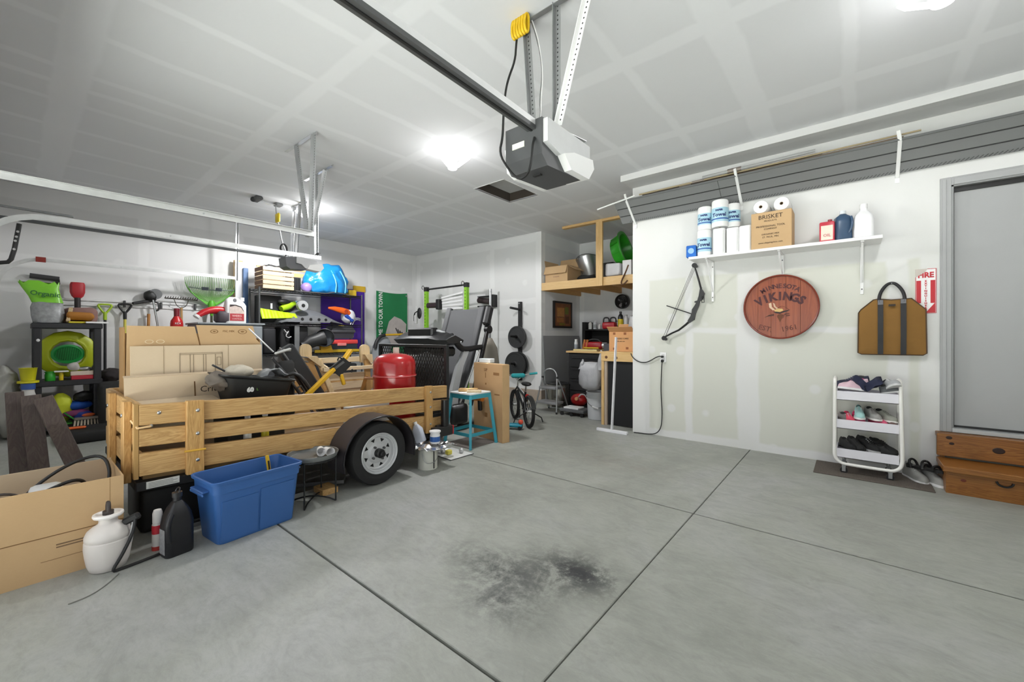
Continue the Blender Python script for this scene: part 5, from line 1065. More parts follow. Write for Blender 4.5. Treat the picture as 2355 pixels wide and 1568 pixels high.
obj('sheet', B().bar((-3.70, .895, .40), (-3.745, .895, 1.11), .80, .006, up=(1, 0, .06)), CBL, sh2)
def onsh(y, z): return (-3.70-.045*(z-.40)/.71+.0045, y, z)
cab = B()
for a, c in (((.76, .90), (.76, 1.055)), ((1.02, .90), (1.02, 1.055)), ((.76, 1.055), (1.02, 1.055)), ((.76, 1.045), (1.02, 1.045)), ((.82, .90), (.82, 1.045)), ((.84, .90), (.84, 1.045)), ((.90, .90), (.90, 1.045)), ((.915, .90), (.915, 1.045)), ((.975, .90), (.975, 1.045)), ((.985, .96), (1.01, .96)), ((.985, 1.02), (1.01, 1.02)), ((.985, .96), (.985, 1.02)), ((1.01, .96), (1.01, 1.02))):
    cab.bar(onsh(*a), onsh(*c), .0035, .001, up=(1, 0, 0))
k = obj('printed_outline', cab, M('8c7c66', .8), sh2); k['kind'] = 'stuff'
obj('fold_line', B().bar(onsh(.67, .6), onsh(.67, 1.11), .003, .001, up=(1, 0, 0)), M('a08c70', .8), sh2); obj('fold_line', B().bar(onsh(1.06, .9), onsh(1.06, 1.11), .003, .001, up=(1, 0, 0)), M('a08c70', .8), sh2)
fl2 = thing('cardboard_box', 'low pale carton with a torn seam in front of the upright cardboard', 'box')
obj('front_panel', B().bar((-3.55, .86, .39), (-3.63, .86, .905), .82, .006, up=(1, 0, .15)), CBL, fl2); obj('top_flap', B().bar((-3.63, .86, .905), (-3.665, .86, .915), .82, .006, up=(0, 0, 1)), CBL, fl2)
obj('seam_tear', B().bar((-3.628, .82, .895), (-3.585, .82, .66), .008, .003, up=(1, 0, 0)), M('6a4c2c', .8), fl2); obj('lower_flap', B().bar((-3.59, .69, .752), (-3.165, .69, .715), .45, .006, up=(0, 0, 1)), CBL, fl2)
text('Critical', .06, facing((-3.574, .93, .80), '+X'), INK, fl2)
# black tub with things in it
solo('storage_crate', B().box(-3.62, -3.24, .92, 1.28, .36, .585, .01), M('3a3632', .7), 'dark crate under the black tub inside the trailer', 'crate')
tu = thing('plastic_tub', 'black tapered tub marked 60 sitting above the trailer boards', 'tub')
def tub(z, w_, l_, cx=-3.43, cy=1.13): return [(cx+u, cy+v, z-.06*(v)/.4) for u, v in rrect(-w_/2, w_/2, -l_/2, l_/2, .05, 4)]
obj('shell', B().ring_loft([tub(.60, .24, .30), tub(.61, .26, .32), tub(.86, .34, .44), tub(.875, .38, .49), tub(.885, .38, .49), tub(.885, .35, .46), tub(.86, .33, .43), tub(.63, .25, .30), tub(.625, .02, .02)], True), M('202122', .5), tu, 40)
text('60', .042, facing((-3.268, 1.06, .80), '+X'), WHT, tu, bold=.003); text('L', .025, facing((-3.267, 1.105, .80), '+X'), M('7ac050', .5), tu)
def rag(name, label, c, r, mat, seed, fr=14, amt=.03, cat='cloth'):
    solo(name, B().ball(c, r, 30, 20).crumple(amt, fr, seed).crumple(amt*.4, fr*3, seed+3), mat, label, cat, 80)
rag('work_glove', 'brown grey glove hanging over the left end of the black tub', (-3.36, .90, .87), (.07, .08, .055), M('6e665e', .9, bump=.2), 1)
rag('cloth_bundle', 'beige cloth bundle in the black tub', (-3.45, 1.04, .92), (.09, .10, .05), M('c4bcac', .9, bump=.2), 2, 10, .02)
solo('metal_rod', B().cyl((-3.40, .87, .98), (-3.43, 1.0, .90), .007), M('4a4a4c', .4, .4), 'thin dark rod poking out of the black tub', 'rod', 50)
b = B().grid(lambda u, v: (-3.33-.12*v+.01*math.sin(7*u), 1.16+.17*u-.02*v, .885+.07*math.sin(PI*u*.9)*(1-.3*v)-.02*u), 10, 8, .006).crumple(.018, 25, 5)
solo('printed_sack', b, M('8a8c8e', .6, var=.5, scale=40), 'grey printed sack at the right end of the black tub', 'sack', 80)
# golf-style trolley and black case
cs_ = thing('tool_case', 'long black case leaning inside the trailer behind the tub', 'case')
obj('case_body', B().bar((-3.74, 1.88, .42), (-3.74, 1.47, 1.085), .13, .085, .012, up=(1, 0, 0)), M('2b2c2f', .45), cs_); obj('case_edge', B().bar((-3.69, 1.82, .42), (-3.69, 1.415, 1.085), .012, .02, .004, up=(1, 0, 0)), M('9a9a9c', .3, .6), cs_)
obj('latch', B().box(-3.70, -3.67, 1.44, 1.50, 1.05, 1.07, .004), STEEL, cs_)
cf = thing('folding_cart', 'folded black trolley frame leaning next to the long black case', 'trolley')
obj('frame_tube', B().tube([(-3.62, 1.33, 1.0), (-3.60, 1.43, .86), (-3.58, 1.62, .55), (-3.58, 1.70, .42)], .012, 6), M('5a5a5c', .35, .6), cf, 60); obj('frame_tube', B().tube([(-3.52, 1.38, .86), (-3.50, 1.47, .88), (-3.49, 1.55, .78), (-3.48, 1.72, .46)], .016, 7, 1), M('2a2a2c', .4), cf, 60)
for k in range(3): obj('slot_frame', B().frame(0, .06, 0, .075, .012, lambda u, v, d, k=k: (-3.49+d, 1.50+.055*k+u*.6+v*-.5, .70-.095*k+v*.8+u*.3), 0, .012), M('4a4b4d', .4), cf)
obj('handle', B().bar((-3.60, 1.34, 1.035), (-3.58, 1.46, 1.075), .035, .02, .008), M('c2c2c2', .35, .3), cf); obj('pole', B().cyl((-3.68, 1.18, 1.24), (-3.62, 1.34, 1.05), .006), M('a0a0a2', .3, .8), cf, 50); obj('folded_fabric', B().box(-3.72, -3.60, 1.36, 1.52, .5, .98, .03).crumple(.03, 9), BLKR, cf, 60)
for k in range(4): obj('spring_wire', B().tube([(-3.75, 1.52+.02*k, 1.02-.04*k), (-3.76, 1.60+.02*k, 1.0-.04*k), (-3.76, 1.68, .985-.04*k)], .005, 5, 1), M('6a6a6c', .3, .6), cf, 60)
# folding wooden chair frame
ch = thing('wooden_chair', 'folded pale pine deck chair in the trailer, rounded arms up', 'chair')
def armb(y, z1, z0, yb, x):
    pr_ = [(-.055, 0), (.055, 0), (.055, .16)]+[(.055*math.cos(t), .16+.05*math.sin(t)) for t in (PI*k/8 for k in range(1, 8))]+[(-.055, .16)]
    b = B().prism(pr_, lambda u, v, d: (x+d, y+u+(yb)*(.21-v)/.3, z0+v*(z1-z0)/.21), -.012, .012); return b
obj('arm', armb(1.77, 1.105, .90, .0, -4.02), PALEZ, ch); obj('arm', armb(2.385, 1.09, .90, .01, -4.02), PALEZ, ch)
obj('arm_bracket', B().prism([(0, 0), (.10, .0), (.16, -.10), (.13, -.10)], lambda u, v, d: (-4.0+d, 1.76+u, .985+v), -.02, .03), PALEZ, ch); obj('arm_bracket', B().prism([(0, 0), (.09, .0), (.10, -.09), (.07, -.09)], lambda u, v, d: (-4.0+d, 2.36+u, .985+v), -.02, .03), PALEZ, ch)
obj('leg', B().bar((-4.0, 1.78, .93), (-3.94, 1.96, .40), .03, .095, .004, up=(0, 1, .3)), M('a87f48', .6, var=.2), ch); obj('leg', B().bar((-4.03, 1.90, .95), (-3.96, 2.08, .40), .03, .05, .004, up=(0, 1, .3)), PALEZ, ch); obj('leg', B().bar((-4.0, 2.40, .93), (-3.98, 2.42, .40), .03, .06, .004, up=(0, 1, 0)), M('b08a54', .6, var=.2), ch)
obj('rail', B().box(-4.20, -4.18, 1.92, 2.46, .90, .955, .003), PALE, ch); obj('rail', B().box(-3.99, -3.965, 1.92, 2.47, .83, .868, .003), PALE, ch)
obj('side_rail', B().bar((-4.19, 1.945, .92), (-3.975, 1.96, .85), .02, .05, .003), PALE, ch); obj('side_rail', B().bar((-4.19, 2.455, .92), (-3.975, 2.46, .85), .02, .05, .003), PALE, ch)
for k, z in enumerate((.765, .675, .60, .51)): obj('slat', B().box(-4.02-.01*k, -4.0-.01*k, 1.98, 2.44, z-.036, z+.036, .003), PALE, ch)
obj('prop_stick', B().bar((-3.94, 2.28, .52), (-3.90, 2.34, .77), .02, .035, .003, up=(0, 1, 0)), M('a8783c', .6, var=.15), ch)
# yellow and black clamp tool
yt = thing('splitter_tool', 'yellow handled tool with a black plate leaning on the trailer boards', 'tool')
obj('handle', B().bar((-3.36, 1.44, .66), (-3.40, 1.735, .90), .035, .035, .005), YEL, yt); obj('plate', B().prism([(1.70, .905), (1.82, .995), (1.90, .93), (1.79, .83)], lambda u, v, d: (d, u, v), -3.42, -3.40), BLK, yt)
obj('plate_slot', B().prism([(1.735, .91), (1.815, .965), (1.83, .95), (1.75, .895)], lambda u, v, d: (d, u, v), -3.40, -3.396), M('5a5a5a', .5), yt); obj('upper_arm', B().bar((-3.42, 1.83, .97), (-3.46, 1.92, 1.055), .04, .035, .006), YEL, yt); obj('lower_arm', B().bar((-3.41, 1.80, .85), (-3.41, 1.83, .755), .028, .028, .005), YEL, yt)
obj('trigger', B().tube([(-3.395, 1.80, .985), (-3.39, 1.775, 1.0), (-3.39, 1.76, .97)], .007, 6, 1).tube([(-3.395, 1.87, .875), (-3.385, 1.90, .86), (-3.385, 1.89, .89)], .007, 6, 1), BLK, yt, 60)
# red pressure tank
tk = thing('pressure_tank', 'glossy red pressure tank standing at the rear of the trailer', 'tank', (-3.42, 2.35, .292))
m_rt = M('a8161a', .22, .0, .05, coat=.3)
obj('tank_body', B().lathe([(.001, 0), (.16, 0), (.19, .03), (.2, .07), (.2, .495), (.206, .50), (.206, .515), (.2, .52), (.2, .62), (.192, .655), (.165, .69), (.11, .712), (.05, .72), (.001, .722)], 48), m_rt, tk, 40)
obj('cap', B().cyl((-.06, .06, .70), (-.06, .06, .775), .03), M('c8bfb4', .4), tk, 40); obj('weld_seam', B().lathe([(.2062, .503), (.208, .5075), (.2062, .512)], 48, cap=False), M('d0686a', .3), tk, 60)
solo('wooden_dowel', B().cyl((-3.60, 2.14, .775), (-3.33, 2.13, .775) if False else (-3.45, 2.24, .775), .012), M('b8865a', .5), 'wooden handle resting against the red tank', 'handle', 50)
rag('black_bag', 'black bag slumped behind the mesh gate', (-3.75, 2.98, .50), (.36, .17, .50), BLKR, 4, 5, .06, 'bag')
for i, (y, c, l) in enumerate(((1.02, 'e8e6e0', 'white bottle seen through the gap of the trailer boards'), (1.13, 'c8b82a', 'yellow bottle seen through the gap of the trailer boards'))): bottle('small_bottle', l, (-3.20, y, .345), .025, .3, c, 'd8d8d8', .6, None)
solo('white_tiles', B().box(-3.22, -3.16, 1.72, 2.12, .30, .60, .004), WHT, 'pale stacked tiles seen through the gap of the trailer boards', 'tiles')

# ================================================ foreground things
bx = thing('cardboard_box', 'big open brown carton at the left edge, holding hoses', 'box')
for nm, b, m in (('front_panel', B().box(-3.008, -3.0, -.24, .372, 0, .437), CB), ('back_panel', B().box(-3.458, -3.45, -.24, .372, 0, .445), CBL), ('side_panel', B().box(-3.45, -3.008, .364, .372, 0, .437), CB), ('side_panel', B().box(-3.45, -3.008, -.24, -.232, 0, .44), CB), ('bottom', B().box(-3.45, -3.008, -.232, .364, 0, .008), CBD)): obj(nm, b, m, bx)
obj('lower_seam', B().box(-3.0, -2.9985, -.24, .372, .205, .209), M('7c5c38', .8), bx); obj('fold_mark', B().box(-3.0, -2.9992, .318, .321, .21, .435), M('9a7c54', .8), bx)
for k in range(2): obj('print_line', B().box(-3.0, -2.9985, .13, .235, .155-.013*k, .161-.013*k), M('7a6248', .8), bx)
obj('print_line', B().box(-3.0, -2.9985, .08, .235, .09, .092), M('8a6c48', .8), bx)
solo('black_hose', B().tube([(-3.25, -.1, .20), (-3.28, .05, .38), (-3.30, .16, .465), (-3.33, .27, .50), (-3.30, .33, .49), (-3.22, .345, .42), (-3.2, .33, .34), (-3.22, .24, .3), (-3.25, .1, .33), (-3.22, -.02, .36), (-3.1, .02, .37), (-3.08, .12, .42), (-3.1, .20, .44), (-3.15, .245, .40), (-3.18, .24, .33)], .0085, 7, 2), BLK, 'black hose looping out of the big carton', 'hose', 60)
solo('small_hose', B().tube([(-3.1, -.09, .43), (-3.06, -.02, .44), (-3.08, .03, .40), (-3.12, .0, .36), (-3.13, -.08, .38)], .006, 6, 2), M('3a2e26', .5), 'thin brown tubing coiled at the left of the big carton', 'hose', 60)
t = thing('hand_pump', 'white capped grey item inside the big carton', 'pump', (-3.20, .10, .009)); obj('body', B().box(-.07, .07, -.05, .06, 0, .34, .02, 2), M('3c3c3e', .5), t, 50); obj('white_cap', B().box(-.075, .075, -.055, .065, .34, .40, .025, 2), M('dcdcdc', .4), t, 50)
# sprayer
sp_ = thing('pump_sprayer', 'translucent white pump sprayer in front of the big carton', 'sprayer', (-2.925, .305, 0))
m_sp = M('d6d0cc', .4, var=.04)
obj('tank', B().lathe([(.001, 0), (.060, 0), (.070, .006), (.080, .035), (.087, .08), (.091, .12), (.090, .148), (.085, .153), (.089, .160), (.089, .175), (.080, .198), (.060, .216), (.040, .228), (.036, .236), (.036, .262)], 32), m_sp, sp_, 40)
obj('collar', B().lathe([(.038, .255), (.056, .262), (.060, .270), (.058, .278), (.048, .28), (.04, .272), (.001, .272)], 28), M('f0ecea', .35, var=.02), sp_, 40)
obj('pump_handle', B().cyl((0, 0, .27), (0, 0, .29), .022).tube([(-.018, 0, .285), (-.02, 0, .315), (0, 0, .335), (.02, 0, .315), (.018, 0, .285)], .009, 8, 1), M('3c3432', .45), sp_, 50)
obj('spray_wand', B().tube([(.035, .085, .235), (.05, .09, .21), (.06, .075, .12)], .008, 6), M('c8c8c8', .4), sp_, 60); obj('trigger', B().bar((.02, .055, .215), (.065, .11, .25), .03, .035, .008), BLK, sp_)
obj('hose', B().tube([(.06, .095, .24), (.075, .085, .17), (.085, .04, .07), (.10, .0, .012), (.09, .03, .008), (.075, .11, .008), (.06, .19, .01), (.04, .26, .02)], .0075, 7, 2), BLK, sp_, 60)
solo('floor_crack_wire', B().tube([(-2.80, .33, .003), (-2.72, .28, .003), (-2.66, .22, .003), (-2.65, .15, .003)], .0025, 5, 2), M('7a7a74', .6), 'thin grey string lying on the concrete by the sprayer', 'string', 60)
# spray can and black oil jug
t = thing('spray_can', 'white and red aerosol can standing between the sprayer and black jug', 'can', (-2.965, .505, 0))
obj('body', B().lathe([(.02, 0), (.024, .005), (.024, .14), (.02, .15), (.014, .158)], 18), M('d8d4d0', .35), t, 40); obj('label_band', B().lathe([(.0244, .09), (.0248, .092), (.0248, .135), (.0244, .137)], 18, cap=False), M('c02838', .4), t); obj('cap', B().lathe([(.0225, .15), (.0225, .20), (.017, .218), (.001, .22)], 16), M('e2dedc', .4), t, 50); obj('base_ring', B().cyl((0, 0, 0), (0, 0, .022), .0255), M('a8322c', .5), t, 40)
t = thing('oil_jug', 'black plastic oil jug on the floor left of the blue tote', 'jug', (-2.835, .565, 0), math.radians(10))
m_oj = M('17171b', .4)
obj('body', B().ring_loft([[(u*sx_+xo, v*sy_, z) for u, v in rrect(-.048, .048, -.066, .066, .026, 4)] for z, sx_, sy_, xo in ((0, .92, .94, 0), (.008, 1, 1, 0), (.17, 1, 1, 0), (.215, .95, .86, 0), (.25, .8, .62, 0), (.275, .55, .38, 0), (.285, .4, .26, 0))]), m_oj, t, 50)
obj('handle', B().tube([(.044, -.04, .23), (.056, -.060, .20), (.054, -.063, .14), (.046, -.052, .09)], .012, 8, 2), M('1f1f23', .4), t, 60); obj('neck', B().cyl((0, 0, .28), (0, 0, .312), .019), m_oj, t, 40); obj('cap', B().cyl((0, 0, .305), (0, 0, .33), .023).tube([(-.02, 0, .33), (-.015, .01, .35), (.012, .01, .35), (.02, 0, .33)], .004, 6, 1), M('2a2a2c', .3), t, 50)
obj('label', B().box(-.03, .03, -.0674, -.066, .02, .15), M('8a8a8c', .5, var=.5, scale=60), t)
# blue tote
to = thing('storage_tote', 'blue plastic storage tote without a lid in front of the trailer', 'tote', (-2.885, .93, 0), math.radians(6))
m_bl = M('34609e', .42, var=.05); BX, BY, HH = .125, .215, .36
def tr_(z, e, r=.035): return [(u, v, z) for u, v in rrect(-BX-e, BX+e, -BY-e*1.15, BY+e*1.15, r, 4)]
shell = B().ring_loft([tr_(0, -.002), tr_(.006, 0), tr_(.29, .020), tr_(.292, .025), tr_(.345, .027), tr_(.346, .036), tr_(.362, .038), tr_(.366, .034), tr_(.362, .028), tr_(.34, .024), tr_(.285, .014), tr_(.012, -.006), tr_(.010, -.12)], True)
obj('shell', shell, m_bl, to, 40)
obj('end_handle', B().box(-.085, .085, -BY-.065, -BY-.02, .30, .312, .005).box(-.085, .085, -BY-.065, -BY-.055, .285, .30, .003), m_bl, to); obj('end_handle', B().box(-.085, .085, BY+.02, BY+.065, .30, .312, .005), m_bl, to)
m_bd = M('23509a', .45, var=.04); pn_ = B()
def fp_(y, z): return (BX+.006+.020*(z-.006)/.284, y, z)
for a, c in (((-.21, .255), (-.01, .255)), ((-.01, .265), (.22, .265)), ((-.01, .02), (-.01, .262)), ((.20, .02), (.20, .262))):
    pass
obj('front_panel', B().prism([(-.205, .012), (-.012, .012), (-.012, .245), (-.205, .245)], lambda u, v, d: (fp_(u, v)[0]+d-.006, u, v), -.002, .0055), m_bl, to); obj('front_panel', B().prism([(.0, .012), (.195, .012), (.20, .262), (.0, .262)], lambda u, v, d: (fp_(u, v)[0]+d-.006, u, v), -.002, .0055), m_bl, to)
t = thing('utility_knife', 'yellow utility knife standing against the inside of the blue tote', 'knife', (-2.985, 1.08, .275), 0); obj('grip', B().bar((0, 0, 0), (-.02, -.008, .11), .022, .014, .004), M('e2b41c', .4), t); obj('black_insert', B().bar((.002, -.002, .02), (-.009, -.005, .075), .008, .015), BLK, t)
solo('white_rag', B().ball((-2.90, .86, .09), (.08, .10, .07), 16, 9).crumple(.03, 12), M('a8c4e8', .6), 'pale blue plastic bag lying inside the blue tote', 'bag', 80)
# side table with two cups
sd = thing('tray_table', 'small round grey tray table with thin wire legs beside the tote', 'side table', (-2.955, 1.355, 0))
m_tt = M('7a7c7c', .4, .3); rt_ = .165
obj('tray', B().lathe([(.001, .325), (.145, .325), (.152, .33), (rt_-.004, .352), (rt_+.002, .354), (rt_+.002, .35), (.156, .324), (.15, .318), (.001, .318)], 40), m_tt, sd, 40)
obj('ring', B().tube([(.152*math.cos(2*PI*i/28), .152*math.sin(2*PI*i/28), .312) for i in range(28)], .0055, 6, 0, True), M('28292a', .4, .4), sd, 60)
for k in range(4):
    a = -PI/4+PI/2*k; c, s_ = math.cos(a), math.sin(a); obj('leg', B().cyl((.155*c, .155*s_, .005), (.155*c, .155*s_, .318), .0055, seg=8), M('28292a', .4, .4), sd, 50)
for k in range(2):
    a = -PI/4+PI/2*k; c, s_ = math.cos(a), math.sin(a); obj('cross_bar', B().tube([(.155*c, .155*s_, .006), (.10*c, .10*s_, .03), (0, 0, .034+.011*k), (-.10*c, -.10*s_, .03), (-.155*c, -.155*s_, .006)], .0055, 7, 1), M('28292a', .4, .4), sd, 60)
for i, (x, y, l) in enumerate(((.02, .045, 'white cup lying on the tray table, left of the pair'), (.07, .075, 'white cup lying on the tray table, right of the pair'))):
    t = thing('paper_cup', l, 'cup', (-2.955+x, 1.355+y, .327), .0, 'white cups on the tray table'); T = Matrix.Translation((0, 0, .030)) @ Matrix.Rotation(-.35+.3*i, 4, 'Z') @ Matrix.Rotation(PI/2, 4, 'Y')
    obj('cup_body', B().lathe([(.020, -.045), (.022, -.046), (.030, .035), (.031, .037), (.029, .037), (.0275, .03), (.02, -.04), (.001, -.04)], 22, cap=False).xf(T), M('f0eeee', .6, var=.02), t, 40)
# paint can with supplies, tray, jug
pc = thing('paint_can', 'silver paint can with foil-wrapped tray on top beside the wheel', 'paint can', (-2.93, 2.36, 0))
obj('can_body', B().lathe([(.085, 0), (.088, .004), (.085, .008), (.085, .175), (.089, .18), (.085, .186), (.07, .186), (.07, .18), (.001, .18)], 30), M('d4d4cc', .3, .3), pc, 35); obj('side_seam', B().box(.0855, .088, -.006, .006, .01, .17), M('3a3a3a', .5), pc); obj('bail_handle', B().tube([(.03, -.083, .15), (.06, -.09, .09), (.085, -.06, .06), (.09, .03, .07), (.06, .07, .14)], .003, 5, 1), STEEL, pc, 60)
solo('foil_wrap', B().grid(lambda u, v: (-3.08+.30*u, 2.24+.32*v, .197+.012*math.sin(9*u)*math.cos(8*v)), 16, 14, .003).crumple(.022, 28, 3), M('d8d8da', .2, .95, .05), 'crumpled aluminium foil on the paint can', 'foil', 30)
solo('paint_tray', B().box(-3.30, -3.08, 2.18, 2.42, .20, .225, .006).crumple(.006, 8), M('8e90a0', .5), 'grey violet paint tray balanced on the can', 'tray', 50)
t = thing('glue_bottle', 'pale plastic bottle of glue leaning on the paint can', 'bottle', (-3.02, 2.36, .215), .4); T = Matrix.Rotation(-.35, 4, 'Y'); obj('body', B().ring_loft([[(u*s_, v*s_, z) for u, v in rrect(-.045, .045, -.03, .03, .015, 3)] for z, s_ in ((0, .95), (.008, 1), (.12, 1), (.15, .6), (.165, .4))]).xf(T), M('c4cad8', .35), t, 50); obj('cap', B().cyl((0, 0, .16), (0, 0, .19), .016).xf(T), WHT, t, 40)
t = thing('paint_roller', 'grey violet roller handle standing behind the glue bottle', 'handle', (-3.10, 2.34, .225)); obj('grip', B().tube([(.0, 0, 0), (-.02, -.02, .08), (-.05, -.05, .17)], [.018, .02, .016], 8, 1), M('9a9cb4', .45), t, 60)
t = bottle('putty_tub', 'white tub with a blue label on the foil', (-2.90, 2.42, .215), .045, .11, 'e0e0e2', 'e8e8ea', 1.0, None, '2a5aa0', 'tub')
dp = thing('drip_tray', 'white board with foam scraps on the floor by the stool', 'board', (-3.03, 2.75, 0), 0)
obj('board', B().prism([(-.22, -.10), (.12, -.13), (.13, .16), (-.20, .17)], XY, .0, .012), M('dededc', .5), dp); obj('board_edge', B().tube([(-.22, -.10, .008), (.12, -.13, .008), (.13, .16, .008)], .005, 5), M('3a3a3a', .5), dp)
solo('yellow_sponge', B().box(-3.09, -3.04, 2.70, 2.76, .013, .055, .008), M('d8cc5a', .8), 'yellow sponge on the white board', 'sponge')
for i, (x, y, l) in enumerate(((-3.14, 2.72, 'crumpled foil ball at the left of the white board'), (-3.0, 2.84, 'small paper scrap on the right of the white board'))): solo('foil_scrap', B().ball((x, y, .036), .024, 10, 7).crumple(.012, 50, i), M('c8c8ca', .4, .5), l, 'scrap', 60)
# wall-coloured floor strips by the stool, dark lumber by the shelf
solo('drop_cloth', B().box(-3.44, -3.06, 3.02, 3.40, .0, .006), M('7c7470', .9, var=.2), 'grey brown flat sheet on the floor under the stool', 'sheet')
lm = [((-4.66, .0, .775), (-4.50, .03, 0), .09, .035, 'grey weathered plank end at the far left, leaning back'), ((-4.58, .075, .75), (-4.42, .13, 0), .10, .04, 'dark weathered plank leaning beside the black shelf, upright one'), ((-4.50, .13, .735), (-4.33, .36, 0), .10, .04, 'dark weathered plank leaning diagonally in front of the black shelf')]
for p, q, w_, h_, l in lm: solo('weathered_plank', B().bar(p, q, w_, h_, .004, up=(1, 0, .2)), WEATHER, l, 'plank', group='weathered planks by the black shelf')
# ================================================ black shelf unit with garden clutter
bs = thing('plastic_shelf', 'black plastic shelf unit with three decks against the left wall', 'shelving unit')
m_bs = M('26272b', .5, var=.06); X0, X1, Y0, Y1 = -7.80, -7.30, .135, .70
for x in (X0, X1-.07):
    for y in (Y0, Y1-.07): obj('post', B().box(x, x+.07, y, y+.07, 0, 1.30, .012, 2), m_bs, bs)
for z in (.06, .58, 1.27):
    obj('deck', B().box(X0-.01, X1+.012, Y0-.012, Y1+.012, z, z+.065 if z > .1 else z+.05, .008), m_bs, bs)
obj('white_clip', B().ball((X1+.005, .175, 1.13), (.008, .016, .018), 10, 6), WHT, bs, 60)
DZ = [.111, .646, 1.336]
# top deck
bagg = thing('seed_bag', 'green and clear seed bag standing on top of the black shelf', 'bag')
b = B(); rings = []
for z, hy, hx, yo in ((1.337, .12, .09, .26), (1.42, .14, .10, .26), (1.52, .135, .08, .255), (1.58, .125, .06, .255), (1.66, .13, .045, .235), (1.76, .15, .03, .20), (1.82, .165, .012, .185)):
    rings.append([(-7.48+hx*math.cos(2*PI*i/20), yo+hy*math.copysign(abs(math.sin(2*PI*i/20))**.6, math.sin(2*PI*i/20)), z+.02*(math.cos(3*i))*(z > 1.8)) for i in range(20)])
half = B().ring_loft(rings[:4], True).crumple(.012, 16, 2); obj('clear_part', half, M('9a9c9e', .25, .1, .5, 22, bump=.3), bagg, 80)
obj('green_part', B().ring_loft(rings[3:], True).crumple(.010, 14, 3), M('7ec832', .35, var=.15, scale=12), bagg, 80)
text('Organic', .075, facing((-7.405, .235, 1.68), '+X', -.08), M('2a6a2a', .5), bagg, bold=.002)
solo('foam_roller', B().cyl((-7.905, .12, 1.935), (-7.905, .37, 1.915), .032).cyl((-7.905, .355, 1.91), (-7.93, .36, 1.85), .02), M('3a3a3c', .7), 'dark grey foam grip hanging on the wall behind the seed bag', 'tool grip', 50)
t = thing('wall_scoop', 'red scoop with dark neck hanging above the black shelf', 'scoop', (-7.80, .525, 1.58)); obj('scoop_head', B().lathe([(.03, .09), (.055, .12), (.07, .17), (.07, .27), (.06, .30), (.001, .302)], 8, sx=.5), M('b0202c', .4), t, 30); obj('neck', B().cyl((0, 0, -.05), (0, 0, .10), .03), M('2a2426', .5), t, 40)
solo('leather_glove', B().box(-7.55, -7.36, .40, .64, DZ[2]+.03, DZ[2]+.13, .04, 2).crumple(.03, 9), M('a8702c', .8, var=.2), 'tan leather gloves heaped on the black shelf top', 'gloves', 70)
solo('cloth_heap', B().box(-7.75, -7.5, .38, .68, DZ[2], DZ[2]+.2, .05, 2).crumple(.04, 7, 4), M('8a6a64', .9, var=.3), 'pinkish brown cloth heap behind the gloves', 'cloth', 70)
solo('yellow_tray', B().box(-7.56, -7.32, .42, .60, DZ[2], DZ[2]+.022, .006), M('d8c832', .45), 'thin yellow tray under the gloves', 'tray')
solo('wood_stake', B().bar((-7.36, .415, DZ[2]+.02), (-7.5, .45, DZ[2]+.19), .03, .03), PALEZ, 'pale wood stake leaning on the gloves', 'stake')
solo('white_strip', B().bar((-7.30, .56, DZ[2]+.012), (-7.31, .76, DZ[2]+.012), .05, .02, .003), WHTP, 'white plastic strip overhanging the shelf corner', 'strip')
# yellow sprinkler disc
sd_ = thing('sled_disc', 'large yellow green plastic disc with a dark green grate in the middle shelf', 'garden disc', (-7.55, .425, DZ[1]))
T = Matrix.Translation((0, 0, .31)) @ Matrix.Rotation(PI/2, 4, 'Y')
obj('disc', B().lathe([(.145, .005), (.16, .03), (.175, .032), (.20, .02), (.235, .015), (.262, -.005), (.27, -.03), (.262, -.035), (.24, -.01), (.15, -.01), (.145, .005)], 14, cap=False, sx=1.08).xf(T), M('b8c41e', .4, var=.06), sd_, 30)
obj('grate_ring', B().lathe([(.105, .004), (.12, .014), (.148, .01), (.146, -.004), (.105, -.004), (.105, .004)], 36, cap=False, sx=.8).xf(T), M('1f9a44', .4), sd_, 40); obj('grate_back', B().cyl((0, 0, -.012), (0, 0, -.008), .122, seg=28).xf(Matrix.Translation((0, 0, .31)) @ Matrix.Rotation(PI/2, 4, 'Y') @ Matrix.Diagonal((.8, 1, 1, 1))), M('0e5a26', .6), sd_)
gb_ = B()
for k in range(-5, 6):
    h_ = math.sqrt(max(.105**2-(.0195*k)**2, 0)); gb_.bar((.012, .0195*k-.3*h_*.3, .31-.8*h_), (.012, .0195*k+.3*h_*.3, .31+.8*h_), .005, .005); gb_.bar((.012, -h_, .31+.0156*k), (.012, h_, .31+.0156*k), .005, .005)
obj('grate_bars', gb_, M('22a04a', .4), sd_)['kind'] = 'stuff'
small = [('watering_pot', 'small green pot at the left of the middle shelf', (-7.36, .27, DZ[1]), .045, .11, '2a9a2a', '2a9a2a'), ('spray_bottle', 'yellow topped bottle on the middle shelf beside the green pot', (-7.36, .36, DZ[1]), .02, .10, 'd8c020', 'b89a18')]
for nm, l, loc, r, h, c, cp_ in small: bottle(nm, l, loc, r, h, c, cp_, .9, 'small things on the black shelf')
solo('planting_tray', B().box(-7.40, -7.30, .30, .42, DZ[1]+.10, DZ[1]+.115, .004), WHT, 'white lid lying over the green pot', 'lid')
solo('seed_box', B().box(-7.42, -7.315, .44, .63, DZ[1], DZ[1]+.05, .004), M('b02434', .5), 'flat red box at the right of the middle shelf', 'box'); solo('seed_box', B().box(-7.43, -7.32, .435, .635, DZ[1]+.05, DZ[1]+.10, .004), M('d0c0b0', .6), 'flat beige box lying on the red one', 'box')
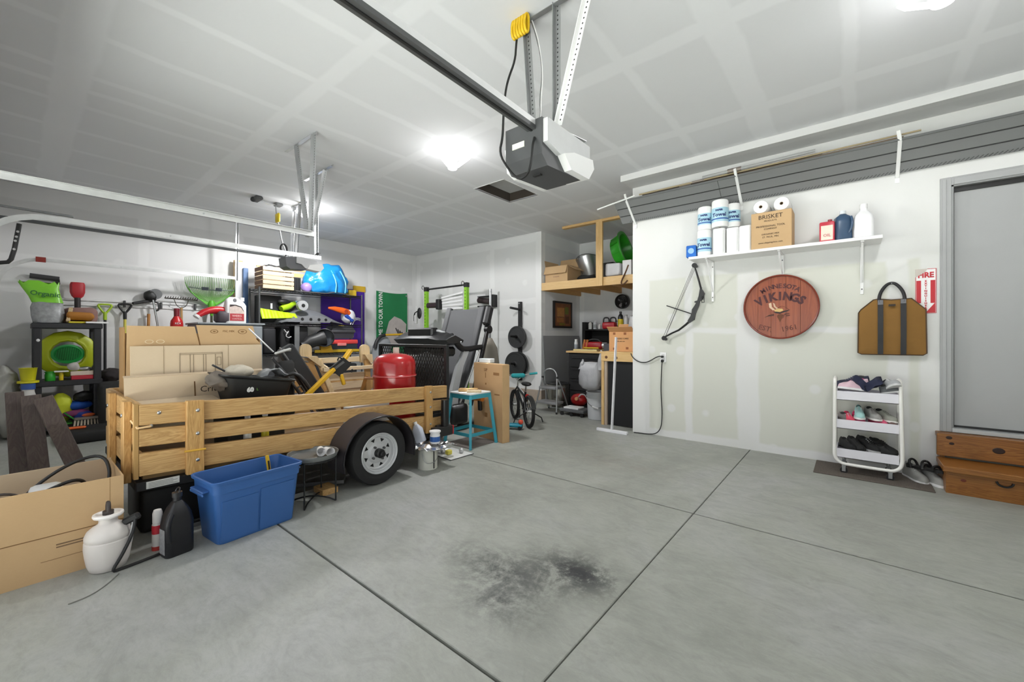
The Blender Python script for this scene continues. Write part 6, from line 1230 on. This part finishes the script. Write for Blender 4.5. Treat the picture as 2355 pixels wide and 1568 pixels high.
solo('twine_bundle', B().ball((-7.37, .47, DZ[1]+.155), (.04, .05, .05), 14, 8).crumple(.02, 20), M('b8b4b0', .8, var=.3), 'grey tangle of twine on the beige box', 'twine', 60); solo('metal_trowel', B().ball((-7.37, .56, DZ[1]+.13), (.03, .06, .026), 14, 8), STEEL, 'silver trowel head on the beige box', 'trowel', 60)
# lower deck heap
low = [('garden_bag', 'white bag with dark print on the lower shelf, left', (-7.36, .23, .27), (.06, .07, .15), 'd0d0d0', 2, .02), ('garden_bag', 'yellow green bag standing on the lower shelf', (-7.42, .36, .30), (.08, .10, .18), 'c2cc28', 3, .02), ('black_pouch', 'black striped pouch at the right of the lower shelf', (-7.40, .55, .43), (.09, .10, .07), '1c1c1e', 4, .02), ('blue_bucket', 'bright blue tub on the lower shelf', (-7.42, .50, .32), (.08, .13, .06), '1f58b8', 5, .008), ('green_pot', 'dark green watering pot on the lower shelf', (-7.36, .30, .18), (.07, .08, .08), '125a34', 6, .008), ('toy_pile', 'purple and red gloves on the lower shelf', (-7.34, .48, .235), (.04, .11, .05), '8a3a6a', 7, .02), ('blue_glove', 'blue glove hanging at the front of the lower shelf', (-7.32, .54, .20), (.03, .09, .06), '2a3f9a', 8, .02), ('orange_grip', 'orange tool grip on the lower shelf', (-7.30, .585, .205), (.02, .06, .022), 'e06a3a', 9, .004)]
for nm, l, c, r, col, sd2, am in low: rag(nm, l, c, r, M(col, .6, var=.15), sd2, 9, am, 'garden item')
solo('green_trowel', B().bar((-7.29, .38, .26), (-7.28, .50, .13), .05, .012, .005), M('3aa03a', .45), 'bright green scoop slanting on the lower shelf', 'scoop')
solo('green_mat', B().box(-7.50, -7.28, .22, .45, .112, .135, .004), M('3c8a2c', .6), 'flat green tray at the bottom of the black shelf', 'tray')
br = thing('push_broom', 'pale bristle broom head hanging below the bottom deck', 'broom', (-7.24, .56, .06)); obj('block', B().box(-.02, .03, -.10, .12, .10, .13, .004), M('8a8074', .7), br)
for k in range(8): obj('bristle_tuft', B().bar((0, -.09+.027*k, .10), (.04, -.105+.03*k, .0), .016, .014), M('c4b8a4', .9), br)
solo('yellow_bucket', B().lathe([(.055, 0), (.07, .14), (.075, .145), (.068, .145), (.05, .01), (.001, .01)], 20, (-7.25, .10, .67), cap=False), M('c8c41e', .45), 'yellow cup hooked at the left of the black shelf', 'cup', 40)
solo('plastic_disc', B().cyl((-7.25, .10, .645), (-7.25, .10, .668), .085), M('d8d020', .45), 'yellow disc under the yellow cup', 'lid', 40)
rag('clear_bag', 'greyish clear plastic bag heaped at the far left wall', (-7.45, -.07, .42), (.22, .13, .42), M('a4a49e', .4, var=.2, bump=.2), 11, 5, .06, 'bag')
t = bottle('white_jug', 'white bottle with a blue cap left of the black shelf', (-7.2, .10, 0), .07, .64, 'd2d0cc', '3a5aa0', .7, None)
solo('dark_bin', B().box(-7.0, -6.5, .35, .95, 0, .13, .03, 2), M('131314', .7), 'black bin on the floor in front of the black shelf', 'bin', 50)
solo('orange_trowel', B().bar((-6.75, .36, .145), (-6.72, .52, .145), .06, .025, .01), M('d8642c', .45), 'orange handle lying on the black bin', 'tool')
solo('black_cushion', B().box(-7.4, -7.05, .66, 1.0, 0, .60, .04, 2).crumple(.03, 6), BLKR, 'black bag standing right of the black shelf', 'bag', 60)
solo('box_of_toys', B().box(-7.78, -7.45, .72, .95, 0, .58, .01), M('c9c4bc', .7), 'beige box behind the black bag at the left wall', 'box'); rag('striped_hat', 'black and pink cloth lying on the beige box', (-7.6, .82, .66), (.13, .12, .09), M('2a2426', .8, var=.9, scale=30), 12, 12, .03)

# ================================================ tool rail on the left wall
tr2 = thing('tool_rail', 'long white tool rail screwed to the left wall', 'tool rail')
for z in (1.665, 1.60): obj('rail', B().box(-7.95, -7.93, .30, 2.30, z-.014, z+.014, .003), M('dadada', .4, .2), tr2)
for y in (.99, 1.39, 1.8, 2.05): obj('hook', B().box(-7.93, -7.90, y-.012, y+.012, 1.585, 1.68, .003), M('3a3a3c', .4), tr2)
def dgrip(name, label, y, z, col, shaft, L=.9):
    t = thing(name, label, 'shovel', (-7.88, y, z-L)); m = M(col, .4)
    obj('d_grip', B().tube([(0, 0, L-.12), (0, -.035, L-.07), (0, -.068, L-.01), (0, -.06, L+.012), (0, .06, L+.012), (0, .068, L-.01), (0, .035, L-.07), (0, 0, L-.12)], .013, 8, 1), m, t, 60); obj('socket', B().cyl((0, 0, L-.2), (0, 0, L-.09), .02), m, t, 50); obj('shaft', B().cyl((0, 0, .12), (0, 0, L-.17), .016), M(shaft, .5), t, 50)
    obj('blade', B().grid(lambda u, v: (.03*math.sin(PI*u), .12*(2*u-1)*(1-.3*(1-v)**3), .28*v), 6, 6, .003), M('5a5c5e', .4, .6), t, 60); return t
dgrip('garden_shovel', 'shovel with lime green D-grip on the left wall rail', .79, 1.60, 'a8c830', '2a2c2e', 1.2); dgrip('garden_shovel', 'shovel with black D-grip and yellow shaft on the left wall rail', .99, 1.615, '1c1c1e', 'd8cc5a', 1.2)
tm2 = thing('string_trimmer', 'black string trimmer head hanging up on the left wall', 'trimmer', (-7.86, 1.26, 0))
obj('motor_head', B().ball((0, 0, 1.76), (.07, .08, .09), 16, 10).crumple(.015, 14), BLK, tm2, 70); obj('guard', B().cyl((.03, .05, 1.79), (.05, .05, 1.79), .075, seg=20), M('6a6c6e', .5), tm2, 40); obj('front_arm', B().bar((.02, -.20, 1.64), (0, .02, 1.70), .04, .04, .01), BLK, tm2); obj('shaft', B().cyl((.04, .02, 1.72), (.03, .12, 1.0), .013), STEEL, tm2, 50); obj('lower_bracket', B().tube([(.02, .04, 1.68), (.03, .09, 1.66), (.03, .09, 1.56), (.02, .04, 1.54)], .012, 6, 1), BLK, tm2, 60); obj('wooden_handle', B().cyl((0, -.03, .9), (0, -.02, 1.5), .018), M('b07a40', .5), tm2, 50)
gr_ = thing('garden_rake', 'bow rake with a row of short tines on the left wall', 'rake', (-7.87, 1.62, 0))
obj('head_bar', B().cyl((0, -.20, 1.745), (0, .20, 1.735), .009), M('4a463e', .5, .4), gr_, 50); tn = B()
for k in range(14): tn.cyl((0, -.195+.03*k, 1.745), (.05, -.195+.03*k, 1.77), .005, seg=5)
o = obj('tines', tn, M('4a463e', .5, .4), gr_); o['kind'] = 'stuff'; obj('bow', B().tube([(0, -.09, 1.74), (0, -.06, 1.64), (0, 0, 1.60), (0, .06, 1.64), (0, .09, 1.74)], .006, 6, 1), M('4a463e', .5, .4), gr_, 60); obj('shaft', B().cyl((0, 0, .2), (0, 0, 1.61), .016), M('b08a58', .5), gr_, 50)
lr = thing('leaf_rake', 'wide green leaf rake hanging head up on the left wall', 'rake', (-7.82, 1.99, 0))
m_lg = M('6f9a58', .45); m_lg2 = M('5cae32', .45)
n_t = 30
for k in range(n_t):
    u = -1+2*k/(n_t-1); yb = .06*u; yt_ = .345*u; zt = 2.10-.05*abs(u)**2+.03
    pts = [(0, yb, 1.70+.02*abs(u)), (.005, yb+.20*u*(.55+.45*abs(u)), 1.78+.05*abs(u)), (.02, yt_*.94, 1.93), (.025, yt_, zt-.05), (.045, yt_, zt)]
    obj('tine', B().tube(pts, [.006, .0055, .005, .0045, .004], 5, 1), m_lg, lr, 60)
obj('fan_web', B().prism([(-.05, 1.66), (.05, 1.66), (.20, 1.78), (.27, 1.86), (.12, 1.80), (0, 1.79), (-.12, 1.80), (-.27, 1.86), (-.20, 1.78)], YZ, -.004, .004), m_lg2, lr); obj('rim_band', B().tube([(.0, -.335, 2.0), (.01, -.30, 1.90), (.01, -.20, 1.785), (.01, -.06, 1.67)], .008, 6, 1).tube([(.0, .335, 2.0), (.01, .30, 1.90), (.01, .20, 1.785), (.01, .06, 1.67)], .008, 6, 1), m_lg2, lr, 60)
obj('ferrule', B().lathe([(.02, 1.5), (.03, 1.58), (.055, 1.68), (.03, 1.74)], 14), m_lg2, lr, 50); obj('shaft', B().cyl((0, 0, .2), (0, 0, 1.55), .017), M('4a4a3a', .5), lr, 50); obj('cross_band', B().tube([(.02, -.30, 1.93), (.022, 0, 1.90), (.02, .30, 1.93)], .009, 6, 1), M('7a8a80', .5), lr, 60)
for y in (-.09, .09): obj('print_patch', B().box(.024, .030, y-.045, y+.045, 1.895, 1.945, .004), M('3a4650', .5), lr)
for nm, l, y, x in (('red_funnel', 'red bottle with dark neck standing behind the carton', 1.50, -7.55),):
    t = thing('red_bottle', l, 'bottle', (x, y, 0)); obj('body', B().lathe([(.07, 0), (.075, .01), (.075, 1.36), (.07, 1.40), (.035, 1.46), (.03, 1.48)], 18), M('c81e22', .35), t, 40); obj('neck', B().cyl((0, 0, 1.46), (0, 0, 1.58), .034), M('7a1a28', .4), t, 40); text('REX', .04, facing((.078, 0, 1.36), '+X'), WHT, t)
# ================================================ grey cabinet end with jug, leaf blower
ct = thing('grey_cabinet', 'grey plastic cabinet behind the cardboard, white jug on top', 'cabinet')
obj('cabinet_body', B().box(-7.55, -6.95, 1.62, 2.42, 0, 1.345, .01), M('7a8288', .5), ct); obj('cabinet_top', B().box(-7.57, -6.93, 1.60, 2.45, 1.345, 1.37, .006), M('8c9296', .5), ct); obj('cabinet_door', B().box(-6.95, -6.935, 1.64, 2.02, .05, 1.32, .006), M('868c90', .5), ct); obj('cabinet_door', B().box(-6.95, -6.935, 2.03, 2.41, .05, 1.32, .006), M('868c90', .5), ct)
jg = thing('weed_jug', 'white jug with a red label standing on the grey cabinet', 'jug', (-7.07, 2.09, 1.37), 0)
m_wj = M('e4e4e4', .4, var=.02)
obj('body', B().ring_loft([[(u*.9, v+yo, z) for u, v in rrect(-.075*sx_, .075*sx_, -.135*sy_, .135*sy_, .04, 4)] for z, sx_, sy_, yo in ((0, .96, .97, 0), (.01, 1, 1, 0), (.26, 1, 1, 0), (.31, .95, .86, -.01), (.35, .8, .66, -.03), (.385, .5, .35, -.03))]), m_wj, jg, 45)
obj('handle_hole', B().lathe([(.03, 0), (.025, .004), (.001, .005)], 18, (.062, -.02, .335), Matrix.Rotation(PI/2, 3, 'Y'), 1, .8), M('6a6a6e', .5), jg); obj('spout', B().cyl((0, .09, .33), (0, .09, .385), .03), m_wj, jg, 40)
obj('label', B().prism([(-.09, .03), (.10, .03), (.10, .17), (.06, .24), (-.01, .27), (-.09, .27)], YZ, .068, .0705), M('c8b8b0', .5, var=.3, scale=30), jg); obj('label_red', B().prism([(-.085, .035), (.095, .035), (.095, .14), (-.085, .14)], YZ, .0705, .072), M('a83038', .5), jg); obj('label_black', B().prism([(-.085, .235), (-.02, .258), (.055, .235), (.09, .18), (.095, .18), (.062, .245), (-.01, .272), (-.085, .272)], YZ, .0705, .072), M('2a2020', .5), jg)
text('WEED', .045, facing((.0725, .005, .105), '+X'), M('e8c8c4', .5), jg); text('CONTROL', .026, facing((.0725, .005, .062), '+X'), M('e8c8c4', .5), jg)
lb = thing('leaf_blower', 'red blower nozzle with a white end lying on the grey cabinet', 'blower'); obj('tube', B().tube([(-7.1, 1.98, 1.55), (-7.08, 1.85, 1.56), (-7.04, 1.72, 1.53), (-7.02, 1.62, 1.46)], [.055, .055, .045, .036], 12, 1), M('b81e26', .35), lb, 60); obj('end_ring', B().cyl((-7.02, 1.625, 1.465), (-7.015, 1.605, 1.44), .042), WHT, lb, 40); obj('housing', B().box(-7.25, -7.0, 1.86, 2.02, 1.37, 1.54, .03).crumple(.012, 12), M('4a4248', .6), lb, 60); obj('orange_band', B().cyl((-7.1, 1.99, 1.553), (-7.1, 2.04, 1.553), .06), M('d86a28', .5), lb, 40); obj('cord', B().tube([(-7.1, 1.95, 1.48), (-7.05, 1.98, 1.56), (-7.05, 2.04, 1.6), (-7.08, 2.08, 1.55)], .012, 6, 2), M('3a4660', .5), lb, 60)
solo('white_board', B().box(-7.80, -7.76, 2.30, 2.42, 0, 2.40, .004), M('e6e6ea', .4, var=.02), 'tall white board standing at the left of the wire rack', 'board'); solo('wood_stud', B().box(-7.86, -7.81, 2.30, 2.42, 0, 2.43, .003), STUDZ, 'wood stud standing behind the white board', 'stud'); solo('blue_board', B().box(-7.75, -7.71, 2.40, 2.47, 0, 2.30, .004), M('5a7aa8', .5), 'blue grey strip beside the tall white board', 'board')

# ================================================ wire rack
RX0, RX1, RY0, RY1 = -7.62, -7.2, 2.46, 4.22
wr = thing('wire_rack', 'black wire shelving rack loaded with tools and bags', 'shelving rack')
m_wr = M('2e2f31', .4, .5)
for x in (RX0, RX1):
    for y in (RY0, RY1): obj('post', B().cyl((x, y, 0), (x, y, 1.96), .0145, seg=10), M('5a5c5e', .35, .6), wr, 50)
SHZ = (.30, .88, 1.385, 1.93)
for z in SHZ:
    s_ = obj('shelf_frame', B().tube([(RX0, RY0, z), (RX1, RY0, z), (RX1, RY1, z), (RX0, RY1, z)], .007, 6, 0, True).tube([(RX0, RY0, z-.035), (RX1, RY0, z-.035), (RX1, RY1, z-.035), (RX0, RY1, z-.035)], .005, 6, 0, True), m_wr, wr, 60); s_['kind'] = 'stuff'
    wi = B()
    for k in range(36): y = RY0+(RY1-RY0)*(k+.5)/36; wi.bar((RX0, y, z), (RX1, y, z), .005, .005)
    for k in range(24): y = RY0+(RY1-RY0)*k/24; wi.bar((RX1, y, z), (RX1, y+.037, z-.035), .004, .004)
    obj('wires', wi, m_wr, s_)['kind'] = 'stuff'
# top shelf
TZ = 1.938
def crate(label, loc, rz, w, l, h, n=5):
    t = thing('wooden_crate', label, 'crate', loc, rz)
    for k in range(n):
        z0 = h*k/n+.005; z1 = h*(k+1)/n-.008
        for x in (-w/2, w/2-.01): obj('slat', B().box(x, x+.01, -l/2, l/2, z0, z1, .001), CRATE, t)
        for y in (-l/2, l/2-.01): obj('end_slat', B().box(-w/2+.01, w/2-.01, y, y+.01, z0, z1, .001), CRATEX, t)
    for x in (-w/2+.012, w/2-.032):
        for y in (-l/2+.012, l/2-.032): obj('corner_post', B().box(x, x+.02, y, y+.02, 0, h), CRATE, t)
    obj('base', B().box(-w/2+.01, w/2-.01, -l/2+.01, l/2-.01, 0, .012), CRATE, t); return t
crate('pale slatted wooden crate on top of the wire rack', (-7.36, 2.74, TZ), 0, .36, .47, .36)
fs_ = thing('slat_bundle', 'black folded slats in a wood frame beside the crate', 'frame'); 
for k in range(5): obj('slat', B().box(-7.40, -7.38, 3.0+.035*k, 3.03+.035*k, TZ, TZ+.25, .002), BLK, fs_)
obj('wood_frame', B().box(-7.43, -7.41, 2.985, 3.28, TZ+.26, TZ+.32).box(-7.43, -7.41, 3.22, 3.26, TZ, TZ+.26), STUD, fs_); obj('wood_rail', B().box(-7.45, -7.43, 2.5, 3.3, TZ+.365, TZ+.39), STUD, fs_)
fo = thing('folded_racks', 'bundle of black wire panels lying on the crate', 'rack panels')
for k in range(7): obj('panel', B().bar((-7.48+.03*k, 2.54+.06*k, TZ+.375+.022*(k % 3)), (-7.46+.03*k, 2.66+.06*k, TZ+.40+.02*(k % 2)), .10, .008, .002), M('2a2a2c', .3, .3), fo)
bb2 = thing('shopping_bag', 'big crinkled blue tarp bag on top of the wire rack', 'bag')
b = B(); rings = []
prof_b = [(0, .80), (.03, .95), (.16, 1.0), (.32, .92), (.44, .74), (.50, .48), (.52, .15)]
for j in range(25):
    t_ = .52*(j/24); k_ = max(i for i in range(7) if prof_b[i][0] <= t_+1e-6); k_ = min(k_, 5); (z0_, r0_), (z1_, r1_) = prof_b[k_], prof_b[k_+1]; r = r0_+(r1_-r0_)*(t_-z0_)/(z1_-z0_)
    rings.append([(-7.35+.20*r*math.cos(2*PI*i/56), 3.62+.40*r*math.copysign(abs(math.sin(2*PI*i/56))**.8, math.sin(2*PI*i/56))-.04*t_, TZ+.02+t_) for i in range(56)])
obj('bag_body', b.ring_loft(rings).crumple(.045, 5.5, 7).crumple(.022, 13, 8).crumple(.010, 34, 9), M('1f8ad0', .28, var=.25, scale=6, bump=.25), bb2, 80)
for y in (3.66, 3.84): obj('seam_strap', B().tube([(-7.12, y, TZ+.02), (-7.115, y+.02, TZ+.2), (-7.18, y-.03, TZ+.38), (-7.30, y-.06, TZ+.50)], .012, 6, 1), M('6ac0ea', .4), bb2, 60)
solo('lilac_pouch', B().ball((-7.28, 3.22, TZ+.085), (.10, .085, .085), 16, 10).crumple(.02, 14), M('a48ad0', .4, var=.2), 'shiny lilac pouch between the crate and blue bag', 'pouch', 70)
solo('black_mat', B().grid(lambda u, v: (-7.22+.06*v, 3.0+.95*u, TZ+.002+.055*max(0, math.sin(PI*(u-.55)/.4))*(u > .55)*(1-.5*v)), 24, 3, .012), M('5a5a5c', .5), 'dark flat mat draped along the front edge of the rack', 'mat', 60)
solo('yellow_box', B().box(-7.6, -7.35, 4.04, 4.2, TZ, TZ+.12, .01), M('c8a82c', .5), 'mustard box at the right end of the rack top', 'box')
# second shelf
T2 = 1.393
solo('snow_shovel', B().grid(lambda u, v: (-7.30+.10*v+.012*math.sin(u*34), 2.50+.54*u, T2+.06+.03*u+(.17-.10*u)*(1-v)), 48, 5, .008), M('b4e01c', .4), 'bright lime ribbed shovel blade on the second rack shelf', 'shovel', 70)
t = thing('leaf_blower', 'lime and black hand tool behind the lime shovel blade', 'tool', (-7.38, 2.95, T2+.26), .3); obj('body', B().tube([(0, -.12, -.02), (0, .0, .03), (0, .14, .09)], [.05, .06, .04], 10, 1), M('a8d020', .4), t, 60); obj('motor', B().ball((.0, -.06, .10), (.06, .12, .05), 14, 8), BLK, t, 60); obj('nozzle', B().cyl((0, .13, .085), (0, .19, .11), .03), M('8ab0c0', .4), t, 40)
gs = thing('plastic_fender', 'large grey moulded plastic fender on the second rack shelf', 'fender'); 
b = B().grid(lambda u, v: (-7.55+.42*v, 2.75+1.05*u, T2+.015+.25*max(0, math.sin(PI*min(1, u*1.0)))**.8*(1-.85*v**2.5)), 26, 10, .012); obj('shell', b, M('6e7074', .45, var=.12), gs, 60)
obj('rib_plate', B().prism([(2.85, T2+.02), (3.55, T2+.02), (3.6, T2+.07), (3.4, T2+.13), (3.1, T2+.12)], YZ, -7.13, -7.11), M('7c7e82', .4), gs)
for y in (3.08, 3.22, 3.36, 3.48): obj('plate_hole', B().cyl((-7.109, y, T2+.07), (-7.1075, y, T2+.07), .026, seg=12), BLK, gs)
obj('roll_end', B().cyl((-7.2, 3.10, T2+.30), (-7.12, 3.10, T2+.30), .085), M('a0a2a4', .5), gs, 40); obj('roll_core', B().cyl((-7.12, 3.10, T2+.30), (-7.115, 3.10, T2+.30), .03), BLK, gs)
t = thing('toy_blaster', 'orange toy blaster on the second rack shelf', 'toy', (-7.22, 3.80, T2+.20), 0); obj('body', B().ring_loft([[(.035*math.cos(2*PI*i/12)*k, y, z+.06*k*math.sin(2*PI*i/12)) for i in range(12)] for y, z, k in ((-.22, .09, .3), (-.1, .08, .7), (.05, .05, 1), (.16, .02, 1.05), (.2, 0, .6))]), ORANGE, t, 60); obj('port', B().cyl((.036, .10, .04), (.04, .10, .04), .036), M('a83a10', .5), t, 40); obj('blue_grip', B().bar((0, .10, -.02), (.02, .24, -.14), .05, .07, .015), M('1f48a8', .4), t)
rag('white_bundle', 'white foam bundle at the right end of the second rack shelf', (-7.3, 4.0, T2+.15), (.12, .13, .14), M('d4d4dc', .6), 21, 6, .02, 'bundle')
solo('dark_case', B().box(-7.6, -7.42, 2.52, 2.88, T2, T2+.46, .015), M('202023', .5), 'black case at the back left of the second rack shelf', 'case'); solo('dark_case', B().box(-7.6, -7.46, 2.92, 3.2, T2, T2+.40, .015), M('2a2a30', .5), 'black case in the middle back of the second rack shelf', 'case'); solo('tape_strip', B().box(-7.418, -7.415, 2.70, 2.73, T2+.24, T2+.33), WHT, 'white strip on the black case in the rack', 'strip')
t = thing('bike_hooks', 'silver curved hooks at the right of the second rack shelf', 'hooks', (-7.22, 4.1, T2));
for k in range(2): obj('hook', B().tube([(0, -.1+.04*k, 0), (0, -.06+.04*k, .10-.02*k), (0, .04, .13-.03*k), (0, .10, .11-.03*k)], .010, 6, 1), M('c8c8cc', .3, .5), t, 60)
# third shelf
T3 = .888
for i, (y, w_, h, c, l) in enumerate(((2.62, .20, .42, '1e1e22', 'black hanging bag at the left of the third rack shelf'), (2.86, .16, .44, '141416', 'black bag with a white cord on the third rack shelf'), (3.12, .22, .46, '1a1a1c', 'tall black sleeve right of the grey pole in the rack'))): solo('black_bag', B().box(-7.5, -7.22, y-w_/2, y+w_/2, T3, T3+h, .03, 2).crumple(.015, 9, i), M(c, .7), l, 'bag', 60)
solo('rope_coil', B().tube([(-7.19, 2.82, T3+.40), (-7.18, 2.86, T3+.34), (-7.18, 2.90, T3+.38), (-7.18, 2.84, T3+.30), (-7.18, 2.88, T3+.26), (-7.18, 2.93, T3+.28)], .009, 6, 1), M('c8c8c8', .5), 'white cord knot on the black bag in the rack', 'cord', 60)
solo('grey_pole', B().box(-7.185, -7.165, 2.98, 3.06, .35, 1.36, .005), M('8c8e90', .35, .5), 'flat grey pole standing in front of the rack', 'pole')
sb = thing('duct_boot', 'black flared duct with a round open end in the rack', 'duct'); b = B(); rings = []
cy, cz = 3.55, 1.17
for s_, y, z, rx, rz_ in ((0, 3.05, 1.02, .05, .03), (.3, 3.2, 1.08, .08, .07), (.6, 3.36, 1.13, .11, .11), (.9, 3.5, cz, .13, .155), (1, cy, cz, .13, .16)): pass
T = Matrix.Translation((-7.02, 3.42, 1.15)) @ Matrix.Rotation(math.radians(-35), 4, 'Z') @ Matrix.Rotation(PI/2, 4, 'Y')
obj('duct_collar', B().lathe([(.145, -.10), (.150, 0), (.158, .01), (.15, .015), (.14, .0), (.138, -.10)], 30, cap=False).xf(T), M('2c2d2f', .4), sb, 40); obj('inner_liner', B().lathe([(.139, -.10), (.001, -.10)], 30).xf(T), M('6a7078', .35), sb, 40)
obj('duct_body', B().tube([(-7.12, 3.45, 1.15), (-7.15, 3.25, 1.09), (-7.15, 3.08, 1.02)], [.14, .11, .05], 14, 1), M('262627', .45), sb, 60)
tb2_ = thing('tool_box', 'dark grey lidded tool box on the third rack shelf', 'tool box', (-7.36, 3.86, T3+.24)); obj('base', B().prism([(-.19, 0), (.19, 0), (.22, .12), (-.22, .12)], YZ, -.12, .14), M('3a3a42', .5), tb2_); obj('lid', B().ring_loft([[(u, v, z) for u, v in rrect(-.14*s_, .16*s_, -.24*s_, .24*s_, .02, 2)] for z, s_ in ((.12, 1), (.15, 1), (.16, .96), (.24, .78))]), M('4c4c50', .45), tb2_, 30)
for k in range(2): obj('lid_groove', B().box(.10, .155-.02*k, -.22+.03*k, .22-.03*k, .172+.03*k, .176+.03*k), BLK, tb2_)
rb = thing('tool_case', 'flat case with a coral red lid on the third rack shelf', 'case', (-7.32, 3.83, T3+.015)); obj('base', B().box(-.18, .16, -.24, .28, .0, .13, .01), M('2c3440', .45), rb); obj('lid', B().box(-.185, .165, -.27, .29, .13, .21, .02, 2), M('e84a4a', .4), rb, 40); obj('latch', B().box(.165, .18, -.12, .05, .10, .15, .004), M('f08a88', .4), rb)
solo('yellow_bracket', B().prism([(3.40, T3+.0), (3.62, T3), (3.55, T3+.22), (3.50, T3+.25), (3.40, T3+.2)], YZ, -7.18, -7.12), M('d0a020', .45), 'yellow plastic bracket left of the red lidded case', 'bracket')
solo('yellow_level', B().box(-7.16, -7.13, 3.3, 4.2, T3+.0, T3+.05, .004), M('c8a428', .45), 'yellow bar lying along the front of the third rack shelf', 'bar')
for i, (y, z, l) in enumerate(((3.95, T3+.43, 'yellow reel at the back of the third rack shelf'), (4.15, T3+.33, 'yellow handle at the right of the third rack shelf'))): solo('yellow_tool', B().box(-7.5, -7.44, y-.05, y+.05, z-.08, z+.08, .02), M('d4b428', .45), l, 'tool')
solo('grey_tote', B().box(-7.58, -7.24, 2.52, 3.3, .31, .62, .02), M('3a3c40', .6), 'grey tote on the lowest rack shelf, left', 'tote'); solo('dark_tote', B().box(-7.58, -7.24, 3.36, 4.15, .31, .66, .02), M('26282c', .6), 'dark tote on the lowest rack shelf, right', 'tote')
rag('grey_bag', 'grey cloth bag on the floor right of the wire rack', (-7.3, 4.72, .60), (.22, .26, .60), M('8c9094', .8, bump=.2), 31, 4, .06, 'bag')
t = thing('string_trimmer', 'black and yellow curved tool handle resting on the grey bag', 'trimmer', (-7.2, 4.8, 1.08)); obj('grip', B().tube([(0, -.30, -.14), (0, -.27, 0), (0, -.18, .09), (0, -.08, .12)], .035, 8, 2), M('242426', .5), t, 60); obj('yellow_shaft', B().cyl((0, -.09, .12), (0, .55, .14), .02), YEL, t, 50)
# banners
pu = thing('wall_banner', 'purple cloth banner hanging on the left wall behind the rack', 'banner'); obj('cloth', B().grid(lambda u, v: (-7.935+.012+.008*math.sin(u*9), 3.78+.92*u, .9+1.24*v), 16, 10, .004), M('4a2496', .8, var=.15, scale=4), pu, 80); obj('yellow_hem', B().box(-7.935, -7.91, 4.45, 4.72, 2.10, 2.22, .003), M('d0a828', .6), pu)
gbn = thing('wall_banner', 'green cloth banner with vertical white lettering on the left wall', 'banner')
def bf(u, v): 
    sag = .05*max(0, math.sin(PI*max(0, min(1, (u-.25)/.75))))*max(0, v-.75)*2
    return (-7.935+.02+.014*math.sin(PI*2*u)*(v)+sag*.5+.02*math.sin(14*(v+.5*abs(u-.62)))*max(0, v-.7)*(u > .2), 4.98+.80*u-.0*(1-v), .75+1.41*v-.03*math.sin(PI*u)*v)
obj('cloth', B().grid(bf, 24, 24, .004), M('1f7a48', .8, var=.12, scale=4), gbn, 80)
text('WELCOME TO OUR TOWN', .135, facing((-7.888, 5.075, 1.48), '+X', PI/2), M('e8ece8', .7), gbn, bold=.003, sx=.78)
obj('pale_patch', B().prism([(5.18, 1.0), (5.5, .95), (5.72, 1.15), (5.74, 1.45), (5.60, 1.56), (5.42, 1.62), (5.28, 1.50), (5.2, 1.25)], YZ, -7.895, -7.89), M('b8b0ac', .8, var=.25, scale=6), gbn)
for k in range(5): obj('dark_stripe', B().bar((-7.888, 5.45+.055*k, 1.36-.03*k), (-7.888, 5.56+.045*k, 1.16-.02*k), .022, .002, up=(1, 0, 0)), M('1c1c1e', .8), gbn)
obj('grommet', B().cyl((-7.9, 5.74, 2.10), (-7.895, 5.74, 2.10), .018), STEEL, gbn, 40)
GROUPS = {'door_track': 'horizontal door tracks', 'weight_plate': 'weight plates on the wall post', 'storage_bracket': 'brackets under the grey panels', 'ceiling_lamp': 'lit ceiling lamps', 'fishing_rod': 'rods lying on the grey panels',
          'garden_shovel': 'D-grip shovels on the tool rail', 'wall_banner': 'cloth banners on the left wall', 'seed_box': 'flat boxes on the black shelf', 'dark_case': 'black cases in the wire rack', 'yellow_tool': 'yellow tools in the wire rack', 'garage_door_opener': 'ceiling door openers',
          'wood_offcut': 'wood pieces on the teal stool', 'small_bottle': 'bottles behind the trailer boards', 'extension_cord': 'cords from the wall outlet', 'foil_scrap': 'scraps on the white board'}
for o in D.objects:
    k = o.name.split('.')[0]
    if o.parent is None and k in GROUPS and 'group' not in o: o['group'] = GROUPS[k]
finish()
